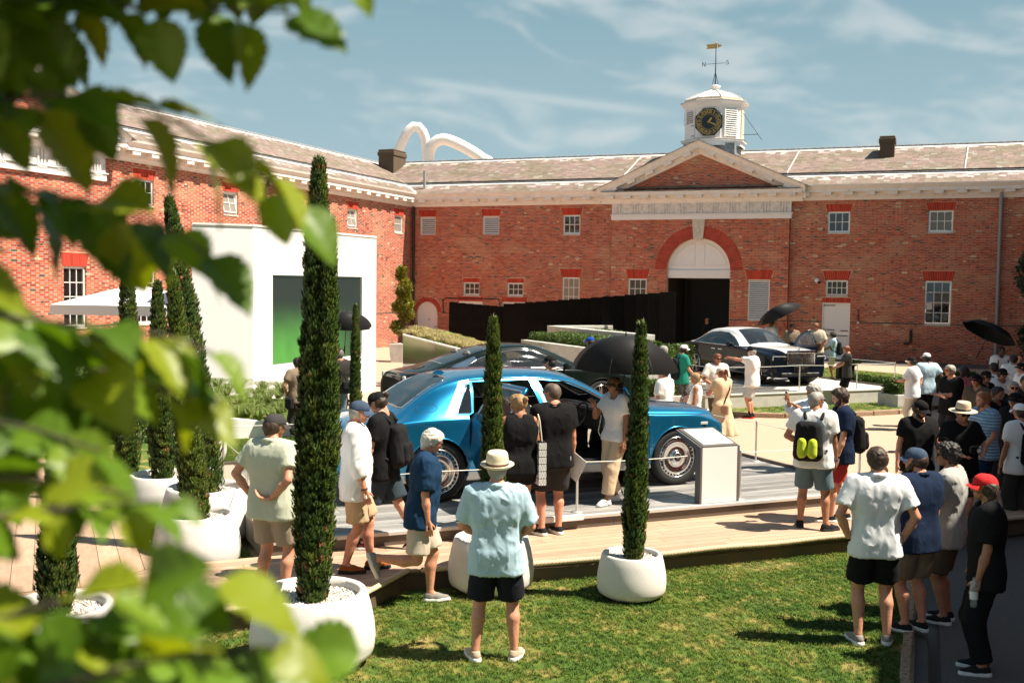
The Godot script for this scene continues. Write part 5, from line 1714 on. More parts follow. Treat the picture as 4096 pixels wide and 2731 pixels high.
func shell(S: Dictionary) -> Array:
	# stations packed at the ends; returns [positions,normals] as triangle soup
	var xs:=[]
	var L: float=S.L
	for i in 12: xs.append(0.12*(1.0-cos(PI*0.5*i/11.0)))
	var n:=int((L-0.24)/0.045)
	for i in range(1,n): xs.append(0.12+(L-0.24)*i/n)
	for i in 12: xs.append(L-0.12*(1.0-sin(PI*0.5*i/11.0)))
	var grid:=[]
	for x in xs:
		var h:=section(S,x)
		var row:=PackedVector3Array()
		for j in h.size(): row.append(Vector3(x,h[j].y,h[j].x))
		for j in range(h.size()-2,-1,-1): row.append(Vector3(x,h[j].y,-h[j].x))
		grid.append(row)
	var m: int=grid[0].size()
	var nor:=[]
	for i in xs.size():
		var row:=PackedVector3Array()
		for j in m:
			var a: Vector3=grid[mini(i+1,xs.size()-1)][j]-grid[maxi(i-1,0)][j]
			var b: Vector3=grid[i][mini(j+1,m-1)]-grid[i][maxi(j-1,0)]
			row.append(b.cross(a).normalized()*-1.0)
		nor.append(row)
	if nor[xs.size()/2][m/2].y<0:
		for i in xs.size():
			for j in m: nor[i][j]=-nor[i][j]
	var P:=PackedVector3Array()
	var N:=PackedVector3Array()
	for i in xs.size()-1:
		for j in m-1:
			for e in [[0,0,1,0,1,1],[0,0,1,1,0,1]]:
				for k in 3:
					P.append(grid[i+e[k*2]][j+e[k*2+1]])
					N.append(nor[i+e[k*2]][j+e[k*2+1]])
	for e in [0,xs.size()-1]:      # tail and nose
		var c:=Vector3(xs[e],0.6,0)
		var d:=Vector3(-1 if e==0 else 1,0,0)
		for j in m-1:
			P.append_array([c,grid[e][j],grid[e][j+1]]); N.append_array([d,d,d])
		P.append_array([c,grid[e][m-1],grid[e][0]]); N.append_array([d,d,d])
	return [P,N]
func bary(p: Vector2,a: Vector2,b: Vector2,c: Vector2) -> Vector3:
	var d:=(b-a).cross(c-a)
	var v:=(p-a).cross(c-a)/d
	var w:=(b-a).cross(p-a)/d
	return Vector3(1.0-v-w,v,w)
func split(src: Array,poly: PackedVector2Array,plan: bool,side:=0,least:=0.0) -> Array:
	# cuts a triangle soup by a polygon seen from the side (x,y) or from above (x,z): [inside,outside]
	var a:=[PackedVector3Array(),PackedVector3Array()]
	var b:=[PackedVector3Array(),PackedVector3Array()]
	var lo:=poly[0]
	var hi:=poly[0]
	for p in poly:
		lo=lo.min(p); hi=hi.max(p)
	var P: PackedVector3Array=src[0]
	var N: PackedVector3Array=src[1]
	for i in range(0,P.size(),3):
		var c:=(P[i]+P[i+1]+P[i+2])/3.0
		var keep:=true
		if plan: keep=c.y>least and N[i].y>0.12
		else: keep=absf(c.z)>least and (side==0 or signf(c.z)==side)
		var t:=PackedVector2Array()
		for k in 3: t.append(Vector2(P[i+k].x,P[i+k].z) if plan else Vector2(P[i+k].x,P[i+k].y))
		if keep and maxf(t[0].x,maxf(t[1].x,t[2].x))>lo.x and minf(t[0].x,minf(t[1].x,t[2].x))<hi.x and maxf(t[0].y,maxf(t[1].y,t[2].y))>lo.y and minf(t[0].y,minf(t[1].y,t[2].y))<hi.y and absf((t[1]-t[0]).cross(t[2]-t[0]))>1e-9:
			var ins:=Geometry2D.intersect_polygons(t,poly)
			if ins.is_empty():
				for k in 3:
					b[0].append(P[i+k]); b[1].append(N[i+k])
				continue
			var outs:=Geometry2D.clip_polygons(t,poly)
			for g in [[ins,a],[outs,b]]:
				for pg in g[0]:
					var ix:=Geometry2D.triangulate_polygon(pg)
					for k in ix:
						var w:=bary(pg[k],t[0],t[1],t[2])
						g[1][0].append(P[i]*w.x+P[i+1]*w.y+P[i+2]*w.z)
						g[1][1].append((N[i]*w.x+N[i+1]*w.y+N[i+2]*w.z).normalized())
		else:
			for k in 3:
				b[0].append(P[i+k]); b[1].append(N[i+k])
	return [a,b]
func soup(s: Array,shift:=0.0,flip:=false) -> Geo:
	var g:=Geo.new()
	var P: PackedVector3Array=s[0]
	var N: PackedVector3Array=s[1]
	for i in range(0,P.size(),3):
		var f:=-1.0 if flip else 1.0
		g.t(P[i]+N[i]*shift,P[i+1]+N[i+1]*shift,P[i+2]+N[i+2]*shift,N[i]*f,N[i+1]*f,N[i+2]*f)
	return g
func poly(a: Array) -> PackedVector2Array:
	var p:=PackedVector2Array()
	for i in range(0,a.size(),2): p.append(Vector2(a[i],a[i+1]))
	return p
func rounded(p: PackedVector2Array,r: float) -> PackedVector2Array:
	var out:=PackedVector2Array()
	for i in p.size():
		var a:=p[(i+p.size()-1) % p.size()]
		var b:=p[i]
		var c:=p[(i+1) % p.size()]
		var q0:=b+(a-b).normalized()*minf(r,(a-b).length()*0.45)
		var q1:=b+(c-b).normalized()*minf(r,(c-b).length()*0.45)
		for k in 5:
			var f:=k/4.0
			out.append(q0.lerp(b,f).lerp(b.lerp(q1,f),f))
	return out
func circle(x: float,y: float,r: float) -> PackedVector2Array:
	var p:=PackedVector2Array()
	for k in 36: p.append(Vector2(x+r*cos(TAU*k/36),y+r*sin(TAU*k/36)))
	return p
func outline(S: Dictionary,p: PackedVector2Array,plan: bool,side: float,r: float,lift:=0.0) -> Geo:
	# a moulding that follows a polygon over the body
	var pts:=[]
	for i in p.size():
		var a:=p[i]
		var b:=p[(i+1) % p.size()]
		var n:=maxi(1,int((b-a).length()/0.06))
		for k in n:
			var c:=a.lerp(b,float(k)/n)
			pts.append(Vector3(c.x,top_at(S,c.x,c.y)+lift,c.y) if plan else Vector3(c.x,c.y,side*(side_z(S,c.x,c.y)+lift)))
	pts.append(pts[0])
	return Geo.new().tube(pts,r,5,false)
func wheel(parent: Node3D,x: float,z: float,r: float,style: int,steer:=0.0) -> void:
	var s:=signf(z)
	var b:=Basis(Vector3.UP,steer)*Basis(Vector3(0,0,1),Vector3(1,0,0)*1.0,Vector3(0,1,0))
	# lathe axis (local y) along the axle,outwards
	b=Basis(Vector3.UP,steer)*Basis(Vector3(1,0,0),Vector3(0,0,s),Vector3(0,-s,0))
	var xf:=Transform3D(b,Vector3(x,r,z))
	var rim:=r*0.735
	var w:=Node3D.new()
	w.name="wheel"
	parent.add_child(w,true)
	obj("tyre",Geo.new().lathe([Vector2(rim,-0.24),Vector2(r*0.93,-0.25),Vector2(r*0.985,-0.22),Vector2(r,-0.18),Vector2(r,-0.04),Vector2(r*0.985,-0.015),Vector2(r*0.93,0.006),Vector2(rim*1.04,0.0),Vector2(rim,-0.012)],48,xf),M.rubber,w)
	obj("rim",Geo.new().lathe([Vector2(rim*0.9,-0.22),Vector2(rim,-0.2),Vector2(rim,-0.012),Vector2(rim*0.985,0.002),Vector2(rim*0.95,-0.004),Vector2(rim*0.93,-0.02)],48,xf),M.satin,w)
	if style==0:      # polished disc
		obj("disc",Geo.new().lathe([Vector2(rim*0.935,-0.018),Vector2(rim*0.84,-0.012),Vector2(rim*0.82,-0.006),Vector2(rim*0.70,-0.004),Vector2(rim*0.66,-0.012),Vector2(rim*0.42,-0.022),Vector2(rim*0.34,-0.012),Vector2(rim*0.30,0.004),Vector2(rim*0.24,0.008)],56,xf),M.polished,w)
		var g:=Geo.new()
		for k in 30:
			var a:=TAU*k/30.0
			g.box(xf*(Vector3(cos(a),0,sin(a))*rim*0.885+Vector3(0,-0.011,0)),Vector3(rim*0.07,0.012,rim*0.085),b*Basis(Vector3.UP,-a))
		obj("slots",g,M.black_gloss,w)
	else:
		obj("back",Geo.new().lathe([Vector2(rim*0.93,-0.09),Vector2(0,-0.09)],32,xf),M.black_metal,w)
		for k in 11:
			var a:=TAU*k/11.0
			var d:=Vector3(cos(a),0,sin(a))
			var e:=Vector3(-sin(a),0,cos(a))
			var g:=Geo.new()
			for h in [-1.0,1.0]:
				g.bar(xf*(d*rim*0.18+e*h*0.012+Vector3(0,-0.02,0)),xf*(d*rim*0.95+e*h*0.03+Vector3(0,-0.012,0)),0.02,0.03,b.y)
			obj("spoke",g,M.satin if k % 2==0 else M.black_gloss,w)
	obj("hub_cap",Geo.new().lathe([Vector2(rim*0.25,-0.01),Vector2(rim*0.25,0.012),Vector2(rim*0.2,0.02),Vector2(rim*0.18,0.014),Vector2(0,0.016)],28,xf),M.satin,w)
	obj("hub_disc",Geo.new().lathe([Vector2(rim*0.175,0.0165),Vector2(0,0.0175)],24,xf),M.black_gloss,w)
	for i in 2:
		var t:=obj("emblem",text_mesh("R",0.05,0.004,"Droid Serif"),M.satin,w)
		t.basis=Basis(Vector3.UP,steer)*(Basis() if s>0 else Basis(Vector3.UP,PI))
		t.position=xf*Vector3(0,0.02,0)+Vector3(0.008*s*(-1 if i==0 else 1),-0.008 if i==1 else 0.008,0)
func mirror(parent: Node3D,S: Dictionary,x: float,y: float,side: float,m: Material) -> void:
	var z:=side_z(S,x,y)*side
	var g:=Geo.new()
	g.tube([Vector3(x,y-0.02,z),Vector3(x-0.02,y+0.02,z+side*0.12)],0.025,6)
	g.ball(Vector3(x-0.03,y+0.07,z+side*0.2),Vector3(0.085,0.075,0.13),14,10)
	obj("door_mirror",g,m,parent)
func figurine(parent: Node3D,x: float,y: float) -> void:
	var g:=Geo.new()
	g.lathe([Vector2(0.03,0),Vector2(0.026,0.012),Vector2(0.01,0.03),Vector2(0.014,0.06),Vector2(0.012,0.085),Vector2(0.006,0.09)],10,Transform3D(Basis(Vector3(0,0,1),-0.35),Vector3(x,y,0)))
	g.ball(Vector3(x+0.036,y+0.098,0),Vector3.ONE*0.009,8,6)
	for s in [-1.0,1.0]: g.tube([Vector3(x+0.025,y+0.08,0),Vector3(x-0.03,y+0.09,s*0.03),Vector3(x-0.06,y+0.075,s*0.035)],[0.007,0.01,0.003],6)
	obj("bonnet_figurine",g,M.chrome,parent)
func seat(parent: Node3D,p: Vector3,m: Material) -> void:
	var g:=Geo.new()
	g.box(p+Vector3(0,0.10,0),Vector3(0.55,0.2,0.54),Basis(Vector3(0,0,1),0.08),0.06)
	g.box(p+Vector3(-0.33,0.45,0),Vector3(0.18,0.68,0.52),Basis(Vector3(0,0,1),0.2),0.07)
	g.box(p+Vector3(-0.42,0.84,0),Vector3(0.12,0.2,0.28),Basis(Vector3(0,0,1),0.15),0.05)
	obj("seat",g,m,parent)
func car_common(c: Node3D,S: Dictionary,paint: Material,style: int) -> Array:
	var body:=shell(S)
	for x in [S.rear,S.front]:
		var r: Array=split(body,circle(x,S.wr+0.005,S.wr*1.085),false,0,0.45)
		body=r[1]
		for s in [-1.0,1.0]:
			var xf:=Transform3D(Basis(Vector3(1,0,0),Vector3(0,0,s),Vector3(0,-s,0)),Vector3(x,S.wr+0.005,s*0.45))
			obj("wheel_arch",Geo.new().lathe([Vector2(0.0,0.0),Vector2(S.wr*1.1,0.0),Vector2(S.wr*1.1,0.44)],36,xf,PI,TAU),M.rubber,c)
			var lp:=[]
			for k in 25:
				var a:=PI*(k/24.0*1.12-0.06)
				var q:=Vector2(x-S.wr*1.085*cos(a),S.wr+0.005+S.wr*1.085*sin(a))
				lp.append(Vector3(q.x,q.y,s*(side_z(S,clampf(q.x,0.02,S.L-0.02),q.y)-0.004)))
			obj("arch_lip",Geo.new().tube(lp,0.011,6,false),paint,c)
			wheel(c,x,s*S.track,S.wr,style,S.steer if x==S.front else 0.0)
	var fl:=Geo.new()
	fl.box(Vector3(S.L*0.5,0.3,0),Vector3(S.L*0.93,0.06,1.3))
	obj("floor_pan",fl,M.rubber,c)
	return body
func take(S: Dictionary,body: Array,c: Node3D,called: String,p: PackedVector2Array,plan: bool,m: Material,trim: float,side:=0,least:=0.3) -> Array:
	# cut a piece out of the body and put it back as a part of its own,edged with a bright moulding
	if plan:
		var r:=split(body,p,true,0,least)
		obj(called,soup(r[0]),m,c)
		if trim>0.0: obj("moulding",outline(S,p,true,1.0,trim),M.chrome,c)
		return r[1]
	for s in ([-1,1] if side==0 else [side]):
		var r:=split(body,p,false,s,least)
		if r[0][0].size(): obj(called,soup(r[0]),m,c)
		if trim>0.0: obj("moulding",outline(S,p,false,s,trim),M.chrome,c)
		body=r[1]
	return body
func seam(S: Dictionary,c: Node3D,pts: PackedVector2Array,side: float,close:=false,r:=0.006) -> void:
	var v:=[]
	for i in pts.size()-(0 if close else 1):
		var a:=pts[i]
		var b:=pts[(i+1) % pts.size()]
		var n:=maxi(1,int((b-a).length()/0.05))
		for k in n+1:
			var q:=a.lerp(b,float(k)/n)
			v.append(Vector3(q.x,q.y,side*(side_z(S,q.x,q.y)-0.0025)))
	obj("shut_line",Geo.new().tube(v,r,4,false),M.rubber,c)
func swing_door(c: Node3D,S: Dictionary,body: Array,p: PackedVector2Array,glass: PackedVector2Array,side: int,hinge: float,ang: float,paint: Material,called: String) -> Array:
	var r:=split(body,p,false,side,0.3)
	var w:=split(r[0],glass,false,side,0.3)
	var h:=Vector3(hinge,0,side*(side_z(S,hinge,0.7)-0.02))
	var d:=Node3D.new()
	d.name=called
	c.add_child(d,true)
	d.transform=Transform3D(Basis(),h)*Transform3D(Basis(Vector3.UP,ang),Vector3.ZERO)*Transform3D(Basis(),-h)
	obj("skin",soup(w[1]),paint,d)
	obj("lining",soup(w[1],-0.06,true),M.cabin,d)
	obj("window",soup(w[0]),M.tint_glass,d)
	obj("frame",outline(S,p,false,side,0.026,-0.03),paint,d)
	obj("moulding",outline(S,glass,false,side,0.011),M.chrome,d)
	# opening: dark rubber round the hole
	obj("door_seal",outline(S,p,false,side,0.018,-0.02),M.rubber,c)
	return r[1]
func cabin(c: Node3D,body: Array,x0: float,x1: float) -> void:
	var P: PackedVector3Array=body[0]
	var N: PackedVector3Array=body[1]
	var a:=PackedVector3Array()
	var b:=PackedVector3Array()
	for i in range(0,P.size(),3):
		if P[i].x>x0 and P[i].x<x1:
			for k in 3:
				a.append(P[i+k]); b.append(N[i+k])
	obj("lining",soup([a,b],-0.035,true),M.cabin,c)
func cars() -> void:
	var m:=mat("blue_paint",.012,.23,.46,0.24,0.75)
	m.clearcoat_enabled=true; m.clearcoat=1.0; m.clearcoat_roughness=0.03
	m=mat("green_paint",.002,.007,.0055,0.5,0.0)
	m.metallic_specular=0.2
	m.clearcoat_enabled=true; m.clearcoat=0.55; m.clearcoat_roughness=0.03
	m=mat("navy_paint",.002,.004,.011,0.5,0.0)
	m.metallic_specular=0.2
	m.clearcoat_enabled=true; m.clearcoat=0.6; m.clearcoat_roughness=0.03
	m=mat("white_car",.80,.80,.79,0.3)
	m.clearcoat_enabled=true; m.clearcoat=1.0; m.clearcoat_roughness=0.03
	mat("polished",.72,.71,.70,0.13,1.0)
	mat("cabin",.010,.011,.014,0.7)
	mat("cream",.50,.45,.37,0.6)
	mat("tail_red",.35,.01,.01,0.15)
	mat("lamp_clear",.62,.63,.60,0.1)
	blue_car()
	green_coupe()
	two_tone_car()
func blue_car() -> void:
	var S:={"L": 5.77,"rear": 1.26,"front": 4.87,"wr": 0.40,"track": 0.97,"steer": 0.0,
		"top": [[0,.90],[.05,.99],[.3,1.05],[.62,1.10],[.82,1.17],[1.2,1.405],[1.6,1.585],[2.1,1.645],[2.6,1.655],[3.1,1.63],[3.4,1.565],[3.75,1.41],[4.1,1.22],[4.28,1.155],[4.6,1.13],[5.2,1.085],[5.6,1.045],[5.74,.99],[5.77,.90]],
		"rail_y": [[0,.86],[.05,.95],[.3,1.01],[.62,1.055],[.8,1.115],[1.0,1.26],[1.3,1.445],[1.7,1.555],[2.2,1.58],[2.7,1.572],[3.15,1.53],[3.5,1.41],[3.9,1.2],[4.15,1.085],[4.4,1.055],[5.2,1.02],[5.6,.98],[5.77,.86]],
		"rail_w": [[0,.68],[.3,.78],[.62,.80],[.8,.78],[1.0,.71],[1.3,.665],[1.8,.645],[2.6,.645],[3.1,.65],[3.5,.68],[3.9,.735],[4.15,.775],[4.6,.79],[5.4,.77],[5.77,.64]],
		"belt_y": [[0,.78],[.3,.93],[.8,1.03],[1.4,1.075],[2.5,1.065],[4,1.02],[5.2,.965],[5.77,.78]],
		"belt_w": [[0,.76],[.06,.84],[.2,.90],[.5,.955],[1.2,.985],[2,.975],[3,.97],[4.2,.985],[5,.98],[5.5,.945],[5.68,.88],[5.77,.76]],
		"mid_w": [[0,.78],[.06,.86],[.2,.92],[.5,.97],[1.2,1.0],[2,.985],[3,.98],[4.8,1.005],[5.4,.965],[5.68,.89],[5.77,.78]],
		"sill_y": [[0,.40],[.3,.31],[.8,.25],[5.2,.25],[5.77,.32]],"sill_w": [[0,.74],[.15,.86],[.6,.93],[3,.935],[5.3,.935],[5.65,.84],[5.77,.74]]}
	var c:=thing("limousine","metallic blue limousine with open doors standing on the grey deck","car",st3(3.33,-13.75,0.43),45)
	var body:=car_common(c,S,M.blue_paint,0)
	var r:=split(body,poly([-0.1,0.1,5.9,0.1,5.9,0.375,-0.1,0.375]),false,0,0.0)
	obj("lower_body",soup(r[0]),M.silver_paint,c)
	body=r[1]
	body=take(S,body,c,"rear_window",rounded(poly([.88,-.60,1.56,-.47,1.56,.47,.88,.60]),0.1),true,M.dark_glass,0.012)
	body=take(S,body,c,"windscreen",rounded(poly([3.34,-.53,4.14,-.66,4.14,.66,3.34,.53]),0.07),true,M.tint_glass,0.010)
	body=take(S,body,c,"pillar_trim",poly([1.37,1.118,1.53,1.128,1.735,1.50,1.82,1.535,1.80,1.553,1.66,1.535]),false,M.satin,0.0)
	body=take(S,body,c,"quarter_window",rounded(poly([1.545,1.14,1.735,1.14,1.80,1.51,1.755,1.49]),0.02),false,M.dark_glass,0.007)
	var rear_door:=poly([1.92,.385,1.75,.56,1.69,.76,1.69,1.115,1.765,1.145,1.84,1.525,2.66,1.535,2.79,1.09,2.79,.385])
	var rear_glass:=rounded(poly([1.80,1.145,1.865,1.50,2.63,1.51,2.74,1.135]),0.02)
	var front_door:=poly([2.93,.385,2.93,1.08,2.80,1.535,3.2,1.495,3.5,1.375,3.95,1.135,4.13,1.03,4.13,.45,4.06,.385])
	var front_glass:=rounded(poly([2.97,1.12,2.845,1.51,3.19,1.47,3.5,1.34,3.88,1.12]),0.02)
	body=swing_door(c,S,body,rear_door,rear_glass,1,1.72,deg_to_rad(-90),M.blue_paint,"rear_door")
	body=swing_door(c,S,body,front_door,front_glass,1,4.10,deg_to_rad(72),M.blue_paint,"front_door")
	body=take(S,body,c,"side_window",rear_glass,false,M.tint_glass,0.008,-1)
	body=take(S,body,c,"side_window",front_glass,false,M.tint_glass,0.008,-1)
	body=take(S,body,c,"pillar_trim",poly([2.725,1.53,2.765,1.53,2.905,1.10,2.85,1.10]),false,M.satin,0.0,1)
	seam(S,c,rear_door,-1.0,true)
	seam(S,c,front_door,-1.0,true)
	obj("body",soup(body),M.blue_paint,c)
	cabin(c,body,1.1,4.35)
	seam(S,c,rounded(poly([.99,1.165,1.05,1.255,1.27,1.26,1.28,1.20,1.22,1.165]),0.05),1.0,true,0.005)
	# long bright strip above the open doors
	var rail:=[]
	for k in 28:
		var x:=lerpf(1.80,4.1,k/27.0)
		var y:=curve_at([[1.8,1.545],[2.2,1.562],[2.7,1.555],[3.15,1.515],[3.5,1.398],[3.9,1.19],[4.1,1.09]],x)
		rail.append(Vector3(x,y,side_z(S,x,y)+0.002))
	obj("roof_moulding",Geo.new().tube(rail,0.011,6),M.chrome,c)
	var g:=Geo.new()
	g.prism(poly([-0.1,0,0.12,0,0.06,0.055,-0.02,0.05]),0.04,Transform3D(Basis(Vector3(-1,0,0),Vector3.UP,Vector3(0,0,-1)),Vector3(1.62,curve_at(S.top,1.62)-0.012,0.02)))
	obj("antenna_fin",g,M.blue_paint,c)
	# interior
	obj("carpet",Geo.new().box(Vector3(2.85,0.36,0),Vector3(2.6,0.06,1.72),Basis(),0.01),M.cabin,c)
	obj("sill_plate",Geo.new().box(Vector3(2.95,0.39,0.90),Vector3(2.5,0.02,0.1),Basis(),0.006),M.satin,c)
	seat(c,Vector3(3.05,0.42,0.42),M.cream)
	seat(c,Vector3(3.05,0.42,-0.42),M.cream)
	seat(c,Vector3(2.0,0.42,0.36),M.cabin)
	seat(c,Vector3(2.0,0.42,-0.36),M.cabin)
	obj("dashboard",Geo.new().box(Vector3(3.95,0.92,0),Vector3(0.42,0.34,1.46),Basis(Vector3(0,0,1),-0.12),0.06),M.cabin,c)
	obj("dashboard_trim",Geo.new().tube([Vector3(3.76,1.09,-0.6),Vector3(3.76,1.09,0.6),Vector3(3.78,1.0,0.7),Vector3(3.74,0.78,0.7),Vector3(3.86,0.55,0.7)],0.012,5),M.satin,c)
	obj("console",Geo.new().box(Vector3(3.3,0.55,0),Vector3(1.2,0.36,0.26),Basis(),0.05),M.cabin,c)
	var ring:=[]
	var wb:=Basis(Vector3(0,0,1),-0.45)
	for k in 25: ring.append(Vector3(3.58,0.99,0.42)+wb*Vector3(0,0.19*cos(TAU*k/24),0.19*sin(TAU*k/24)))
	var sw:=Geo.new().tube(ring,0.014,6,false)
	for a in [0.4,PI-0.4,-PI/2]: sw.tube([Vector3(3.6,0.98,0.42),Vector3(3.58,0.99,0.42)+wb*Vector3(0,0.18*sin(a),0.18*cos(a))],0.012,5)
	obj("steering_wheel",sw,M.black_gloss,c)
	# lamps and badges
	for s in [-1.0,1.0]:
		obj("tail_light",Geo.new().box(Vector3(0.07,0.82,s*0.80),Vector3(0.06,0.2,0.10),Basis(Vector3.UP,s*0.7),0.015),M.tail_red,c)
		obj("side_lamp",Geo.new().box(Vector3(5.30,0.87,s*(side_z(S,5.30,0.87)+0.003)),Vector3(0.14,0.04,0.012),Basis(Vector3.UP,s*-0.14),0.005),M.lamp_clear,c)
		obj("headlight",Geo.new().box(Vector3(5.70,0.78,s*0.70),Vector3(0.08,0.12,0.26),Basis(Vector3.UP,s*-0.5),0.03),M.lamp_clear,c)
		mirror(c,S,4.0,1.1,s,M.blue_paint) if s<0 else null
	obj("grille",Geo.new().box(Vector3(5.77,0.74,0),Vector3(0.05,0.5,0.8),Basis(),0.015),M.satin,c)
	obj("rear_bumper_trim",Geo.new().box(Vector3(0.0,0.62,0),Vector3(0.03,0.03,1.3),Basis(),0.01),M.chrome,c)
	figurine(c,5.6,curve_at(S.top,5.6))
	var bn:=Geo.new()
	var bl:=[]
	for k in 20:
		var x:=lerpf(4.2,5.66,k/19.0)
		var z:=0.66-0.03*k/19.0
		bl.append(Vector3(x,top_at(S,x,z)-0.002,z))
	obj("bonnet_line",bn.tube(bl,0.005,4,false),M.rubber,c)
func green_coupe() -> void:
	var S:={"L": 5.45,"rear": 1.2,"front": 4.42,"wr": 0.40,"track": 0.97,"steer": 0.0,
		"top": [[0,.88],[.05,.97],[.35,1.045],[.75,1.12],[1.2,1.28],[1.8,1.465],[2.3,1.55],[2.65,1.57],[3.05,1.54],[3.4,1.44],[3.8,1.27],[4.1,1.13],[4.3,1.09],[4.8,1.05],[5.25,.99],[5.42,.92],[5.45,.84]],
		"rail_y": [[0,.84],[.05,.93],[.35,1.0],[.75,1.07],[1.2,1.21],[1.8,1.41],[2.3,1.495],[2.65,1.51],[3.05,1.46],[3.4,1.33],[3.8,1.13],[4.05,1.04],[4.8,.99],[5.25,.92],[5.45,.80]],
		"rail_w": [[0,.62],[.35,.72],[.75,.70],[1.2,.64],[1.8,.62],[2.5,.62],[3.05,.64],[3.5,.69],[4,.76],[4.6,.79],[5.2,.74],[5.45,.6]],
		"belt_y": [[0,.75],[.5,.94],[1.2,1.05],[2.5,1.06],[3.8,1.01],[4.6,.95],[5.45,.73]],
		"belt_w": [[0,.74],[.1,.84],[.5,.95],[1.2,1.0],[2.5,.965],[4.2,.985],[5,.95],[5.3,.88],[5.45,.74]],
		"mid_w": [[0,.76],[.1,.86],[.5,.97],[1.2,1.01],[2.5,.975],[4.4,1.005],[5,.97],[5.3,.9],[5.45,.76]],
		"sill_y": [[0,.38],[.8,.26],[4.8,.24],[5.45,.3]],"sill_w": [[0,.72],[.2,.86],[.7,.93],[4.8,.93],[5.3,.84],[5.45,.72]]}
	var c:=thing("coupe","dark green two-door coupe with a long fastback roof behind the blue car","car",st3(6.5,-21.0,0.43),45)
	var body:=car_common(c,S,M.green_paint,1)
	var gl:=rounded(poly([1.30,1.125,1.62,1.27,2.05,1.405,2.5,1.455,2.9,1.43,3.25,1.30,3.72,1.07,2.5,1.10]),0.05)
	body=take(S,body,c,"side_window",gl,false,M.tint_glass,0.016)
	body=take(S,body,c,"windscreen",rounded(poly([3.14,-.50,4.08,-.66,4.08,.66,3.14,.50]),0.07),true,M.tint_glass,0.008)
	body=take(S,body,c,"rear_window",rounded(poly([.95,-.48,1.95,-.46,1.95,.46,.95,.48]),0.1),true,M.dark_glass,0.006)
	body=take(S,body,c,"lower_body",poly([-0.1,0.1,5.6,0.1,5.6,0.34,-0.1,0.34]),false,M.black_gloss,0.0)
	# bright wedge behind the side window
	body=take(S,body,c,"pillar_trim",poly([1.05,1.125,1.29,1.125,1.62,1.285,1.6,1.33]),false,M.satin,0.0)
	obj("body",soup(body),M.green_paint,c)
	cabin(c,body,1.2,4.1)
	for s in [-1.0,1.0]:
		seat(c,Vector3(2.75,0.45,s*0.4),M.grey_leather)
		seat(c,Vector3(1.95,0.5,s*0.36),M.grey_leather)
		mirror(c,S,3.52,1.06,s,M.green_paint)
		seam(S,c,poly([3.72,1.05,3.75,.7,3.7,.4]),s)
		seam(S,c,poly([2.2,1.08,2.12,.7,2.1,.4]),s)
		obj("tail_light",Geo.new().box(Vector3(0.05,0.84,s*0.72),Vector3(0.05,0.24,0.07),Basis(Vector3.UP,s*0.6),0.012),M.lamp_clear,c)
		obj("headlight",Geo.new().box(Vector3(5.36,0.84,s*0.72),Vector3(0.06,0.05,0.32),Basis(Vector3.UP,s*-0.5),0.012),M.lamp_clear,c)
	var cl:=[]
	for k in 16:
		var x:=lerpf(0.06,1.9,k/15.0)
		cl.append(Vector3(x,1.0+0.03*k/15.0,side_z(S,x,1.0+0.03*k/15.0)+0.001))
	obj("coach_line",Geo.new().tube(cl,0.006,4),M.copper,c)
	obj("dashboard",Geo.new().box(Vector3(3.65,0.92,0),Vector3(0.4,0.3,1.4),Basis(),0.06),M.cabin,c)
	obj("grille",Geo.new().box(Vector3(5.44,0.72,0),Vector3(0.05,0.42,1.0),Basis(),0.015),M.satin,c)
	figurine(c,5.25,curve_at(S.top,5.25))
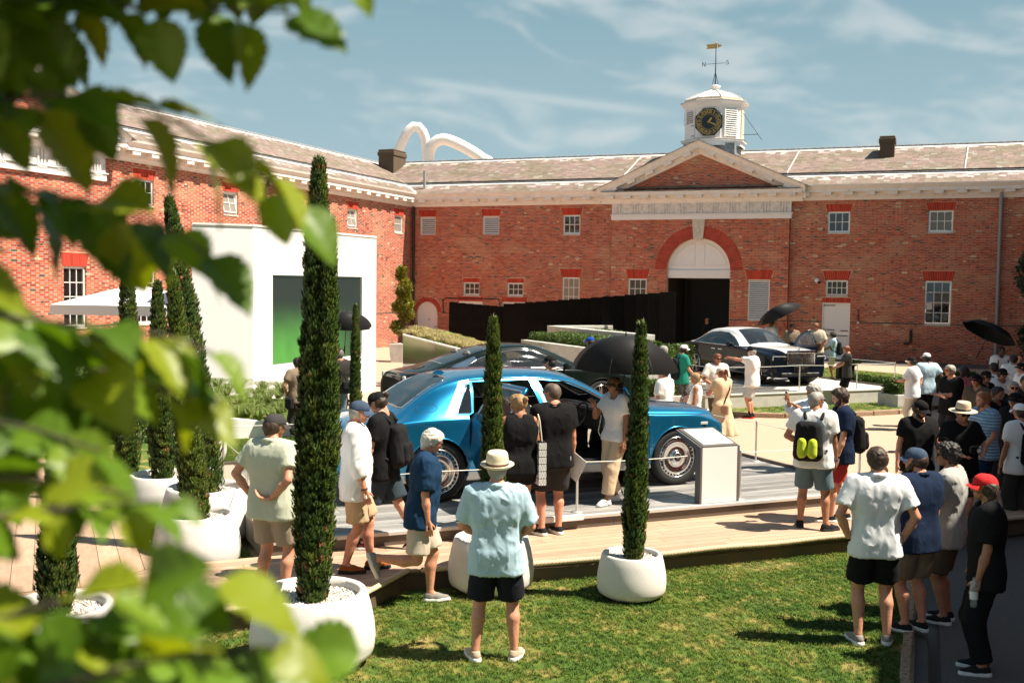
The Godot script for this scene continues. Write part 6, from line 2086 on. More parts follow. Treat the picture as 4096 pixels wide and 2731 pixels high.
func two_tone_car() -> void:
	var S:={"L": 5.55,"rear": 1.3,"front": 4.62,"wr": 0.385,"track": 0.95,"steer": 0.35,
		"top": [[0,.88],[.05,.97],[.4,1.04],[.72,1.085],[.9,1.14],[1.25,1.31],[1.7,1.48],[2.2,1.555],[2.6,1.57],[3.0,1.545],[3.3,1.47],[3.65,1.33],[3.95,1.17],[4.15,1.10],[4.6,1.08],[5.2,1.045],[5.48,1.01],[5.54,.96],[5.55,.90]],
		"rail_y": [[0,.84],[.05,.93],[.4,1.0],[.72,1.04],[.9,1.09],[1.25,1.25],[1.7,1.43],[2.2,1.49],[2.6,1.495],[3.0,1.465],[3.3,1.37],[3.65,1.20],[3.95,1.06],[4.15,1.02],[4.6,1.0],[5.2,.955],[5.55,.84]],
		"rail_w": [[0,.66],[.4,.74],[.72,.76],[.95,.70],[1.25,.655],[1.7,.64],[2.5,.64],[3.0,.65],[3.5,.69],[3.95,.75],[4.4,.78],[5.2,.75],[5.55,.64]],
		"belt_y": [[0,.76],[.5,.95],[1.2,1.02],[2.5,1.01],[3.9,.97],[4.6,.93],[5.55,.76]],
		"belt_w": [[0,.76],[.08,.84],[.5,.95],[1.2,.975],[2.5,.96],[4.2,.975],[5,.955],[5.4,.90],[5.55,.78]],
		"mid_w": [[0,.78],[.08,.86],[.5,.965],[1.2,.99],[2.5,.97],[4.6,.99],[5,.97],[5.4,.92],[5.55,.80]],
		"sill_y": [[0,.38],[.7,.25],[4.9,.23],[5.55,.24]],"sill_w": [[0,.74],[.2,.86],[.7,.92],[4.9,.92],[5.4,.88],[5.55,.78]]}
	# nose towards the viewer and to the right
	var c:=thing("limousine","two-tone limousine, white above and midnight blue below, before the carriage arch","car",Vector3.ZERO,-48)
	var f:=Vector3(cos(deg_to_rad(48)),0,sin(deg_to_rad(48)))
	c.position=Vector3(-4.62,0.462,-31.25)-f*S.front-Vector3(-f.z,0,f.x)*S.track
	var body:=car_common(c,S,M.navy_paint,1)
	var gl:=rounded(poly([1.12,1.055,1.45,1.26,1.8,1.385,2.3,1.43,2.85,1.415,3.25,1.29,3.75,1.04,2.5,1.035]),0.05)
	# the far front door stands open
	var dp:=poly([2.62,.36,2.62,1.02,2.55,1.44,2.9,1.425,3.27,1.30,3.72,1.06,3.92,.98,3.92,.36])
	body=swing_door(c,S,body,dp,rounded(poly([2.70,1.05,2.62,1.41,2.88,1.395,3.24,1.27,3.66,1.05]),0.03),-1,3.90,deg_to_rad(-68),M.navy_paint,"front_door")
	body=take(S,body,c,"side_window",gl,false,M.dark_glass,0.012)
	body=take(S,body,c,"windscreen",rounded(poly([3.06,-.52,3.98,-.67,3.98,.67,3.06,.52]),0.07),true,M.tint_glass,0.008)
	body=take(S,body,c,"rear_window",rounded(poly([.9,-.52,1.5,-.46,1.5,.46,.9,.52]),0.08),true,M.dark_glass,0.008)
	var r:=split(body,poly([0.5,1.045,4.0,1.045,4.0,1.7,0.5,1.7]),false,0,0.0)
	obj("roof_and_pillars",soup(r[0]),M.white_car,c)
	body=r[1]
	body=take(S,body,c,"bonnet",poly([3.9,-.70,5.53,-.50,5.53,.50,3.9,.70]),true,M.white_car,0.0,0,0.8)
	obj("body",soup(body),M.navy_paint,c)
	cabin(c,r[0],0.9,4.0)
	for s in [-1.0,1.0]:
		seat(c,Vector3(2.85,0.42,s*0.4),M.cabin)
		mirror(c,S,3.6,1.03,s,M.navy_paint)
		seam(S,c,poly([3.86,.98,3.9,.7,3.86,.36]),s)
		seam(S,c,poly([2.60,1.03,2.60,.7,2.60,.36]),s)
		seam(S,c,poly([1.65,.95,1.6,.7,1.75,.4]),s)
		for x in [2.42,2.82]: obj("door_handle",Geo.new().box(Vector3(x,0.90,s*(side_z(S,x,0.90)+0.012)),Vector3(0.24,0.028,0.025),Basis(),0.008),M.chrome,c)
		obj("side_vent",Geo.new().box(Vector3(4.05,0.66,s*(side_z(S,4.05,0.66)+0.004)),Vector3(0.05,0.16,0.01),Basis(),0.003),M.chrome,c)
		var hb:=Basis(Vector3.UP,s*-0.32)
		var hl:=obj("headlight",Geo.new().box(Vector3(5.49,0.80,s*0.70),Vector3(0.06,0.13,0.40),hb,0.02),M.black_gloss,c)
		obj("light_strip",Geo.new().box(Vector3(5.525,0.845,s*0.70),Vector3(0.02,0.018,0.37),hb),M.lamp_clear,hl)
		obj("light_strip",Geo.new().box(Vector3(5.47,0.79,s*0.885),Vector3(0.02,0.11,0.018),hb),M.lamp_clear,hl)
		var ck:=Geo.new()
		ck.bar(Vector3(5.56,0.36,s*0.42),Vector3(5.46,0.40,s*0.86),0.02,0.016,Vector3.UP)
		obj("bumper_trim",ck,M.chrome,c)
	obj("dashboard",Geo.new().box(Vector3(3.6,0.90,0),Vector3(0.4,0.3,1.4),Basis(),0.06),M.cabin,c)
	# grille
	var gr:=Geo.new()
	gr.box(Vector3(5.555,0.975,0),Vector3(0.06,0.085,0.96),Basis(),0.012)
	gr.box(Vector3(5.555,0.595,0),Vector3(0.06,0.03,0.92),Basis(),0.008)
	for s in [-1.0,1.0]: gr.box(Vector3(5.555,0.77,s*0.46),Vector3(0.06,0.33,0.035),Basis(),0.008)
	var go:=obj("grille",gr,M.chrome,c)
	obj("grille_back",Geo.new().box(Vector3(5.535,0.77,0),Vector3(0.03,0.33,0.9)),M.black_metal,go)
	var sl:=Geo.new().box(Vector3.ZERO,Vector3(0.03,0.325,0.016),Basis(),0.004).mesh()
	for k in 22: obj("slat",sl,M.chrome,go,Vector3(5.562,0.77,(k-10.5)*0.0405))
	for i in 2:
		var em:=obj("emblem",text_mesh("R",0.045,0.004,"Droid Serif"),M.black_metal,go,Vector3(5.588,0.975+(0.007 if i==0 else -0.007),0.006*(1 if i==0 else -1)))
		em.rotation.y=PI/2
	obj("air_intake",Geo.new().box(Vector3(5.54,0.33,0),Vector3(0.05,0.10,1.3),Basis(),0.02),M.black_metal,c)
	var pl:=obj("number_plate",Geo.new().box(Vector3(5.575,0.49,0),Vector3(0.02,0.13,0.52),Basis(),0.004),M.black_gloss,c)
	var tx:=obj("lettering",text_mesh("GHOST",0.052,0.003),M.satin,pl,Vector3(5.587,0.505,0))
	tx.rotation.y=PI/2
	obj("antenna_fin",Geo.new().prism(poly([-0.1,0,0.12,0,0.06,0.055,-0.02,0.05]),0.04,Transform3D(Basis(Vector3(-1,0,0),Vector3.UP,Vector3(0,0,-1)),Vector3(1.72,curve_at(S.top,1.72)-0.012,0.02))),M.white_car,c)
	figurine(c,5.44,curve_at(S.top,5.44))
# ---------- people: a skeleton of tapered bones,joined with a smooth minimum on a grid and meshed as surface nets
class Sdf:
	var prims:=[]      # [a,b,ra,rb,k,plane normal,plane d,op]
	var wrinkle:=0.0
	var wscale:=14.0
	var seed:=1
	func add(a: Vector3,b: Vector3,ra: float,rb: float,k:=0.03,pn:=Vector3.ZERO,pd:=0.0,op:=0) -> void:
		prims.append([a,b,ra,rb,k,pn,pd,op])
	func build(cell: float) -> Array:
		if prims.is_empty(): return []
		var lo:=Vector3.ONE*1e9
		var hi:=-lo
		for p in prims:
			if p[7]==0:
				var r:=maxf(p[2],p[3])
				lo=lo.min(p[0].min(p[1])-Vector3.ONE*r)
				hi=hi.max(p[0].max(p[1])+Vector3.ONE*r)
		lo-=Vector3.ONE*cell*2.0
		hi+=Vector3.ONE*cell*2.0
		var nx:=int((hi.x-lo.x)/cell)+2
		var ny:=int((hi.y-lo.y)/cell)+2
		var nz:=int((hi.z-lo.z)/cell)+2
		var F:=PackedFloat32Array()
		F.resize(nx*ny*nz)
		F.fill(1.0)
		var sy:=nx
		var sz:=nx*ny
		for p in prims:
			var a: Vector3=p[0]
			var b: Vector3=p[1]
			var ra: float=p[2]
			var dr: float=p[3]-ra
			var k: float=p[4]
			var pn: Vector3=p[5]
			var pd: float=p[6]
			var cut:=pn!=Vector3.ZERO
			var op: int=p[7]
			var mg:=maxf(ra,ra+dr)+k+cell*2.0
			var l0:=(a.min(b)-Vector3.ONE*mg-lo)/cell
			var h0:=(a.max(b)+Vector3.ONE*mg-lo)/cell
			var ab:=b-a
			var inv:=1.0/maxf(ab.length_squared(),1e-9)
			for iz in range(maxi(0,int(l0.z)),mini(nz-1,int(h0.z)+1)+1):
				for iy in range(maxi(0,int(l0.y)),mini(ny-1,int(h0.y)+1)+1):
					var row:=iz*sz+iy*sy
					var q:=Vector3(lo.x,lo.y+iy*cell,lo.z+iz*cell)-a
					for ix in range(maxi(0,int(l0.x)),mini(nx-1,int(h0.x)+1)+1):
						var w:=Vector3(q.x+ix*cell,q.y,q.z)
						var t:=clampf(w.dot(ab)*inv,0.0,1.0)
						var d:=(w-ab*t).length()-ra-dr*t
						if cut: d=maxf(d,pn.dot(w+a)-pd)
						var f:=F[row+ix]
						if op==1:
							if -d>f: F[row+ix]=-d
						elif k>0.0 and absf(f-d)<k:
							var h:=0.5+0.5*(f-d)/k
							F[row+ix]=f+(d-f)*h-k*h*(1.0-h)
						elif d<f: F[row+ix]=d
		var V:=PackedVector3Array()
		var ids:=PackedInt32Array()
		ids.resize(F.size())
		ids.fill(-1)
		var cand:=PackedInt32Array()
		var lim:=cell*1.8
		for i in F.size():
			if absf(F[i])<lim: cand.append(i)
		var off:=[0,1,sy,sy+1,sz,sz+1,sz+sy,sz+sy+1]
		var edges:=[0,1,2,3,4,5,6,7,0,2,1,3,4,6,5,7,0,4,1,5,2,6,3,7]
		for i in cand:
			var x:=i % nx
			var y:=(i/nx) % ny
			var z:=i/sz
			if x>=nx-1 or y>=ny-1 or z>=nz-1: continue
			var neg:=0
			for c in 8:
				if F[i+off[c]]<0.0: neg+=1
			if neg==0 or neg==8: continue
			var s:=Vector3.ZERO
			var n:=0
			for e in range(0,24,2):
				var c0: int=edges[e]
				var c1: int=edges[e+1]
				var f0:=F[i+off[c0]]
				var f1:=F[i+off[c1]]
				if (f0<0.0)!=(f1<0.0):
					var t:=f0/(f0-f1)
					var p0:=Vector3(c0 & 1,(c0 >> 1) & 1,c0 >> 2)
					var p1:=Vector3(c1 & 1,(c1 >> 1) & 1,c1 >> 2)
					s+=p0+(p1-p0)*t
					n+=1
			ids[i]=V.size()
			V.append(lo+(Vector3(x,y,z)+s/n)*cell)
		var I:=PackedInt32Array()
		for i in cand:
			var x:=i % nx
			var y:=(i/nx) % ny
			var z:=i/sz
			if x<1 or y<1 or z<1 or x>=nx-1 or y>=ny-1 or z>=nz-1: continue
			var f:=F[i]<0.0
			for e in [[1,sy,sz],[sy,sz,1],[sz,1,sy]]:
				if f==(F[i+e[0]]<0.0): continue
				var q0:=ids[i]
				var q1:=ids[i-e[1]]
				var q2:=ids[i-e[1]-e[2]]
				var q3:=ids[i-e[2]]
				if q0<0 or q1<0 or q2<0 or q3<0: continue
				if f: I.append_array([q0,q2,q1,q0,q3,q2])
				else: I.append_array([q0,q1,q2,q0,q2,q3])
		var N:=normals(V,I)
		if wrinkle>0.0:
			var nzf:=FastNoiseLite.new()
			nzf.seed=seed
			nzf.frequency=1.0
			nzf.fractal_octaves=2
			for i in V.size():
				var p:=V[i]*wscale
				var fo:=1.0-absf(nzf.get_noise_3d(p.x*0.55+p.y*0.12,p.y*0.22-p.x*0.15,p.z*0.55))*2.2
				V[i]+=N[i]*wrinkle*(fo*fo*fo*0.9+nzf.get_noise_3d(p.x*0.4,p.y*0.4,p.z*0.4+9.0)*0.7)
			N=normals(V,I)
		return [V,N,I]
	func normals(V: PackedVector3Array,I: PackedInt32Array) -> PackedVector3Array:
		var N:=PackedVector3Array()
		N.resize(V.size())
		for i in range(0,I.size(),3):
			var n:=(V[I[i+2]]-V[I[i]]).cross(V[I[i+1]]-V[I[i]])
			N[I[i]]+=n; N[I[i+1]]+=n; N[I[i+2]]+=n
		for i in N.size(): N[i]=N[i].normalized()
		return N
func net_mesh(parts: Array) -> ArrayMesh:
	var V:=PackedVector3Array()
	var N:=PackedVector3Array()
	var I:=PackedInt32Array()
	for p in parts:
		if p.is_empty(): continue
		var k:=V.size()
		V.append_array(p[0]); N.append_array(p[1])
		for i in p[2]: I.append(i+k)
	if I.is_empty(): return null
	var a:=[]
	a.resize(Mesh.ARRAY_MAX)
	a[Mesh.ARRAY_VERTEX]=V
	a[Mesh.ARRAY_NORMAL]=N
	a[Mesh.ARRAY_INDEX]=I
	var m:=ArrayMesh.new()
	m.add_surface_from_arrays(Mesh.PRIMITIVE_TRIANGLES,a)
	return m
func ik(s: Vector3,t: Vector3,la: float,lb: float,pole: Vector3) -> Array:
	# two-bone chain: returns [middle joint,end joint]
	var d:=t-s
	var l:=clampf(d.length(),absf(la-lb)+0.01,la+lb-0.002)
	d=d.normalized()
	var x:=(la*la-lb*lb+l*l)/(2.0*l)
	var h:=sqrt(maxf(0.0,la*la-x*x))
	var p:=(pole-d*pole.dot(d)).normalized()
	return [s+d*x+p*h,s+d*l]
# Person: local axes x to their left,y up,z ahead. Lengths are shares of the height h.
func person_parts(P: Dictionary) -> Dictionary:
	var h: float=P.get("h",1.78)
	var fem: bool=P.get("fem",false)
	var gir: float=P.get("girth",1.0)
	var cell: float=P.cell
	var lod: int=P.lod           # 0 near,1 middle,2 far
	var lean:=deg_to_rad(P.get("lean",0.0))
	var twist:=deg_to_rad(P.get("twist",0.0))
	var hip:=Vector3(P.get("shift",0.0),0.5*h+P.get("dy",0.0),0)
	var up:=Transform3D(Basis(Vector3.UP,twist)*Basis(Vector3.RIGHT,lean),hip)*Transform3D(Basis(),-Vector3(0,0.5*h,0))
	var J:={}
	# legs
	var hx:=0.052*h
	for s in [1,-1]:
		var n:="l" if s==1 else "r"
		var f: Array=P.get(n+"foot",[0.085*s,0.0,0.0,8.0*s])    # x,z,lift,toe-out,pitch
		var ank:=Vector3(f[0],0.05*h+f[2],f[1])
		var hj:=hip+Vector3(hx*s,0,0)
		var r:=ik(hj,ank,0.238*h,0.225*h,Vector3(0.12*s,0,1))
		J[n+"hip"]=hj
		J[n+"knee"]=r[0]
		J[n+"ank"]=r[1]
		var toe:=Basis(Vector3.UP,deg_to_rad(f[3]))*Basis(Vector3.RIGHT,deg_to_rad(f[4] if f.size()>4 else 0.0))
		J[n+"toe"]=toe
	# arms
	var sw:=(0.098 if fem else 0.112)*h
	for s in [1,-1]:
		var n:="l" if s==1 else "r"
		var sh:=up*Vector3(sw*s,0.812*h,-0.005*h)
		var t: Array=P.get(n+"hand",[0.17*s,0.47,0.04])
		var wr:=up*(Vector3(t[0],t[1],t[2])*h)
		var pl: Array=P.get(n+"pole",[0.5*s,-0.2,-1.0])
		var r:=ik(sh,wr,0.172*h,0.150*h,up.basis*Vector3(pl[0],pl[1],pl[2]))
		J[n+"sh"]=sh; J[n+"el"]=r[0]; J[n+"wr"]=r[1]
	var neck:=up*Vector3(0,0.845*h,-0.012*h)
	var hb:=up.basis*Basis(Vector3.UP,deg_to_rad(P.get("head_yaw",0.0)))*Basis(Vector3.RIGHT,deg_to_rad(P.get("head_pitch",0.0)))
	var hs:=0.132*h/0.235
	var head:=Transform3D(hb.scaled(Vector3.ONE*hs),up*Vector3(0,0.925*h,0.012*h)+hb*Vector3(0,0,0.012))
	J["head"]=head
	J["up"]=up
	J["neck"]=neck
	# torso levels: y,half width,depth radius,forward shift
	var lv:=[[.49,.052,.054,-.004],[.545,.050,.054,-.004],[.615,.043,.052,.004],[.69,.050,.058,.002],[.745,.060,.060,.0],[.785,.070,.047,-.004],[.812,.082,.033,-.006]]
	if not fem: lv[6][1]=.066
	if fem: lv=[[.49,.052,.056,-.006],[.54,.054,.056,-.006],[.62,.036,.044,.002],[.69,.042,.050,.002],[.74,.048,.056,.004],[.78,.058,.042,-.004],[.812,.056,.030,-.006]]
	var belly: float=P.get("belly",0.0)
	var B:=Sdf.new()
	var k:=0.032*h
	for i in lv.size():
		var e: Array=lv[i]
		var r: float=e[2]*h*gir
		B.add(up*Vector3(-e[1]*h*gir,e[0]*h,e[3]*h),up*Vector3(e[1]*h*gir,e[0]*h,e[3]*h),r*0.95,r*0.95,k)
	B.add(neck,head*Vector3(0,-0.04,-0.01),0.034*h,0.030*h,0.02)
	for s in [1,-1]: B.add(up*Vector3(0.012*s*h,0.862*h,-0.014*h),up*Vector3(0.088*s*h,0.822*h,-0.008*h),0.020*h,0.024*h,0.02)
	for n in ["l","r"]:
		B.add(J[n+"hip"],J[n+"knee"],0.050*h*sqrt(gir),0.031*h,0.02)
		var kn: Vector3=J[n+"knee"]
		var an: Vector3=J[n+"ank"]
		var bk: Vector3=(kn-an).normalized().cross(Vector3.RIGHT)*(0.010*h)
		if bk.z>0: bk=-bk
		var calf:=kn.lerp(an,0.32)+bk
		B.add(kn,calf,0.030*h,0.033*h,0.02)
		B.add(calf,an,0.033*h,0.019*h,0.02)
		B.add(an,an+J[n+"toe"]*Vector3(0,-0.025*h,0.05*h),0.02*h,0.016*h,0.01)
		var sh: Vector3=J[n+"sh"]
		B.add(sh,J[n+"el"],(0.026 if fem else 0.031)*h,0.022*h,0.03)
		var el: Vector3=J[n+"el"]
		var wr: Vector3=J[n+"wr"]
		B.add(el,el.lerp(wr,0.35),0.021*h,0.0235*h,0.015)
		B.add(el.lerp(wr,0.35),wr,0.0235*h,0.0145*h,0.015)
	var out:={"J": J}
	var parts:=[]
	# hands
	for n in ["l","r"]:
		var H:=Sdf.new() if lod==0 else B
		hand(H,J,n,h,P,lod)
		if lod==0: parts.append(H.build(0.0065))
	parts.append(B.build(cell))
	parts.append(head_sdf(head,P).build([0.008,0.012,0.018][lod]))
	out["body"]=parts
	# shirt or dress
	var cl:=[]
	if P.has("top"):
		var T:=Sdf.new()
		var t: Dictionary=P.top
		var lo: float=t.get("loose",0.012)*h
		var hem: float=t.get("hem",0.475)
		var pn:=up.basis*Vector3(0,-1,0)
		var pd:=pn.dot(up*Vector3(0,hem*h,0))
		for i in lv.size():
			var e: Array=lv[i]
			var ex:=1.0
			if e[0]<0.66: ex=1.35 if not fem or t.get("straight",false) else 1.0
			T.add(up*Vector3(-e[1]*h*gir,e[0]*h,e[3]*h),up*Vector3(e[1]*h*gir,e[0]*h,e[3]*h),e[2]*h*gir*0.95+lo*ex*(0.6 if i==6 else 1.0),e[2]*h*gir*0.95+lo*ex*(0.6 if i==6 else 1.0),k,pn,pd)
		T.add(up*Vector3(-0.056*h*gir,(hem-0.02)*h,0),up*Vector3(0.056*h*gir,(hem-0.02)*h,0),0.058*h*gir+lo*1.2,0.058*h*gir+lo*1.2,k,pn,pd)
		if belly>0.0: T.add(up*Vector3(0,0.60*h,0.02*h),up*Vector3(0,0.64*h,0.025*h),0.055*h+belly,0.05*h+belly,0.06,pn,pd)
		for s in [1,-1]: T.add(up*Vector3(0.02*s*h,0.848*h,-0.014*h),up*Vector3(0.088*s*h,0.820*h,-0.008*h),0.020*h+lo*0.5,0.026*h+lo*0.5,0.025)
		var sl: float=t.get("sleeve",0.62)
		if sl>0.0:
			for n in ["l","r"]:
				var sh: Vector3=J[n+"sh"]
				var el: Vector3=J[n+"el"]
				var wr: Vector3=J[n+"wr"]
				if sl<=1.0:
					var e: Vector3=sh.lerp(el,sl)
					var d:=(el-sh).normalized()
					T.add(sh,e+d*0.05,0.032*h+lo*0.8,0.030*h+lo*1.0,0.035,d,d.dot(e))
				else:
					T.add(sh,el,0.032*h+lo*0.8,0.027*h+lo,0.03)
					var e: Vector3=el.lerp(wr,sl-1.0)
					var d:=(wr-el).normalized()
					T.add(el,e+d*0.03,0.027*h+lo,0.021*h+lo*0.8,0.02,d,d.dot(e))
		else:
			for n in ["l","r"]:
				var sh: Vector3=J[n+"sh"]
				var d: Vector3=up.basis*Vector3(1 if n=="l" else -1,0.25,0)
				T.add(sh+d*0.025*h,sh+d*0.09*h,0.045*h,0.06*h,0,Vector3.ZERO,0,1)
		T.add(up*Vector3(0,0.845*h,0.01*h),up*Vector3(0,0.90*h,0.02*h),0.043*h,0.055*h,0,Vector3.ZERO,0,1)
		if t.get("collar",false):
			var C:=Sdf.new()
			for i in 10:
				var a0:=TAU*(0.06+0.88*i/10.0)
				var a1:=TAU*(0.06+0.88*(i+1)/10.0)
				C.add(up*Vector3(sin(a0)*0.042*h,(0.848-0.012*cos(a0))*h,cos(a0)*0.045*h-0.004*h),up*Vector3(sin(a1)*0.042*h,(0.848-0.012*cos(a1))*h,cos(a1)*0.045*h-0.004*h),0.012*h,0.012*h,0.004)
			cl.append(["collar",C.build(maxf(cell*0.5,0.008)),t.m])
		T.wrinkle=t.get("wrinkle",0.006)
		T.seed=int(h*1000.0)+int(P.get("seed",3))
		var nm: String=t.get("name","shirt")
		cl.append([nm,T.build(cell),t.m])
	if P.has("bottom"):
		var T:=Sdf.new()
		var t: Dictionary=P.bottom
		var lo: float=t.get("loose",0.012)*h
		var hp:=up.basis*Vector3(0,1,0)
		var hd:=hp.dot(up*Vector3(0,0.60*h,0))
		for i in 3:
			var e: Array=lv[i]
			var r: float=e[2]*h*gir*0.97+0.005*h
			T.add(up*Vector3(-e[1]*h*gir,e[0]*h,e[3]*h),up*Vector3(e[1]*h*gir,e[0]*h,e[3]*h),r,r,k,hp,hd)
		if t.get("skirt",0.0)>0.0:
			var pn:=Vector3(0,-1,0)
			var ln: float=t.skirt
			for i in 9:
				var a:=TAU*i/9.0
				var dx:=Vector3(cos(a),0,sin(a))
				T.add(hip+Vector3(0,0.09*h,0)+dx*0.03*h,hip+Vector3(0,-0.03*h-ln*h,0)+dx*(0.09+t.get("flare",0.03))*h,0.045*h,0.05*h,0.045,pn,-(hip.y-ln*h))
		else:
			var ln: float=t.get("len",0.78)     # share of the thigh,above 1 down the shin
			for n in ["l","r"]:
				var a: Vector3=J[n+"hip"]
				var b: Vector3=J[n+"knee"]
				var c: Vector3=J[n+"ank"]
				if ln<=1.0:
					var e: Vector3=a.lerp(b,ln)
					var d:=(b-a).normalized()
					T.add(a,e+d*0.04,0.052*h*sqrt(gir)+lo*0.5,0.037*h+lo*1.5,0.022,d,d.dot(e))
				else:
					T.add(a,b,0.052*h*sqrt(gir)+lo*0.5,0.035*h+lo,0.022)
					var e: Vector3=b.lerp(c,ln-1.0)
					var d:=(c-b).normalized()
					T.add(b,e+d*0.03,0.035*h+lo,0.027*h+lo,0.02,d,d.dot(e))
		T.wrinkle=0.006
		T.seed=int(P.get("seed",3))+50
		cl.append([t.get("name","shorts"),T.build(cell),t.m])
	# shoes and socks
	var fm: Dictionary=P.get("shoes",{})
	var S:=Sdf.new()
	var O:=Sdf.new()
	var K:=Sdf.new()
	for n in ["l","r"]:
		var an: Vector3=J[n+"ank"]
		var tb: Basis=J[n+"toe"]
		var dn:=tb*Vector3(0,-1,0)
		var sole:=dn.dot(an+tb*Vector3(0,-0.043*h,0))
		S.add(an+tb*Vector3(0,-0.022*h,-0.014*h),an+tb*Vector3(0,-0.027*h,0.04*h),0.023*h,0.025*h,0.02,dn,sole)
		S.add(an+tb*Vector3(0,-0.027*h,0.04*h),an+tb*Vector3(0.004*h,-0.033*h,0.095*h),0.025*h,0.017*h,0.02,dn,sole)
		S.add(an+tb*Vector3(0,0.002*h,-0.006*h),an+tb*Vector3(0,-0.02*h,0),0.022*h,0.024*h,0.012,-dn,(-dn).dot(an+tb*Vector3(0,fm.get("high",0.0)*h,0)))
		var s2:=dn.dot(an+tb*Vector3(0,-0.05*h,0))
		O.add(an+tb*Vector3(0,-0.042*h,-0.016*h),an+tb*Vector3(0,-0.042*h,0.04*h),0.026*h,0.028*h,0.01,dn,s2)
		O.prims[-1][5]=dn
		O.add(an+tb*Vector3(0,-0.042*h,0.04*h),an+tb*Vector3(0.004*h,-0.042*h,0.098*h),0.028*h,0.021*h,0.01,dn,s2)
		K.add(an+tb*Vector3(0,-0.01*h,0),an+((J[n+"knee"]-an) as Vector3).normalized()*fm.get("sock",0.02)*h,0.0225*h,0.0225*h,0.01)
		var tp:=-dn
		O.add(an+tb*Vector3(0,0.02*h,-0.1*h),an+tb*Vector3(0,0.02*h,0.2*h),0.05*h,0.05*h,0,Vector3.ZERO,0,1)
	var fc:=minf(cell,[0.009,0.016,0.03][lod])
	cl.append(["shoes",S.build(fc),fm.get("m",M.shoe_dark)])
	if lod<2: cl.append(["soles",O.build(fc*0.8),fm.get("sole",M.sole_white)])
	if fm.get("sock",0.02)>0.03: cl.append(["socks",K.build(fc),fm.get("sockm",M.sole_white)])
	# hair
	for e in hair_sdf(head,P): cl.append([e[0],e[1].build([0.008,0.013,0.02][lod]),e[2]])
	out["cloth"]=cl
	return out
func hand(H: Sdf,J: Dictionary,n: String,h: float,P: Dictionary,lod: int) -> void:
	var wr: Vector3=J[n+"wr"]
	var d:=(wr-(J[n+"el"] as Vector3)).normalized()
	if P.has(n+"palm"):      # direction of the fingers,in body axes
		var q: Array=P[n+"palm"]
		d=((J.up as Transform3D).basis*Vector3(q[0],q[1],q[2])).normalized()
	var s:=1.0 if n=="l" else -1.0
	var side:=(J.up as Transform3D).basis*Vector3(0,0,1)      # the row of knuckles
	side=(side-d*side.dot(d)).normalized()
	if side.length()<0.5: side=Vector3(1,0,0)
	var inn:=d.cross(side).normalized()*s        # towards the palm
	var curl: float=P.get(n+"curl",0.45)
	var u:=h/1.75
	for i in 2: H.add(wr+side*(0.014 if i==0 else -0.014)*u,wr+d*0.075*u+side*(0.022 if i==0 else -0.022)*u,0.016*u,0.0155*u,0.01)
	if lod==2:
		H.add(wr+d*0.07*u,wr+d*0.13*u+inn*0.03*u,0.022*u,0.016*u,0.01)
		return
	for i in 4:
		var b:=wr+d*0.085*u+side*(0.030-i*0.0195)*u
		var l: float=[0.040,0.045,0.042,0.033][i]*u
		var dir:=d
		for j in 3:
			dir=(dir*cos(curl)+inn*sin(curl)).normalized()
			var e: Vector3=b+dir*l*[1.0,0.62,0.5][j]
			H.add(b,e,(0.0098-j*0.0012)*u,(0.0088-j*0.0014)*u,0.003)
			b=e
	var tb:=wr+d*0.025*u+side*0.028*u+inn*0.008*u
	var td:=(d*0.75+side*0.55+inn*0.45).normalized()
	H.add(tb,tb+td*0.042*u,0.0125*u,0.0105*u,0.008)
	H.add(tb+td*0.042*u,tb+td*0.042*u+(td+d*0.5).normalized()*0.028*u,0.0105*u,0.008*u,0.004)
func head_sdf(X: Transform3D,P: Dictionary) -> Sdf:
	var H:=Sdf.new()
	var s:=X.basis.x.length()
	for e in [[0,.028,-.022,0,.030,.018,.074,.072,.02],[-.012,.0,-.03,.012,.0,-.03,.066,.066,.03],[0,.01,.035,0,-.06,.052,.052,.034,.03],[-.022,-.072,.040,.022,-.072,.040,.026,.026,.025],[0,-.088,.066,0,-.088,.068,.014,.014,.02],
		[-.028,.016,.074,.028,.016,.074,.013,.013,.012],[0,.004,.086,0,-.030,.103,.0075,.0115,.010],[-.010,-.036,.094,.010,-.036,.094,.008,.008,.008],[-.045,-.018,.058,-.040,-.02,.06,.024,.024,.02],[.045,-.018,.058,.040,-.02,.06,.024,.024,.02],
		[-.016,-.058,.084,.016,-.058,.084,.0065,.0065,.006],[-.013,-.067,.083,.013,-.067,.083,.007,.007,.006],
		[.073,.012,-.012,.070,-.026,-.006,.013,.010,.008],[-.073,.012,-.012,-.070,-.026,-.006,.013,.010,.008],[0,-.05,-.03,0,-.15,-.035,.052,.054,.03]]:
		H.add(X*Vector3(e[0],e[1],e[2]),X*Vector3(e[3],e[4],e[5]),e[6]*s,e[7]*s,e[8])
	for k in [-1,1]: H.add(X*Vector3(k*.031,0,.094),X*Vector3(k*.029,0,.094),.011*s,.011*s,0,Vector3.ZERO,0,1)
	return H
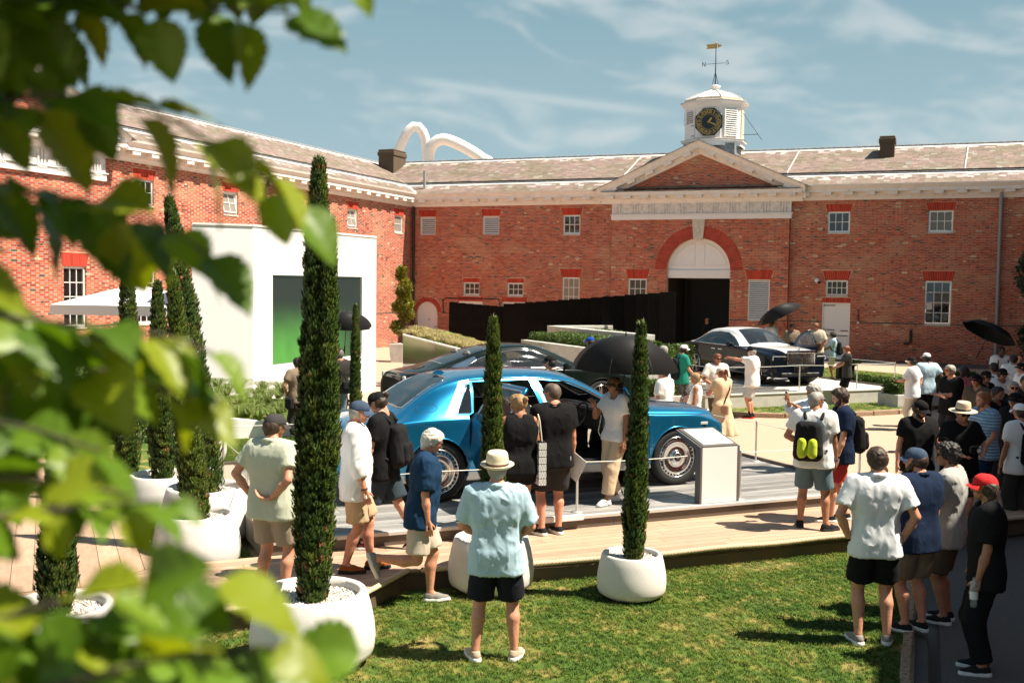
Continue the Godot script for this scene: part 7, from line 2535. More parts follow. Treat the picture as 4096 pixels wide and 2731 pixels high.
func hair_sdf(X: Transform3D,P: Dictionary) -> Array:
	var out:=[]
	var st: String=P.get("hair","short")
	var s:=X.basis.x.length()
	var bi:=X.basis.orthonormalized()
	var m: Material=P.get("hairm",M.hair_brown)
	var th: float={"short": 0.010,"buzz": 0.004,"curly": 0.022,"bun": 0.010,"pony": 0.010,"long": 0.014,"thick": 0.018,"bald": 0.0}.get(st,0.01)
	if st!="bald":
		var H:=Sdf.new()
		var pn:=bi*Vector3(0,-0.62,0.78)
		var pd:=pn.dot(X*Vector3(0,0.052,0.083))
		if P.get("cap","")=="cap":
			th=minf(th,0.009)
			pn=bi*Vector3(0,1,0.25)
			pd=pn.dot(X*Vector3(0,0.03,0.0))
			H.add(X*Vector3(-.012,.0,-.030),X*Vector3(.012,.0,-.030),(.068+th)*s,(.068+th)*s,0.01,pn,pd)
		else: H.add(X*Vector3(0,.030,-.024),X*Vector3(0,.034,.018),(.075+th)*s,(.073+th)*s,0.01,pn,pd)
		var p2:=bi*Vector3(0,-0.25,0.97)
		H.add(X*Vector3(-.012,-.0,-.034),X*Vector3(.012,-.0,-.034),(.067+th*0.8)*s,(.067+th*0.8)*s,0.02,p2,p2.dot(X*Vector3(0,-0.02,-0.012)))
		if st in ["short","buzz","thick","curly"]: H.add(X*Vector3(0,-0.045,-0.045),X*Vector3(0,-0.07,-0.045),(.048+th*0.6)*s,(.042+th*0.3)*s,0.02,p2,p2.dot(X*Vector3(0,-0.05,-0.03)))
		if st=="bun": H.add(X*Vector3(0,.035,-.105),X*Vector3(0.01,.055,-.125),.032*s,.028*s,0.01)
		if st=="pony":
			H.add(X*Vector3(0,.03,-.095),X*Vector3(0,0.0,-.135),.024*s,.026*s,0.01)
			H.add(X*Vector3(0,0.0,-.135),X*Vector3(0.0,-.13,-.12),.028*s,.014*s,0.01)
		if st=="long":
			for kx in [-0.055,0.0,0.055]: H.add(X*Vector3(kx,0.0,-.05),X*Vector3(kx*1.2,-.22,-.075),.045*s,.03*s,0.03)
		H.wrinkle={"curly": 0.018,"thick": 0.009,"buzz": 0.0015,"bun": 0.006,"pony": 0.006,"long": 0.009}.get(st,0.006)
		H.wscale=38.0 if st!="curly" else 30.0
		out.append(["hair",H,m])
	if P.get("beard",false):
		var H:=Sdf.new()
		H.add(X*Vector3(-.03,-.078,.045),X*Vector3(.03,-.078,.045),.030*s,.030*s,0.02)
		H.add(X*Vector3(0,-.092,.068),X*Vector3(0,-.10,.066),.022*s,.02*s,0.02)
		for k in [-1,1]: H.add(X*Vector3(k*.06,-.02,.012),X*Vector3(k*.045,-.075,.035),.018*s,.024*s,0.02)
		H.add(X*Vector3(0,-.062,.11),X*Vector3(0,-.058,.11),.013*s,.013*s,0,Vector3.ZERO,0,1)
		H.wrinkle=0.004
		H.wscale=40.0
		out.append(["beard",H,P.get("beardm",m)])
	if P.get("cap","")=="cap":
		var H:=Sdf.new()
		var pn:=bi*Vector3(0,-1,0.12)
		H.add(X*Vector3(0,.030,-.022),X*Vector3(0,.036,.016),.088*s,.085*s,0.01,pn,pn.dot(X*Vector3(0,0.022,0.0)))
		out.append(["cap",H,P.get("capm",M.cloth_black)])
	return out
func cloth(called: String,r: float,g: float,b: float,rough:=0.9) -> StandardMaterial3D:
	var m:=mat(called,r,g,b,rough)
	if r+g+b>0.4:
		m.rim_enabled=true
		m.rim=0.2
		m.rim_tint=0.6
	else: m.metallic_specular=0.25
	return m
func print_mat(called: String,im: Image,scale: float) -> void:
	var m:=cloth(called,1,1,1)
	tri_map(m,ImageTexture.create_from_image(im),scale,false)
func people_materials() -> void:
	for e in [["skin_fair",.56,.30,.20],["skin_pink",.58,.27,.17],["skin_tan",.40,.18,.095],["skin_olive",.33,.155,.085],["skin_brown",.15,.07,.04]]:
		var m:=mat(e[0],1,1,1,0.55)
		var c:=[e[1],e[2],e[3]]
		tri_map(m,noise_tex(int(e[1]*900),0.05,[[c[0]*.82,c[1]*.74,c[2]*.70],c,[c[0]*1.1,c[1]*1.1,c[2]*1.1]],[0.1,0.5,0.95],4,128),5.0,false)
		m.subsurf_scatter_enabled=true
		m.subsurf_scatter_strength=0.12
	for e in [["hair_brown",.045,.025,.014],["hair_dark",.014,.010,.008],["hair_grey",.30,.28,.25],["hair_white",.55,.52,.46],["hair_blonde",.32,.19,.085],["hair_ginger",.24,.085,.03],["hair_buzz",.12,.085,.06],["hair_auburn",.16,.05,.022]]: mat(e[0],e[1],e[2],e[3],0.6)
	for e in [["cloth_white",.78,.77,.75],["cloth_black",.011,.011,.012],["cloth_charcoal",.035,.033,.032],["cloth_navy",.010,.020,.048],["cloth_linen_navy",.012,.038,.085],["cloth_sage",.48,.50,.39],["cloth_tan",.50,.34,.20],["cloth_stone",.50,.43,.34],["cloth_taupe",.36,.27,.20],["cloth_slate",.035,.05,.065],["cloth_denim",.10,.15,.18],["cloth_lightblue",.42,.58,.68],["cloth_grey",.36,.36,.34],["cloth_palegrey",.50,.52,.52],["cloth_red",.42,.03,.03],["cloth_cream",.66,.58,.46],["cloth_beige",.60,.44,.28],["cloth_green",.02,.22,.16],["cloth_olive",.10,.075,.05],["cloth_khaki",.20,.15,.10],["cloth_brown",.20,.10,.05],["cap_navy",.05,.075,.12],["cap_red",.58,.01,.012],["cap_grey",.05,.048,.047],["shoe_dark",.02,.02,.022],["shoe_white",.72,.71,.69],["shoe_grey",.22,.20,.18],["shoe_tan",.42,.33,.24],["loafer",.28,.09,.025],["shoe_red",.09,.02,.02],["sole_white",.70,.69,.66],["sole_dark",.03,.03,.03],["pack_black",.016,.016,.017],["pack_lime",.50,.60,.03],["leather_tan",.36,.22,.13],["leather_brown",.10,.05,.03],["straw",.72,.62,.45],["felt",.62,.50,.36],["umbrella_black",.018,.018,.019]]: cloth(e[0],e[1],e[2],e[3])
	M.umbrella_black.roughness=0.55
	cloth("cloth_navy_dark",.014,.014,.022)
	cloth("cloth_beige_trouser",.58,.45,.30)
	cloth("cloth_polo_white",.74,.76,.78)
	cloth("cloth_cocoa",.05,.032,.025)
	cloth("cloth_charcoal_warm",.05,.048,.046)
	cloth("lanyard_teal",.03,.35,.32)
	cloth("cap_royal",.01,.06,.30)
	mat("hair_grey_dark",.13,.12,.11,0.6)
	var bc:=mat("bottle_clear",.7,.75,.75,0.05)
	bc.transparency=BaseMaterial3D.TRANSPARENCY_ALPHA
	bc.albedo_color.a=0.3
	var om:=mat("orange_lens",.6,.10,.01,0.1,0.8)
	mat("blue_lens",.05,.25,.6,0.1,0.8)
	# printed cloth
	var r:=RandomNumberGenerator.new()
	r.seed=12
	var im:=Image.create(256,256,false,Image.FORMAT_RGB8)
	im.fill(lin(.40,.56,.66))
	for i in 170:      # small paisley drops on pale blue
		var p:=Vector2(r.randf()*256,r.randf()*256)
		var a:=r.randf()*TAU
		var c:=lin(.60,.62,.48) if i % 3==0 else lin(.22,.36,.50)
		for k in 26:
			var q:=p+Vector2(cos(a+k*0.24),sin(a+k*0.24))*(2.0+k*0.20)
			var w:=1+int(k<10)
			im.fill_rect(Rect2i(int(q.x) % 254,int(q.y) % 254,w,w),c)
	print_mat("cloth_paisley",im,4.2)
	im=Image.create(8,64,false,Image.FORMAT_RGB8)
	im.fill(lin(.10,.22,.36))
	for k in 4: im.fill_rect(Rect2i(0,k*16,8,3),lin(.50,.60,.66))
	print_mat("cloth_striped",im,5.5)
	im=Image.create(256,256,false,Image.FORMAT_RGB8)
	im.fill(lin(.74,.72,.66))
	for i in 26:
		var p:=Vector2(r.randf()*256,r.randf()*256)
		var c: Color=[lin(.45,.12,.10),lin(.25,.30,.36),lin(.42,.36,.28)][i % 3]
		for k in 40:
			var q:=p+Vector2(r.randfn()*9.0,r.randfn()*9.0)
			im.fill_rect(Rect2i(int(absf(q.x)) % 252,int(absf(q.y)) % 252,3,3),c)
	print_mat("cloth_floral",im,2.6)
	im=Image.create(64,64,false,Image.FORMAT_RGB8)
	im.fill(lin(.56,.49,.38))
	for y in 8:
		for x in 8: im.fill_rect(Rect2i(x*8+(y % 2)*4,y*8,4,4),lin(.44,.37,.27))
	print_mat("cloth_dotted",im,7.0)
	im=Image.create(64,64,false,Image.FORMAT_RGB8)
	im.fill(lin(.66,.70,.74))
	for k in 8: im.fill_rect(Rect2i(k*8,0,2,64),lin(.36,.44,.56))
	print_mat("cloth_pinstripe",im,9.0)
	im=Image.create(128,128,false,Image.FORMAT_RGB8)
	im.fill(lin(.02,.02,.02))
	for i in 140: im.fill_rect(Rect2i(r.randi() % 120,r.randi() % 120,2+r.randi() % 6,3),lin(.66,.66,.64))
	print_mat("cloth_zebra",im,5.0)
	im=Image.create(128,128,false,Image.FORMAT_RGB8)
	im.fill(lin(.30,.05,.07))
	for i in 140: im.fill_rect(Rect2i(r.randi() % 120,r.randi() % 120,4,4),lin(.55,.32,.32))
	print_mat("cloth_pinkprint",im,4.0)
var folk:=[]
var folk_out:=[]
func person(label: String,pos: Vector3,phi: float,lod: int,P: Dictionary) -> void:
	P.label=label
	P.pos=pos
	P.phi=phi
	P.lod=lod
	P.cell=[0.016,0.025,0.036][lod]
	P.seed=folk.size()*7+1
	folk.append(P)
func work(i: int) -> void:
	folk_out[i]=person_parts(folk[i])
func tee(m: String,loose:=0.014,sleeve:=0.62,hem:=0.455,extra:={}) -> Dictionary:
	var d:={"m": M["cloth_"+m],"loose": loose,"sleeve": sleeve,"hem": hem}
	d.merge(extra,true)
	return d
func low(m: String,ln:=0.8,loose:=0.014,extra:={}) -> Dictionary:
	var d:={"m": M["cloth_"+m],"len": ln,"loose": loose,"name": "shorts" if ln<1.2 else "trousers"}
	d.merge(extra,true)
	return d
func shoe(m: String,sole:="sole_white",sock:=0.02,sockm:="sole_white",high:=0.0) -> Dictionary:
	return {"m": M[m],"sole": M[sole],"sock": sock,"sockm": M[sockm],"high": high}
func people() -> void:
	people_materials()
	cast()
	folk_out.resize(folk.size())
	var g:=WorkerThreadPool.add_group_task(work,folk.size())
	WorkerThreadPool.wait_for_group_task_completion(g)
	for i in folk.size(): dress(folk[i],folk_out[i])
	props()
func dress(P: Dictionary,R: Dictionary) -> void:
	var o:=thing("person",P.label,"person",P.pos,201.0-P.phi)
	P.node=o
	P.J=R.J
	obj("body",net_mesh(R.body),P.get("skin",M.skin_fair),o)
	for c in R.cloth:
		var m:=net_mesh([c[1]])
		if m: obj(c[0],m,c[2],o)
	var X: Transform3D=R.J.head
	var k:=X.basis.x.length()
	var up: Transform3D=R.J.up
	if P.get("glasses",false):
		var gm: Material=P.get("lens",M.black_gloss)
		var bs:=X.basis.orthonormalized()
		for s in [-1.0,1.0]:
			obj("sunglasses",Geo.new().box(X*Vector3(s*0.032,0.004,0.100),Vector3(0.050,0.036,0.010)*k,bs*Basis(Vector3.UP,s*0.25),0.004),gm,o)
			obj("sunglasses",Geo.new().tube([X*Vector3(s*0.057,0.010,0.092),X*Vector3(s*0.076,0.010,0.0)],0.0035,5),M.black_gloss,o)
	elif P.lod<2:
		for s in [-1.0,1.0]: obj("eye",Geo.new().ball(X*Vector3(s*0.030,0.0,0.083),Vector3.ONE*0.0105*k,8,6),M.eye,o)
	if P.get("cap","")=="cap":
		var vg:=Geo.new()
		var f:=-1.0 if P.get("cap_back",false) else 1.0
		for i in 14:
			for j in 4:
				var pts:=[]
				for e in [[i,j],[i+1,j],[i+1,j+1],[i,j+1]]:
					var a: float=deg_to_rad(-62.0+124.0*e[0]/14.0)
					var w: float=e[1]/4.0
					var rr: float=0.088+0.066*w*pow(cos(a*0.9),0.6)
					pts.append(Vector3(sin(a)*rr*0.93,0.034-0.020*w-0.30*pow(sin(a)*rr,2.0)*6.0*w,cos(a)*rr*f))
				vg.q(X*pts[0],X*pts[1],X*pts[2],X*pts[3],X.basis*Vector3(0,1,0.2))
				var dn:=Vector3(0,-0.005,0)
				vg.q(X*(pts[0]+dn),X*(pts[1]+dn),X*(pts[2]+dn),X*(pts[3]+dn),X.basis*Vector3(0,-1,0))
				if j==3: vg.q(X*pts[3],X*pts[2],X*(pts[2]+dn),X*(pts[3]+dn),X.basis*Vector3(0,0,f))
		obj("cap_peak",vg,P.get("peakm",P.get("capm",M.cloth_black)),o)
	if P.has("hat"):
		var hm: Material=P.hatm
		var hx:=X*Transform3D(Basis(Vector3.RIGHT,-0.10),Vector3(0,0.035,-0.004))
		var br: float=P.hat
		obj("hat",Geo.new().lathe([Vector2(0.088,-0.004),Vector2(0.10,-0.005),Vector2(br*0.8,-0.012),Vector2(br,0.012 if br<0.16 else -0.004),Vector2(br,0.017 if br<0.16 else 0.0),Vector2(br*0.8,-0.006),Vector2(0.104,0.003),Vector2(0.099,0.012),Vector2(0.096,0.06),Vector2(0.090,0.105),Vector2(0.078,0.122),Vector2(0.055,0.122),Vector2(0.03,0.112),Vector2(0,0.108)],40,hx),hm,o)
		obj("hat_band",Geo.new().lathe([Vector2(0.1005,0.004),Vector2(0.1005,0.028),Vector2(0.098,0.030)],32,hx),P.bandm,o)
	if P.has("lanyard"):
		var ring:=[]
		for i in 13:
			var a:=TAU*i/12.0
			ring.append(up*(Vector3(sin(a)*0.05,0.838-0.018*cos(a),cos(a)*0.052-0.006)*P.get("h",1.78)))
		obj("lanyard",Geo.new().tube(ring,0.006,5),P.lanyard,o)
	if P.has("watch"):
		for n in P.watch:
			var w: Vector3=R.J[n+"wr"]
			var d:=(w-(R.J[n+"el"] as Vector3)).normalized()
			obj("wristband",Geo.new().tube([w-d*0.022,w-d*0.004],0.0335,12),P.watchm,o)
	if P.has("print"):
		for e in P.print:
			var b: float=-1.0 if e[3] else 1.0
			var h: float=P.get("h",1.78)
			var t:=obj("print",text_mesh(e[0],e[2],0.004,"Droid Sans"),P.printm,o)
			t.transform=up*Transform3D(Basis(Vector3.UP,0.0 if b>0 else PI),Vector3(e[4] if e.size()>4 else 0.0,e[1]*h,b*(0.0745*h*P.get("girth",1.0)+0.004)))
func backpack(P: Dictionary,label: String,m: Material,m2: Material,off:=Vector3.ZERO,sz:=1.0) -> void:
	var up: Transform3D=P.J.up
	var h: float=P.get("h",1.78)
	var o:=thing("backpack",label,"backpack",P.pos,201.0-P.phi)
	var T:=up*Transform3D(Basis(),Vector3(0,0.66*h,-0.075*h-0.075)+off)
	var B:=Sdf.new()
	for x in [-0.085,0.0,0.085]:
		B.add(T*(Vector3(x,-0.16,0)*sz),T*(Vector3(x*0.8,0.14,0.012)*sz),0.088*sz,0.075*sz,0.03)
	B.wrinkle=0.008
	obj("bag",net_mesh([B.build(0.014)]),m,o)
	var K:=Sdf.new()
	for x in [-0.06,0.06]: K.add(T*(Vector3(x,-0.15,-0.075)*sz),T*(Vector3(x,-0.02,-0.07)*sz),0.055*sz,0.05*sz,0.03)
	K.wrinkle=0.005
	obj("pocket",net_mesh([K.build(0.014)]),m2,o)
	for s in [-1.0,1.0]:
		var p:=[]
		for e in [[0.055,0.80,-0.085],[0.065,0.842,-0.045],[0.072,0.838,0.02],[0.078,0.78,0.072],[0.085,0.70,0.078],[0.115,0.62,0.03],[0.09,0.575,-0.07]]: p.append(up*(Vector3(e[0]*s,e[1],e[2])*h))
		var c:=Curve3D.new()
		for i in p.size():
			var d: Vector3=(p[mini(i+1,p.size()-1)]-p[maxi(i-1,0)])*0.18
			c.add_point(p[i],-d,d)
		var q:=[]
		for i in 20: q.append(c.sample_baked(c.get_baked_length()*i/19.0))
		obj("strap",Geo.new().tube(q,0.021,6),m,o)
func umbrella(label: String,top: Vector3,r: float,depth: float,tilt: Vector3,shaft: float) -> void:
	var o:=thing("umbrella",label,"umbrella",top)
	var y:=tilt.normalized()
	var x:=y.cross(Vector3(0,0,1)).normalized()
	var b:=Basis(x,y,x.cross(y))
	var g:=Geo.new()
	var n:=8
	for k in n:
		var rib:=[]
		for i in 8:
			for j in 6:
				var p:=[]
				for e in [[i,j],[i+1,j],[i+1,j+1],[i,j+1]]:
					var f: float=e[0]/8.0
					var w: float=e[1]/6.0
					var a:=TAU*(k+w)/n
					var sag:=1.0-0.085*sin(PI*w)*(0.4+0.6*f)
					var rr:=r*sin(f*1.32)/sin(1.32)*sag
					p.append(b*Vector3(cos(a)*rr,-depth*(1.0-cos(f*1.32))/(1.0-cos(1.32))-0.02*sin(PI*w)*f*0.6,sin(a)*rr))
				var c: Vector3=(p[0]+p[1]+p[2]+p[3])*0.25
				var nn:=[]
				for v in p: nn.append(((v as Vector3)+y*depth*0.9).normalized())
				g.qn(p[0],p[1],p[2],p[3],nn[0],nn[1],nn[2],nn[3])
		var rp:=[]
		for i in 9:
			var f:=i/8.0
			rp.append(b*Vector3(cos(TAU*k/n)*r*sin(f*1.32)/sin(1.32),-depth*(1.0-cos(f*1.32))/(1.0-cos(1.32))-0.006,sin(TAU*k/n)*r*sin(f*1.32)/sin(1.32)))
		obj("rib",Geo.new().tube(rp,0.005,4),M.black_metal,o)
	obj("canopy",g,M.umbrella_black,o)
	obj("ferrule",Geo.new().lathe([Vector2(0.014,-0.01),Vector2(0.006,0.06),Vector2(0,0.065)],8,Transform3D(b,Vector3.ZERO)),M.black_metal,o)
	obj("shaft",Geo.new().tube([Vector3.ZERO,b*Vector3(0,-shaft,0)],0.009,6),M.black_metal,o)
	obj("handle",Geo.new().tube([b*Vector3(0,-shaft,0),b*Vector3(0,-shaft-0.22,0)],0.018,8),M.black_gloss,o)
func cast() -> void:
	mat("eye",.05,.04,.035,0.2)
	# on the boardwalk and the lawn
	person("man in pale sage polo and grey cap, hand on hip, left of the tall cypress",Vector3(-5.62,.27,-8.32),22,0,{"h": 1.77,"girth": 1.12,"belly": 0.02,"skin": M.skin_pink,"hairm": M.hair_brown,"cap": "cap","capm": M.cap_grey,"head_yaw": -35.0,"head_pitch": 8.0,"top": tee("sage",.016,.66,.45,{"collar": true}),"bottom": low("taupe",.82,.018),"shoes": shoe("shoe_grey"),"lhand": [.125,.545,-.01],"lpole": [1,-.1,-.55],"lpalm": [-.3,-.5,.6],"rhand": [-.055,.565,-.095],"rpole": [-1,-.1,-.5],"rpalm": [.9,.1,-.2],"lfoot": [.13,.0,0,12],"rfoot": [-.12,.02,0,-10],"watch": ["l"],"watchm": M.cap_red})
	person("person in patterned white shirt almost hidden behind the tallest cypress",Vector3(-5.62,.27,-9.05),60,1,{"h": 1.64,"skin": M.skin_pink,"hairm": M.hair_brown,"top": tee("pinstripe",.016,.9),"bottom": low("stone")})
	person("man in untucked white shirt, navy cap, tan shorts and brown loafers",Vector3(-5.42,.27,-9.52),82,0,{"h": 1.79,"girth": 1.06,"belly": 0.02,"skin": M.skin_pink,"hair": "buzz","hairm": M.hair_grey,"cap": "cap","capm": M.cap_navy,"glasses": true,"head_pitch": 10.0,"head_yaw": -5.0,"top": tee("white",.022,1.5,.435,{"collar": true,"wrinkle": .011}),"bottom": low("tan",.85,.02),"shoes": shoe("loafer","sole_dark",.0),"rhand": [-.15,.455,.06],"lhand": [.16,.47,.02],"rfoot": [-.07,-.10,0,-6],"lfoot": [.08,.16,0,6],"watch": ["r"],"watchm": M.leather_brown})
	person("young man with hair bun and backward-tilted black cap walking left past the car",Vector3(-5.60,.27,-10.45),-78,0,{"h": 1.79,"girth": 1.04,"skin": M.skin_fair,"hair": "bun","hairm": M.hair_brown,"cap": "cap","head_pitch": 16.0,"head_yaw": 10.0,"lean": 3.0,"top": tee("black",.017,.66,.455),"bottom": low("slate",.84,.024),"shoes": shoe("shoe_red","sole_white",.09,"cloth_black"),"lhand": [.15,.455,.10],"rhand": [-.14,.50,.16],"lfoot": [.08,.17,0,4],"rfoot": [-.08,-.36,.05,-8,28],"watch": ["l"],"watchm": M.cloth_white})
	person("grey-haired man in navy linen shirt stepping off the boardwalk with one foot raised",Vector3(-4.63,.06,-9.43),84,0,{"h": 1.77,"girth": 1.1,"belly": 0.03,"skin": M.skin_pink,"hair": "thick","hairm": M.hair_white,"glasses": true,"head_pitch": 14.0,"lean": 6.0,"top": tee("linen_navy",.020,.85,.45,{"collar": true,"wrinkle": .012}),"bottom": low("stone",.86,.02),"shoes": shoe("shoe_grey","sole_white",.03),"rhand": [-.135,.455,.045],"lhand": [.15,.47,.05],"lfoot": [.05,.10,0,4],"rfoot": [-.08,-.43,.40,-4,68]})
	person("man in straw hat and pale blue paisley shirt seen from behind on the lawn",Vector3(-3.33,.06,-8.23),3,0,{"h": 1.76,"girth": 1.02,"skin": M.skin_pink,"hair": "buzz","hairm": M.hair_grey,"hat": 0.145,"hatm": M.straw,"bandm": M.leather_brown,"top": {"m": M.cloth_paisley,"loose": .017,"sleeve": .85,"hem": .43,"collar": true,"wrinkle": .012},"bottom": low("navy_dark",.86,.020),"shoes": shoe("shoe_tan","sole_white",.03),"lhand": [.085,.575,.12],"rhand": [-.085,.575,.12],"lpole": [1,-.5,-.6],"rpole": [-1,-.5,-.6],"lfoot": [.165,-.03,0,24],"rfoot": [-.165,.02,0,-18]})
	person("woman in black vest and shorts with blonde bun, tote bag on her shoulder",Vector3(-4.33,.27,-11.36),-12,0,{"h": 1.74,"fem": true,"girth": 1.16,"skin": M.skin_tan,"hair": "bun","hairm": M.hair_blonde,"head_yaw": 42.0,"head_pitch": 6.0,"glasses": true,"top": tee("black",.012,0.0,.47),"bottom": low("black",.42,.02),"shoes": shoe("shoe_white","sole_white",.0),"rhand": [-.15,.47,.05],"lhand": [.06,.60,.16],"lpole": [1,-.4,-.5],"lfoot": [.10,0,0,10],"rfoot": [-.08,-.02,0,-4]})
	person("tall man in black T-shirt and charcoal shorts with cropped hair facing the open car",Vector3(-4.09,.27,-11.87),-14,0,{"h": 1.84,"girth": 1.08,"skin": M.skin_pink,"hair": "buzz","hairm": M.hair_buzz,"head_yaw": 36.0,"glasses": true,"lanyard": M.cloth_black,"top": tee("black",.015,.64,.455),"bottom": low("charcoal",.86,.022),"shoes": shoe("shoe_dark","sole_white",.0),"lhand": [.12,.47,.03],"lpole": [1,-.2,-.5],"rhand": [-.155,.455,.06],"lfoot": [.12,0,0,30],"rfoot": [-.10,.04,0,14],"watch": ["l"],"watchm": M.cloth_black})
	person("woman in white top and cream trousers holding a black umbrella beside the blue car",Vector3(-3.72,.43,-13.27),-128,0,{"h": 1.66,"fem": true,"skin": M.skin_olive,"hair": "pony","hairm": M.hair_dark,"cap": "cap","capm": M.cloth_brown,"glasses": true,"top": tee("white",.012,.6,.50),"bottom": low("beige_trouser",1.86,.022),"shoes": shoe("shoe_white","sole_white",.0),"rhand": [-.06,.76,.16],"rpole": [-.7,-1,-.3],"rpalm": [.1,.9,.5],"rcurl": 1.1,"lhand": [.14,.47,.03],"lfoot": [.08,.20,0,6],"rfoot": [-.07,-.10,0,-8]})
	person("sunburnt man in white T-shirt with black and lime backpack talking near the deck corner",Vector3(-1.24,.27,-13.52),22,0,{"h": 1.73,"girth": 1.08,"skin": M.skin_tan,"hair": "buzz","hairm": M.hair_grey,"head_yaw": -50.0,"glasses": true,"lens": M.blue_lens,"top": tee("white",.018,.66,.455),"bottom": low("denim",.88,.02),"shoes": shoe("shoe_dark","sole_dark",.0),"rhand": [-.15,.46,.05],"lhand": [.10,.60,.10],"lpole": [1,-.3,-.7],"lfoot": [.15,.05,0,10],"rfoot": [-.17,-.05,0,-50],"watch": ["r"],"watchm": M.cap_navy})
	person("bearded man in navy embroidered T-shirt and red shorts facing the sunburnt man",Vector3(-0.96,.27,-14.12),-84,0,{"h": 1.73,"girth": 1.12,"belly": 0.03,"skin": M.skin_fair,"hair": "thick","hairm": M.hair_brown,"beard": true,"head_pitch": 12.0,"top": tee("navy",.018,.7,.45),"bottom": low("red",.86,.02),"shoes": shoe("shoe_dark","sole_white",.0),"lhand": [.145,.46,.06],"rhand": [-.14,.47,.04],"lfoot": [.09,.12,0,5],"rfoot": [-.09,-.1,0,-8],"watch": ["l"],"watchm": M.satin})
	person("man with curly grey hair raising a phone behind the talking pair",Vector3(-1.56,0,-16.9),-105,1,{"h": 1.78,"skin": M.skin_tan,"hair": "curly","hairm": M.hair_grey,"top": tee("pinstripe",.022,1.4,.44,{"collar": true}),"bottom": low("stone",1.9),"rhand": [-.03,.86,.24],"lhand": [.05,.84,.24],"rpole": [-1,-1,0],"lpole": [1,-1,0]})
	person("man in white polo with hands on hips, back to us on the lawn",Vector3(-0.36,.06,-9.95),6,0,{"h": 1.80,"girth": 1.0,"skin": M.skin_pink,"hair": "short","hairm": M.hair_brown,"top": {"m": M.cloth_polo_white,"loose": .015,"sleeve": .72,"hem": .455,"collar": true,"wrinkle": .008},"bottom": low("black",.78,.020),"shoes": shoe("shoe_grey","sole_white",.03),"lhand": [.125,.525,.0],"rhand": [-.125,.525,.0],"lpole": [1,-.1,-.55],"rpole": [-1,-.1,-.55],"lpalm": [-.5,-.4,.5],"rpalm": [.5,-.4,.5],"lfoot": [.13,-.02,0,14],"rfoot": [-.13,.02,0,-16],"watch": ["l"],"watchm": M.cloth_black})
	person("man in navy polo and cap raising a hand beside the white polo",Vector3(-0.02,.06,-10.48),-25,0,{"h": 1.74,"girth": 1.1,"skin": M.skin_pink,"hair": "short","hairm": M.hair_brown,"beard": true,"cap": "cap","capm": M.cap_navy,"head_yaw": 35.0,"top": tee("navy",.017,.7,.45,{"collar": true}),"bottom": low("khaki",.86,.02),"shoes": shoe("shoe_dark","sole_white",.03),"lhand": [.10,.80,.17],"lpole": [.6,-1,-.2],"lpalm": [-.3,.8,-.3],"rhand": [-.15,.47,.04],"lfoot": [.10,0,0,20],"rfoot": [-.09,-.02,0,-6]})
	# in the shade on the right
	person("curly-haired man in grey T-shirt holding a paper cup in the shade",Vector3(0.27,0,-11.1),-58,0,{"h": 1.78,"girth": 1.02,"skin": M.skin_tan,"hair": "curly","hairm": M.hair_dark,"glasses": true,"head_yaw": 12.0,"top": tee("grey",.020,.72,.44,{"wrinkle": .011}),"bottom": low("olive",.9,.02),"lhand": [.02,.60,.17],"rhand": [-.03,.58,.17],"lpole": [1,-.8,-.2],"rpole": [-1,-.8,-.2],"lpalm": [-.8,.1,.3]})
	person("long-haired person in red cap and black top nearest us in the shade",Vector3(0.54,0,-9.75),-72,0,{"h": 1.72,"girth": 1.1,"skin": M.skin_tan,"hair": "long","hairm": M.hair_brown,"cap": "cap","capm": M.cap_red,"glasses": true,"top": tee("black",.018,.8,.44),"bottom": low("black",1.9,.02),"lhand": [.13,.47,.05]})
	person("man in plain black T-shirt and black cap looking down beside the barrier post",Vector3(-0.05,0,-15.35),168,1,{"h": 1.78,"girth": 1.1,"skin": M.skin_pink,"beard": true,"hairm": M.hair_brown,"cap": "cap","head_pitch": 22.0,"head_yaw": 12.0,"top": tee("black",.014,.62,.455),"bottom": low("charcoal",.9,.02),"lhand": [.20,.46,.06],"rhand": [-.20,.47,.04]})
	person("man in wide cream hat with a camera on his chest in the shade",Vector3(0.48,0,-15.25),168,1,{"h": 1.76,"girth": 1.16,"belly": 0.03,"skin": M.skin_pink,"hairm": M.hair_grey,"hat": 0.185,"hatm": M.felt,"bandm": M.cloth_black,"glasses": true,"head_pitch": 12.0,"head_yaw": -10.0,"top": tee("black",.018,.7,.45),"bottom": low("charcoal",.9),"lhand": [.08,.62,.15],"rhand": [-.08,.62,.15],"lpole": [1,-.6,-.4],"rpole": [-1,-.6,-.4]})
	person("ginger-bearded man in blue striped T-shirt in the shade",Vector3(0.84,0,-16.85),-100,1,{"h": 1.80,"girth": 1.16,"belly": 0.04,"skin": M.skin_pink,"hair": "short","hairm": M.hair_ginger,"beard": true,"top": {"m": M.cloth_striped,"loose": .016,"sleeve": .66,"hem": .455},"bottom": low("navy",.9),"lhand": [.10,.52,.09]})
	person("man in black T-shirt with orange mirrored glasses and folded arms",Vector3(0.50,0,-22.6),-112,1,{"h": 1.80,"girth": 1.14,"skin": M.skin_pink,"hair": "short","hairm": M.hair_grey,"glasses": true,"lens": M.orange_lens,"top": tee("black",.016,.64,.455),"bottom": low("charcoal",.9),"lhand": [-.06,.66,.14],"rhand": [.06,.64,.14],"lpole": [1,-.6,-.3],"rpole": [-1,-.6,-.3]})
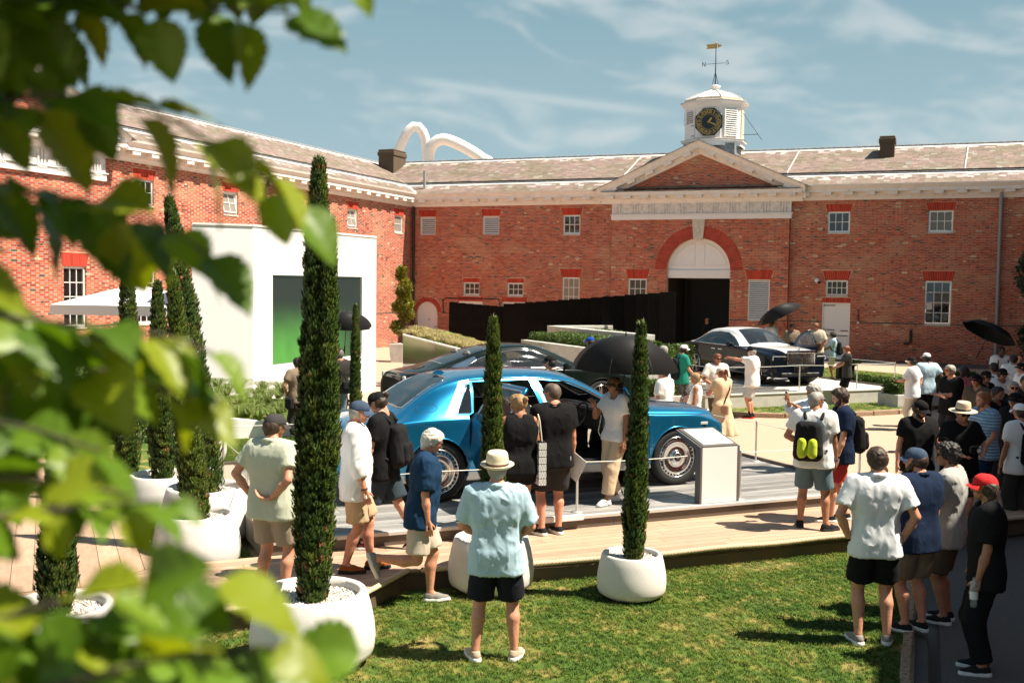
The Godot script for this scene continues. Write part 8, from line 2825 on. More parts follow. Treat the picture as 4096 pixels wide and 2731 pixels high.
	person("man in white polo and dark cap at the edge of the shade",Vector3(-0.24,0,-26.1),-58,1,{"h": 1.72,"girth": 1.18,"belly": 0.04,"skin": M.skin_pink,"hair": "short","hairm": M.hair_dark,"cap": "cap","peakm": M.cloth_stone,"glasses": true,"top": {"m": M.cloth_polo_white,"loose": .018,"sleeve": .8,"hem": .45,"collar": true},"bottom": low("cream",1.9,.02),"lhand": [.03,.66,.20],"lpole": [1,-.8,-.2],"rhand": [-.12,.54,-.05],"rpole": [-1,0,-.6],"watch": ["l"],"watchm": M.cloth_black})
	person("person in white cap just behind the striped-shouldered polo",Vector3(0.06,0,-26.9),-10,1,{"h": 1.78,"skin": M.skin_brown,"hair": "short","hairm": M.hair_dark,"cap": "cap","capm": M.cloth_white,"top": tee("lightblue",.018,.7),"bottom": low("black",1.9),"rhand": [-.12,.54,-.04],"rpole": [-1,0,-.6]})
	var far:=[
		["man in white T-shirt with dark rucksack under the trees by the grey downpipe",1.92,-31.5,175,1.76,"white","hair_dark","","skin_brown"],["person with large black letters on the back of a white T-shirt",1.36,-24.15,8,1.78,"white","hair_dark","","skin_tan"],["man in black cap and dark jacket left of the lettered T-shirt",1.08,-22.1,150,1.74,"black","hair_brown","cloth_black","skin_tan"],["man in dark glasses and black cap wearing a white T-shirt with rucksack straps",1.42,-22.9,172,1.75,"white","hair_dark","cloth_black","skin_tan"],["broad-backed person in plain white T-shirt at the right edge",1.95,-27.4,15,1.78,"white","hair_dark","","skin_tan"],["boy in black cap and white T-shirt facing left at the right edge",1.99,-25.4,-90,1.72,"white","hair_dark","cloth_black","skin_pink"],["man in dark green T-shirt and black cap facing left in the shaded crowd",0.92,-21.1,-120,1.74,"olive","hair_dark","cloth_black","skin_tan"],["dark-haired youth in black behind the striped T-shirt",1.08,-18.5,150,1.75,"black","hair_dark","","skin_olive"],["grey-haired man with glasses and beard in black behind the blue mirrored lenses",1.40,-19.6,-165,1.76,"black","hair_grey","","skin_pink"],["man with blue mirrored glasses and black cap in the shade",1.30,-17.5,-120,1.75,"black","hair_brown","cloth_black","skin_tan"],["person in white cap and black-printed white T-shirt at the right edge",1.26,-15.9,-20,1.74,"white","hair_brown","cloth_white","skin_tan"],["woman in pink flowered top behind the orange mirrored glasses",0.78,-23.9,5,1.70,"pinkprint","hair_dark","","skin_olive"],["person in dark clothes at the far right of the shaded crowd",1.74,-21.6,-170,1.72,"charcoal","hair_brown","","skin_pink"],["visitor in pale T-shirt half hidden by the dark tree",2.25,-29.8,-160,1.68,"palegrey","hair_brown","","skin_pink"]]
	for e in far:
		var P:={"h": e[4],"skin": M[e[8]],"hairm": M[e[6]],"girth": 1.08,"top": tee(e[5],.018,.66,.45),"bottom": low("charcoal",0.9 if e[1]>1.5 else 1.9,.02)}
		if e[7]!="":
			P.cap="cap"; P.capm=M[e[7]]
		if e[6] in ["hair_grey"] or "glasses" in e[0]: P.glasses=true
		if "blue mirrored glasses" in e[0]: P.lens=M.blue_lens
		if "beard" in e[0]: P.beard=true
		if "letters" in e[0]:
			P.print=[["ATE",.745,.04,true],["CB",.69,.12,true]]; P.printm=M.cloth_black
		if "woman" in e[0]:
			P.fem=true; P.hair="long"
		person(e[0],Vector3(e[1],0,e[2]),e[3],2,P)
	# round the cars
	person("man in black cap and lanyard looking left behind the blue car's roof",Vector3(-5.6,.43,-16.15),-85,1,{"h": 1.70,"skin": M.skin_fair,"hair": "short","hairm": M.hair_dark,"cap": "cap","glasses": true,"lanyard": M.lanyard_teal,"top": tee("black",.015),"bottom": low("charcoal",1.9)})
	person("grey-haired man in charcoal T-shirt with hands on hips facing the green screen",Vector3(-12.0,0,-20.35),-35,1,{"h": 1.80,"girth": 1.04,"skin": M.skin_tan,"hair": "short","hairm": M.hair_grey_dark,"head_yaw": 10.0,"top": tee("charcoal",.015,.5),"bottom": low("denim",1.9,.016),"lhand": [.115,.54,.02],"rhand": [-.115,.54,.02],"lpole": [1,0,-.5],"rpole": [-1,0,-.5]})
	person("person in olive T-shirt with a shoulder bag showing left of the tall cypress",Vector3(-11.95,0,-18.6),-40,1,{"h": 1.72,"skin": M.skin_olive,"hairm": M.hair_dark,"top": tee("khaki",.016),"bottom": low("charcoal",1.9),"lhand": [.12,.54,.03],"lpole": [1,0,-.5]})
	person("man in black with dark glasses standing inside the carriage arch",Vector3(-9.75,0,-50.6),175,2,{"h": 1.80,"skin": M.skin_tan,"hair": "bald","glasses": true,"top": tee("black",.014,1.8),"bottom": low("black",1.9),"lhand": [.02,.50,.12],"rhand": [-.02,.50,.12]})
	person("man in white T-shirt and tan cap under the umbrella beyond the two-tone car",Vector3(-4.9,.46,-36.9),62,2,{"h": 1.74,"skin": M.skin_tan,"hairm": M.hair_brown,"cap": "cap","capm": M.leather_tan,"glasses": true,"top": tee("white",.016,.9),"bottom": low("charcoal",1.9),"rhand": [-.12,.66,.10]})
	person("man in black cap and olive shirt behind the open far door of the two-tone car",Vector3(-4.05,.46,-35.5),170,2,{"h": 1.66,"skin": M.skin_tan,"hairm": M.hair_dark,"cap": "cap","top": tee("khaki",.018,.8,.45,{"collar": true}),"bottom": low("charcoal",1.9)})
	person("man in beige patterned shirt with a brown bag across his chest by the white door",Vector3(-3.2,.46,-34.5),-150,1,{"h": 1.73,"girth": 1.08,"skin": M.skin_tan,"hair": "short","hairm": M.hair_auburn,"head_yaw": -35.0,"head_pitch": 10.0,"top": {"m": M.cloth_dotted,"loose": .022,"sleeve": .85,"hem": .45,"collar": true},"bottom": low("cocoa",.88,.02),"lhand": [.11,.53,.06],"lpole": [1,0,-.6],"rhand": [-.12,.50,.06],"watch": ["l"],"watchm": M.cloth_black})
	person("curly-haired boy in pale blue shirt with a rucksack by the black lectern",Vector3(-2.95,.11,-38.2),-72,1,{"h": 1.66,"girth": .92,"skin": M.skin_olive,"hair": "curly","hairm": M.hair_dark,"top": tee("lightblue",.02,.8,.46,{"collar": true}),"bottom": low("cream",.9,.02),"lhand": [.04,.62,.20],"rhand": [-.04,.60,.18],"lpole": [1,-1,0],"rpole": [-1,-1,0]})
	person("youth in dark grey T-shirt and black shorts looking at his phone on the grass",Vector3(-1.96,.11,-30.2),-80,1,{"h": 1.62,"girth": .98,"skin": M.skin_pink,"hair": "short","hairm": M.hair_auburn,"head_pitch": 18.0,"head_yaw": 25.0,"top": tee("charcoal_warm",.018,.7,.45),"bottom": low("black",.9,.022),"shoes": shoe("shoe_white","sole_white",.05,"sole_white"),"lhand": [.04,.61,.20],"rhand": [-.04,.60,.20],"lpole": [1,-1,0],"rpole": [-1,-1,0]})
	person("bearded man in white T-shirt and black cap pointing left at the two-tone car",Vector3(-3.98,0,-26.7),-62,1,{"h": 1.80,"girth": 1.12,"belly": 0.04,"skin": M.skin_pink,"hair": "short","hairm": M.hair_grey,"beard": true,"beardm": M.hair_white,"cap": "cap","glasses": true,"top": tee("white",.020,.66,.45),"bottom": low("palegrey",.86,.022),"shoes": shoe("shoe_dark","cap_red",.06,"cloth_black"),"lhand": [.04,.83,.33],"lpole": [.5,-1,-.2],"lpalm": [-.1,-.2,1],"lcurl": 0.2,"rhand": [-.13,.52,.08],"print": [["DAY",.745,.07,true],["FACTORY",.70,.028,true]],"printm": M.cloth_charcoal})
	person("man in sunglasses and floral white shirt facing us by the pointing man",Vector3(-4.36,0,-23.9),165,1,{"h": 1.78,"girth": 1.08,"skin": M.skin_tan,"hair": "short","hairm": M.hair_auburn,"glasses": true,"top": {"m": M.cloth_floral,"loose": .022,"sleeve": .8,"hem": .44,"collar": true},"bottom": low("olive",1.9,.02),"rhand": [-.10,.60,.14],"rpole": [-1,-.6,-.3]})
	person("woman in tan shirt dress, white cap and auburn ponytail looking at her phone",Vector3(-3.70,0,-20.95),-38,1,{"h": 1.70,"fem": true,"skin": M.skin_pink,"hair": "pony","hairm": M.hair_auburn,"cap": "cap","capm": M.cloth_cream,"head_pitch": 20.0,"head_yaw": 10.0,"top": tee("beige",.018,.55,.54),"bottom": {"m": M.cloth_beige,"skirt": .30,"flare": .075,"name": "skirt"},"shoes": shoe("shoe_white","sole_white",.0),"lhand": [.05,.68,.18],"rhand": [-.05,.66,.18],"lpole": [1,-1,0],"rpole": [-1,-1,0]})
	person("young woman in white vest with blonde bun facing left in front of the floral shirt",Vector3(-3.98,0,-19.8),-72,1,{"h": 1.66,"fem": true,"skin": M.skin_tan,"hair": "bun","hairm": M.hair_blonde,"top": tee("white",.010,0.0,.46),"bottom": low("cream",1.9,.02),"lhand": [.08,.55,.12]})
	person("young man in printed white T-shirt with brown rucksack straps looking left past the bonnet",Vector3(-4.55,0,-19.6),-55,1,{"h": 1.77,"skin": M.skin_fair,"hair": "thick","hairm": M.hair_brown,"head_yaw": 20.0,"top": tee("white",.018,.7,.45),"bottom": low("charcoal",.9),"lhand": [.15,.47,.05]})
	person("man in green sports shirt and white cap carrying a paper bag and rucksack",Vector3(-5.72,.0,-26.6),78,1,{"h": 1.80,"girth": 1.08,"skin": M.skin_pink,"hair": "short","hairm": M.hair_dark,"beard": true,"cap": "cap","capm": M.cloth_white,"top": tee("green",.018,.72,.45),"bottom": low("zebra",.92,.022),"rhand": [-.08,.55,.16],"lhand": [.10,.52,.12]})
	person("grey-haired man in sunglasses and pale blue T-shirt left of the green shirt",Vector3(-6.02,.0,-25.9),-70,1,{"h": 1.80,"girth": 1.04,"skin": M.skin_pink,"hair": "short","hairm": M.hair_grey,"glasses": true,"top": tee("lightblue",.016,.66),"bottom": low("stone",.9),"lhand": [.15,.46,.05]})
	person("visitor in bright blue cap showing above the black umbrella",Vector3(-6.9,.43,-22.55),-60,2,{"h": 1.70,"skin": M.skin_tan,"cap": "cap","capm": M.cap_royal,"top": tee("navy",.016),"bottom": low("charcoal",1.9)})
	person("person holding a dark umbrella before the screen, mostly hidden by the cypresses",Vector3(-12.75,0,-21.6),30,2,{"h": 1.72,"skin": M.skin_tan,"hairm": M.hair_dark,"top": tee("black",.016),"bottom": low("black",1.9),"rhand": [-.08,.72,.14],"rpole": [-.7,-1,0]})
func find_person(s: String) -> Dictionary:
	for p in folk:
		if s in p.label: return p
	return {}
func props() -> void:
	backpack(find_person("backward-tilted"),"black rucksack on the young man with the hair bun",M.pack_black,M.pack_black,Vector3.ZERO,1.05)
	backpack(find_person("lime backpack"),"black and lime rucksack on the sunburnt man's back",M.pack_black,M.pack_lime,Vector3(0.05,-0.01,0),1.05)
	backpack(find_person("red shorts"),"plain black rucksack on the man in red shorts",M.pack_black,M.pack_black)
	backpack(find_person("curly-haired boy"),"black rucksack on the boy in pale blue",M.pack_black,M.pack_black)
	backpack(find_person("green sports"),"bulky black rucksack on the man in the green shirt",M.pack_black,M.pack_black,Vector3.ZERO,1.15)
	backpack(find_person("printed white T-shirt"),"brown rucksack on the young man looking past the bonnet",M.leather_brown,M.leather_brown)
	backpack(find_person("grey downpipe"),"dark rucksack on the man by the grey downpipe",M.pack_black,M.pack_black)
	backpack(find_person("black-printed"),"black rucksack on the person in the white cap at the right edge",M.pack_black,M.pack_black)
	umbrella("large black umbrella held beside the blue car",Vector3(-3.66,2.60,-13.5),0.72,0.43,Vector3(0.03,1,0.02),0.95)
	umbrella("black umbrella tilted over the man beyond the two-tone car",Vector3(-4.75,2.62,-36.7),0.80,0.34,Vector3(-0.5,1,0.15),0.85)
	umbrella("dark umbrella in front of the green screen",Vector3(-12.5,2.58,-21.5),0.62,0.33,Vector3(0.12,1,0.1),0.8)
	umbrella("black umbrella tilted low in the shade by the grey downpipe",Vector3(1.72,2.30,-31.9),0.75,0.26,Vector3(0.45,1,-0.3),0.8)
	# things in hands
	var P:=find_person("tote bag")
	var X: Transform3D=P.node.transform
	var b:=thing("tote_bag","white bag of black triangles hanging from the shoulder of the woman in black","bag",X*Vector3(-0.25,0.80,-0.02),201.0-P.phi)
	var rr:=RandomNumberGenerator.new()
	rr.seed=4
	obj("bag",Geo.new().box(Vector3(0,0.13,0),Vector3(0.09,0.52,0.26),Basis(Vector3.FORWARD,0.05),0.03),M.cloth_black,b)
	for j in 6:
		for i in 3:
			for s in [[-1.0,0.0],[1.0,0.0],[0.0,-1.0]]:
				var n: Vector3=Vector3(s[0],0,s[1])
				var c: Vector3=Vector3(s[0]*0.047,-0.075+j*0.083,(i-1)*0.085) if s[0]!=0.0 else Vector3((i-1)*0.03,-0.075+j*0.083,-0.132)
				var e: Vector3=Vector3(0,0,0.038) if s[0]!=0.0 else Vector3(0.014,0,0)
				var u:=Vector3(0,0.037,0)
				var g:=Geo.new()
				g.tri(c-e-u,c+e-u,c-u*0.1,n); g.tri(c-e+u,c+e+u,c+u*0.1,n)
				g.tri(c-e-u*0.9,c-e+u*0.9,c-e*0.12,n); g.tri(c+e-u*0.9,c+e+u*0.9,c+e*0.12,n)
				for k in g.v.size(): g.v[k]+=n*0.003
				obj("triangle",g,M.cloth_white,b)
	obj("strap",Geo.new().tube([Vector3(0,0.38,0.09),Vector3(0.02,0.62,0.03),Vector3(0.03,0.69,0.0),Vector3(0.02,0.62,-0.05),Vector3(0,0.38,-0.09)],0.008,5),M.cloth_cream,b)
	P=find_person("facing the open car")
	X=P.node.transform
	b=thing("paper_sheet","folded white paper held by the man in the black T-shirt","paper",X*(P.J.rwr as Vector3)+Vector3(0.05,-0.12,0.02),160)
	obj("sheet",Geo.new().box(Vector3.ZERO,Vector3(0.21,0.30,0.006),Basis(Vector3(0,0,1),0.5)),M.cloth_white,b)
	b=thing("water_bottle","clear bottle in the back pocket of the man in the black T-shirt","bottle",X*Vector3(-0.17,0.86,-0.10))
	obj("bottle",Geo.new().lathe([Vector2(0.0,0),Vector2(0.03,0),Vector2(0.032,0.02),Vector2(0.032,0.10),Vector2(0.014,0.14),Vector2(0.014,0.16)],14),M.bottle_clear,b)
	obj("cap",Geo.new().lathe([Vector2(0.016,0.155),Vector2(0.016,0.18),Vector2(0,0.18)],12),M.cloth_white,b)
	hold("raising a phone","phone","silver phone held up by the curly grey-haired man","rwr",Vector3(0.075,0.15,0.008),M.satin,Vector3(0,0.06,0.03))
	hold("auburn ponytail","phone","dark phone in the hands of the woman in the tan dress","lwr",Vector3(0.075,0.012,0.15),M.black_gloss,Vector3(0,0.05,0.06))
	hold("looking at his phone","phone","dark phone in the hands of the youth on the grass","lwr",Vector3(0.07,0.012,0.14),M.black_gloss,Vector3(0,0.03,0.06))
	hold("green sports","paper_bag","brown paper bag carried by the man in the green shirt","rwr",Vector3(0.24,0.36,0.12),M.cloth_tan,Vector3(0,-0.24,0.06))
	hold("green sports","takeaway_box","dark brown box carried above the paper bag by the man in green","rwr",Vector3(0.22,0.13,0.16),M.leather_brown,Vector3(0.02,0.05,0.10))
	hold("brown bag across","shoulder_bag","brown leather bag across the chest of the man in the beige shirt","up",Vector3(0.32,0.24,0.13),M.leather_brown,Vector3(0.08,0.98,0.17))
	hold("auburn ponytail","shoulder_bag","small tan bag at the hip of the woman in the tan dress","up",Vector3(0.08,0.19,0.26),M.leather_tan,Vector3(0.12,0.86,-0.14))
	hold("facing the green screen","shoulder_bag","small black bag at the back of the man facing the screen","up",Vector3(0.26,0.18,0.10),M.pack_black,Vector3(-0.10,1.00,-0.20))
	hold("showing left of the tall","shoulder_bag","black bag hanging at the side of the person left of the tall cypress","up",Vector3(0.12,0.24,0.22),M.pack_black,Vector3(0.22,0.78,-0.05))
	hold("camera on his chest","photo_camera","black camera with pale lens ring on the chest of the man in the cream hat","up",Vector3(0.15,0.11,0.08),M.black_gloss,Vector3(0.04,1.17,0.22))
	hold("paper cup","paper_cup","pale paper cup in the hand of the man in the grey T-shirt","lwr",Vector3(0.08,0.12,0.08),M.cloth_cream,Vector3(-0.05,0.05,0.05))
	hold("red cap","water_bottle","clear bottle with a white label in the hand of the person in the red cap","lwr",Vector3(0.065,0.22,0.065),M.bottle_clear,Vector3(0.0,-0.12,0.03))
func hold(who: String,called: String,label: String,joint: String,size: Vector3,m: Material,off: Vector3) -> void:
	var P:=find_person(who)
	var X: Transform3D=P.node.transform
	var p: Vector3=off if joint=="up" else (P.J[joint] as Vector3)+off
	var o:=thing(called,label,called.replace("_"," "),X*p,201.0-P.phi)
	if called in ["paper_cup","water_bottle"]:
		var r:=size.x*0.5
		obj("body",Geo.new().lathe([Vector2(0,-size.y*0.5),Vector2(r*0.8,-size.y*0.5),Vector2(r,size.y*0.2),Vector2(r,size.y*0.45),Vector2(r*0.4,size.y*0.5),Vector2(r*0.4,size.y*0.62),Vector2(0,size.y*0.62)],16),m,o)
		if called=="water_bottle": obj("label",Geo.new().lathe([Vector2(r*1.01,-size.y*0.2),Vector2(r*1.02,size.y*0.1)],16),M.cloth_white,o)
		return
	obj("body",Geo.new().box(Vector3.ZERO,size,Basis(),minf(size.x,minf(size.y,size.z))*0.25),m,o)
	if called=="shoulder_bag":
		var s:=[]
		var J: Dictionary=P.J
		var h: float=P.get("h",1.78)
		var zs:=signf(off.z) if absf(off.z)>0.16 else -1.0
		for e in [[0.0,size.y*0.4/h,0.0]]: s.append(Vector3(0,size.y*0.4,0))
		var u: Transform3D=J.up
		var side:=-signf(off.x)
		for e in [[side*0.04,0.74,zs*0.080],[side*0.075,0.835,zs*0.035],[side*0.078,0.845,-zs*0.02],[side*0.03,0.74,-zs*0.082]]: s.append(u*(Vector3(e[0],e[1],e[2])*h)-p)
		obj("strap",Geo.new().tube(s,0.012,5),M.pack_black,o)
	elif called=="photo_camera":
		obj("lens",Geo.new().tube([Vector3(0,0,0.03),Vector3(0,0,0.12)],0.04,14),M.black_gloss,o)
		obj("lens_ring",Geo.new().tube([Vector3(0,0,0.118),Vector3(0,0,0.124)],0.03,14),M.cloth_white,o)
# ---------- cypresses,trees
func spray(n: int,len: float,wid: float,spread: float,sd: int) -> ArrayMesh:
	# a tuft of narrow scaly sprigs that all lean upwards
	var r:=RandomNumberGenerator.new()
	r.seed=sd
	var g:=Geo.new()
	g.usec=true
	for i in n:
		var a:=r.randf()*TAU
		var out:=Vector3(cos(a),0,sin(a))
		var p:=out*spread*r.randf()+Vector3(0,r.randf_range(-0.3,0.3)*len,0)
		var d:=(Vector3.UP*1.4+out*r.randf_range(0.2,1.0)+Vector3(0,0,0.6)).normalized()
		var s:=d.cross(Vector3(r.randf()-.5,r.randf()-.5,r.randf()-.5)).normalized()
		var l:=len*r.randf_range(0.6,1.25)
		var nn:=(s.cross(d)+Vector3(0,0.3,0.9)).normalized()
		g.col=Color.WHITE*r.randf_range(0.65,1.3)
		g.qn(p,p+d*l*0.45+s*wid,p+d*l,p+d*l*0.45-s*wid,nn,nn,nn,nn)
		for k in 2:
			var e:=(d+s*(0.7 if k==0 else -0.7)).normalized()
			var q:=p+d*l*0.3
			var f:=s.cross(d)*wid*0.6
			g.t(q-f,q+f+d*0.004,q+e*l*0.5,nn,nn,nn)
	return g.mesh()
var spray_mesh: ArrayMesh
func cypress(label: String,base: Vector3,top: Vector3,R: float,n: int,sd: int,tone: Color,leaders:=[]) -> void:
	if spray_mesh==null: spray_mesh=spray(11,0.075,0.0075,0.022,3)
	var o:=thing("cypress",label,"cypress tree",base)
	var t:=top-base
	obj("trunk",Geo.new().tube([Vector3(0,-0.05,0),t*0.3,t*0.9],[0.022,0.018,0.005],8),M.bark,o)
	for k in 5:
		var a:=TAU*k/5.0
		obj("limb",Geo.new().tube([t*0.02,t*0.10+Vector3(cos(a),0,sin(a))*R*0.6,t*0.28+Vector3(cos(a),0,sin(a))*R*0.7],[0.012,0.009,0.004],5),M.bark,o)
	var r:=RandomNumberGenerator.new()
	r.seed=sd
	var nz:=FastNoiseLite.new()
	nz.seed=sd
	nz.frequency=1.0
	var buf:=PackedFloat32Array()
	var cols:=[[Vector3.ZERO,t,R,n]]
	for l in leaders: cols.append([l[0],l[1],l[2],int(n*0.45)])
	for c in cols:
		var ax: Vector3=c[1]-c[0]
		var h:=ax.length()
		for i in c[3]:
			var f:=pow(r.randf(),0.9)
			var a:=r.randf()*TAU
			var prof:=minf(1.0,0.62+f*2.2)*pow(1.0-f,0.42)*1.12
			var lump:=1.0+0.30*nz.get_noise_3d(cos(a)*1.2,f*h*3.2,sin(a)*1.2)+0.16*nz.get_noise_3d(cos(a)*4.0,f*h*9.0,sin(a)*4.0)
			var rr: float=c[2]*prof*lump*(0.62+0.40*sqrt(r.randf()))
			var d:=Vector3(cos(a),0,sin(a))
			var p: Vector3=c[0]+ax*f+d*rr
			var s:=r.randf_range(0.75,1.3)*(1.0-0.25*f)
			var z:=(d+Vector3(0,0.1,0)).normalized()
			var x:=Vector3.UP.cross(z).normalized()
			var young:=nz.get_noise_3d(a*0.8,f*h*2.0,7.0)
			var col:=tone.lerp(Color(.17,.19,.025),clampf(young*1.1+0.1,0,0.6))*r.randf_range(0.6,1.35)
			if r.randf()<0.015: col=Color(.25,.13,.05)
			push(buf,Basis(x,z.cross(x),z).rotated(z,r.randf_range(-0.3,0.3)).scaled(Vector3.ONE*s),p,col)
	multi("crown",spray_mesh,buf,M.leaf,o)
func trees() -> void:
	var dk:=Color(.045,.085,.012)
	cypress("tallest slender cypress with a second leader, in the large planter on the left",Vector3(-4.71,.55,-7.56),Vector3(-4.66,4.23,-7.56),0.145,3600,1,dk,[[Vector3(.12,0.9,0.0),Vector3(.16,3.18,0.02),0.085]])
	cypress("slim cypress rising behind the straw-hatted man in front of the blue car",Vector3(-4.10,.5,-10.0),Vector3(-4.0,2.88,-9.75),0.10,2000,2,Color(.06,.10,.012))
	cypress("slim cypress in the lone planter on the lawn, right of the straw-hatted man",Vector3(-2.72,.42,-10.48),Vector3(-2.66,2.85,-10.4),0.10,2000,3,dk)
	cypress("cypress in the left group nearest the boardwalk corner",Vector3(-7.5,.55,-9.65),Vector3(-7.83,3.32,-9.65),0.145,2200,4,Color(.07,.11,.012))
	cypress("taller dark cypress in the broad middle planter of the left group",Vector3(-8.22,.6,-10.8),Vector3(-8.73,4.25,-10.7),0.19,2800,5,dk)
	cypress("cypress in the rear planter of the left group",Vector3(-9.42,.55,-11.4),Vector3(-9.5,3.2,-11.4),0.15,1800,6,dk)
	cypress("dark cypress in the hedge before the white parasols",Vector3(-11.64,.1,-13.24),Vector3(-11.64,3.62,-13.3),0.19,2400,7,dk)
	cypress("small cypress low in the near left corner behind the leaves",Vector3(-6.36,.55,-6.42),Vector3(-6.3,2.1,-6.42),0.12,1500,8,dk)
	cypress("thin cypress before the polished steel wall, right of the screen",Vector3(-9.64,.3,-16.9),Vector3(-9.64,2.82,-16.9),0.095,1300,9,dk)
	leafy_tree("conical golden-green tree in a grey pot against the left wing",Vector3(-20.2,.55,-39.3),3.4,0.62,2600,21,Color(.16,.19,.012),Color(.36,.29,.012))
	var pt:=thing("planter","square grey planter holding the golden conical tree","planter",Vector3(-20.2,0,-39.3),20)
	obj("box",Geo.new().prism(poly([-0.42,0,0.42,0,0.5,0.75,-0.5,0.75]),0.95,Transform3D(Basis(),Vector3(0,0,-0.47))),M.concrete,pt)
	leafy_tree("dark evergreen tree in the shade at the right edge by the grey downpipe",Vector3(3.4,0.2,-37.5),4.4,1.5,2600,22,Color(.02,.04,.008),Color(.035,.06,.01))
	leafy_tree("tree whose crown just tops the slate roof on the right",Vector3(1.7,2,-76),11.0,1.6,900,23,Color(.07,.12,.015),Color(.10,.15,.02))
func leafy_tree(label: String,p: Vector3,h: float,R: float,n: int,sd: int,c0: Color,c1: Color) -> void:
	if hedge_clump==null: hedge_clump=leaf_clump(14,0.038,0.05,5)
	var o:=thing("tree",label,"tree",p)
	obj("trunk",Geo.new().tube([Vector3(0,-0.2,0),Vector3(0,h*0.4,0),Vector3(0,h*0.9,0)],[R*0.07,R*0.05,0.01],8),M.bark,o)
	var r:=RandomNumberGenerator.new()
	r.seed=sd
	var cl:=[]
	for i in 26:
		var f:=r.randf()
		var a:=r.randf()*TAU
		var rr:=R*(1.0-f*0.72)*sqrt(r.randf())*0.75*minf(1.0,0.5+f*3.0)
		cl.append([Vector3(cos(a)*rr,h*(0.14+0.82*f),sin(a)*rr),R*r.randf_range(0.28,0.45)*(1.0-0.4*f)])
		obj("limb",Geo.new().tube([Vector3(0,h*(0.1+0.6*f),0),cl[i][0]],[R*0.03,0.006],5),M.bark,o)
	var buf:=PackedFloat32Array()
	for i in n:
		var c: Array=cl[r.randi() % cl.size()]
		var d:=Vector3(r.randfn(),r.randfn()+0.2,r.randfn()).normalized()
		var q: Vector3=c[0]+d*c[1]*(0.6+0.45*r.randf())
		var s:=r.randf_range(1.2,2.2)
		push(buf,Basis(Vector3(r.randf(),r.randf(),r.randf()).normalized(),r.randf()*TAU).scaled(Vector3.ONE*s),q,c0.lerp(c1,r.randf())*r.randf_range(0.7,1.25))
	multi("crown",hedge_clump,buf,M.leaf,o)
# ---------- the shrub beside the camera: large toothed leaves on twigs
func big_leaf(fold: float,droop: float,sd: int) -> ArrayMesh:
	var r:=RandomNumberGenerator.new()
	r.seed=sd
	var g:=Geo.new()
	g.usec=true
	var nl:=16
	var rows:=[]
	for i in nl+1:
		var f:=float(i)/nl
		var w:=0.40*pow(sin(PI*pow(f,0.72)),0.8)*(1.0-0.15*f)
		if i>0 and i<nl: w*=1.0+0.09*(1.0 if i % 2==0 else -1.0)
		var row:=[]
		for j in 7:
			var v:=(j-3)/3.0
			var y:=absf(v)*w*fold-droop*f*f*0.5+0.018*sin(f*26.0+absf(v)*3.0)*absf(v)
			row.append(Vector3(v*w,y,f-0.05*absf(v)))
		rows.append(row)
	var N:=[]
	for i in nl+1:
		var row:=[]
		for j in 7:
			var a: Vector3=rows[mini(i+1,nl)][j]-rows[maxi(i-1,0)][j]
			var b: Vector3=rows[i][mini(j+1,6)]-rows[i][maxi(j-1,0)]
			var n:=a.cross(b).normalized()
			row.append(n if n.length()>0.5 else Vector3.UP)
		N.append(row)
	for i in nl:
		for j in 6:
			g.col=Color.WHITE*(0.94+0.1*r.randf())*(1.12 if j==2 or j==3 else 1.0)
			g.qn(rows[i][j],rows[i+1][j],rows[i+1][j+1],rows[i][j+1],N[i][j],N[i+1][j],N[i+1][j+1],N[i][j+1])
	g.tube([Vector3(0,0.002,0.02),Vector3(0,0.01,-0.12),Vector3(0,0.03,-0.25)],[0.008,0.009,0.012],5)
	return g.mesh()
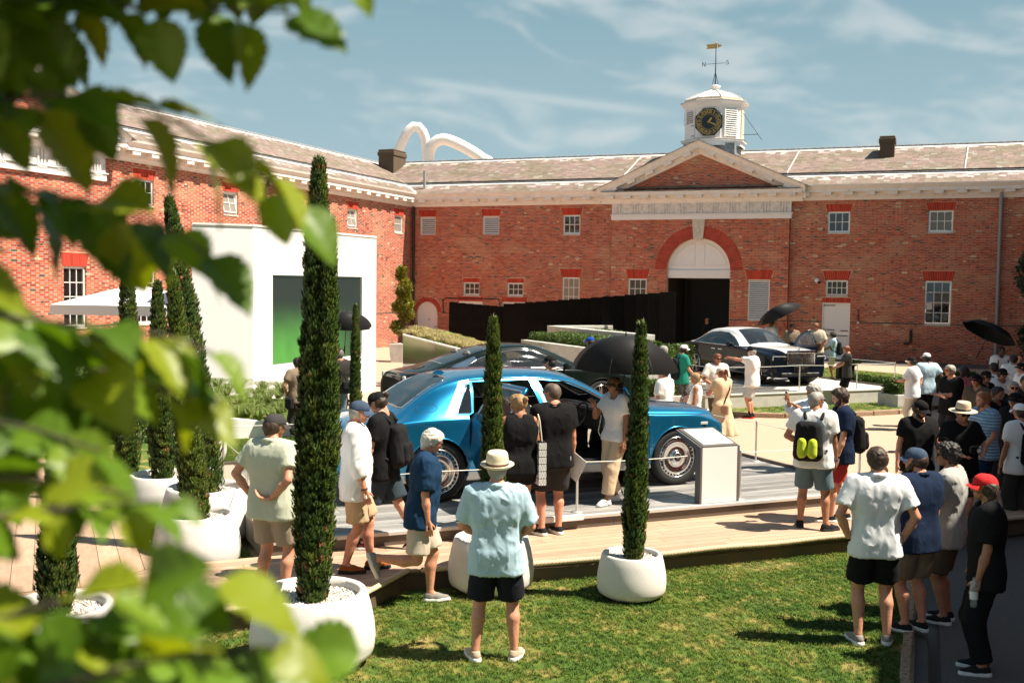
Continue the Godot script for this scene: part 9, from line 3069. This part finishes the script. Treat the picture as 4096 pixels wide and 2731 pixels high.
func foreground() -> void:
	# the shrub stands left of the lens; local axes: x to the right,y up,-z ahead
	var B:=Basis(Vector3.UP,deg_to_rad(21.3))
	var at:=Vector3(0,3.25,0)
	var r:=RandomNumberGenerator.new()
	r.seed=19
	var lm:=[]
	for k in 4: lm.append(big_leaf([0.25,0.45,0.1,0.35][k],[0.2,0.6,0.9,0.4][k],k))
	var tones:=[Color(.13,.24,.014),Color(.19,.30,.016),Color(.27,.33,.016),Color(.09,.18,.014)]
	var mats:=[]
	for k in 4:
		var m:=mat("shrub_leaf%d" % k,tones[k].r,tones[k].g,tones[k].b,0.42)
		m.vertex_color_use_as_albedo=true
		m.backlight_enabled=true
		m.backlight=Color(1.0,0.98,0.45)
		mats.append(m)
	var sm:=mat("shrub_mass",1,1,1,0.45)
	sm.vertex_color_use_as_albedo=true
	sm.backlight_enabled=true
	sm.backlight=Color(0.8,0.8,0.35)
	# twigs: [label,points as right/up/ahead in metres,leaf count,leaf length,tip droop]
	var twigs:=[
		["leafy twig hanging into the sky at the upper left",[[-.62,.46,1.3],[-.40,.40,1.25],[-.24,.36,1.2],[-.155,.345,1.15]],13,.085],
		["dark leafy twig along the top left edge of the view",[[-.70,.34,1.35],[-.50,.33,1.3],[-.36,.315,1.25],[-.25,.30,1.2]],14,.09],
		["leafy twig crossing the left roof towards the white block",[[-.75,.20,1.3],[-.52,.215,1.25],[-.40,.19,1.22],[-.30,.13,1.2],[-.235,.08,1.18]],15,.10],
		["leafy twig with drooping leaves before the left brick wall",[[-.72,.12,1.3],[-.55,.10,1.28],[-.42,.07,1.25],[-.35,.03,1.22]],13,.10],
		["leafy twig down the left edge before the parasols",[[-.72,.02,1.25],[-.60,-.02,1.2],[-.50,-.06,1.2],[-.43,-.075,1.2]],12,.09],
		["leafy twig pointing right below the parasols with yellow tips",[[-.72,-.02,1.15],[-.52,-.045,1.15],[-.38,-.055,1.12],[-.31,-.075,1.1]],11,.085],
		["leafy twig of broad leaves before the left hedge",[[-.75,-.08,1.2],[-.55,-.09,1.18],[-.43,-.10,1.15],[-.34,-.125,1.12]],13,.10],
		["leafy twig at middle left before the white planters",[[-.75,-.15,1.15],[-.60,-.145,1.1],[-.50,-.15,1.08],[-.41,-.17,1.05]],13,.09],
		["leafy twig at lower left above the boardwalk arm",[[-.72,-.20,1.1],[-.58,-.20,1.08],[-.47,-.20,1.05],[-.36,-.205,1.0]],10,.08],
		["thin leafy twig with pale young leaves before the planters",[[-.62,-.25,1.0],[-.48,-.225,1.0],[-.38,-.21,.98],[-.30,-.20,.96]],7,.055],
		["bright blurred twig across the bottom left corner",[[-.70,-.36,.95],[-.50,-.315,.92],[-.38,-.275,.9],[-.24,-.245,.88]],13,.085],
		["bright blurred twig across the bottom by the big planter",[[-.58,-.42,.92],[-.42,-.36,.9],[-.30,-.32,.88],[-.19,-.30,.86]],13,.085],
		["bright blurred twig lowest of all at the bottom left",[[-.60,-.35,1.05],[-.48,-.33,1.0],[-.40,-.32,1.0],[-.33,-.33,.98]],12,.09]]
	for t in twigs:
		var o:=thing("leafy_twig",t[0],"twig",at,21.3,"twigs of the shrub beside the camera")
		var c:=Curve3D.new()
		var pts: Array=t[1]
		for i in pts.size():
			var p:=Vector3(pts[i][0],pts[i][1],-pts[i][2])
			var p0: Array=pts[maxi(i-1,0)]
			var p1: Array=pts[mini(i+1,pts.size()-1)]
			var d:=Vector3(p1[0]-p0[0],p1[1]-p0[1],p0[2]-p1[2])*0.17
			c.add_point(p,-d,d)
		var L:=c.get_baked_length()
		var line:=[]
		var rad:=[]
		for i in 14:
			line.append(c.sample_baked(L*i/13.0)); rad.append(lerpf(0.0045,0.0014,i/13.0))
		obj("stem",Geo.new().tube(line,rad,6),M.bark,o)
		var n: int=t[2]
		for i in n:
			var f:=0.12+0.88*(i+0.5)/n
			var p:=c.sample_baked(L*f)
			var d:=(c.sample_baked(minf(L,L*f+0.02))-c.sample_baked(maxf(0,L*f-0.02))).normalized()
			var side:=1.0 if i % 2==0 else -1.0
			var dir:=(d*r.randf_range(0.3,1.0)+Vector3(0.15,side*0.55-0.45,side*0.35)+Vector3(r.randf()-.5,r.randf()-.7,r.randf()-.5)*0.7).normalized()
			if i==n-1: dir=(d+Vector3(0.2,-0.5,0)).normalized()
			var nrm:=Vector3(0.5+r.randf_range(-.5,.5),0.75,0.55+r.randf_range(-.7,.5))
			nrm=(nrm-dir*nrm.dot(dir)).normalized()
			var s: float=t[3]*r.randf_range(0.75,1.2)*(1.0-0.2*f)
			var lf:=obj("leaf",lm[r.randi() % 4],mats[r.randi() % 4],o)
			lf.transform=Transform3D(Basis(nrm.cross(dir).normalized(),nrm,dir).scaled(Vector3.ONE*s),p+dir*s*0.22)
	# the crowded inner foliage,beyond counting,and an added canopy overhead
	var buf:=PackedFloat32Array()
	var zones:=[[-.92,.24,1.15,.36,.18,.5,150],[-.80,.60,1.2,.72,.45,.5,420],[-.92,-.35,1.15,.24,.55,.5,330],[-.62,.38,1.25,.34,.12,.35,170],[-.70,-.52,.85,.55,.14,.35,200]]  # zones above the view are unseen leaves,added to shade those below
	for z in zones:
		for i in z[6]:
			var p:=Vector3(z[0]+r.randf()*z[3],z[1]+r.randf()*z[4],-z[2]-(r.randf()-0.3)*z[5])
			var d:=Vector3(r.randf()-.5,r.randf()-.8,r.randf()-.5).normalized()
			var nrm:=Vector3(0.4+r.randf_range(-.6,.6),0.7,0.4+r.randf_range(-.8,.6))
			nrm=(nrm-d*nrm.dot(d)).normalized()
			var s:=r.randf_range(0.06,0.09)
			push(buf,Basis(nrm.cross(d).normalized(),nrm,d).scaled(Vector3.ONE*s),p,Color(.09,.18,.012).lerp(Color(.17,.28,.016),r.randf()))
	var sh:=thing("shrub","dense shrub of large toothed leaves left of the camera, with added overhead canopy for shade","shrub",at,21.3)
	for k in 3: obj("stem",Geo.new().tube([Vector3(-1.0,-3.2,-1.3+k*0.1),Vector3(-.85-k*.06,-1.0,-1.3),Vector3(-.75-k*.05,0.1,-1.35),Vector3(-.62-k*.1,.6,-1.35)],[0.03,0.022,0.014,0.006],8),M.bark,sh)
	multi("foliage",lm[1],buf,M.shrub_mass,sh)
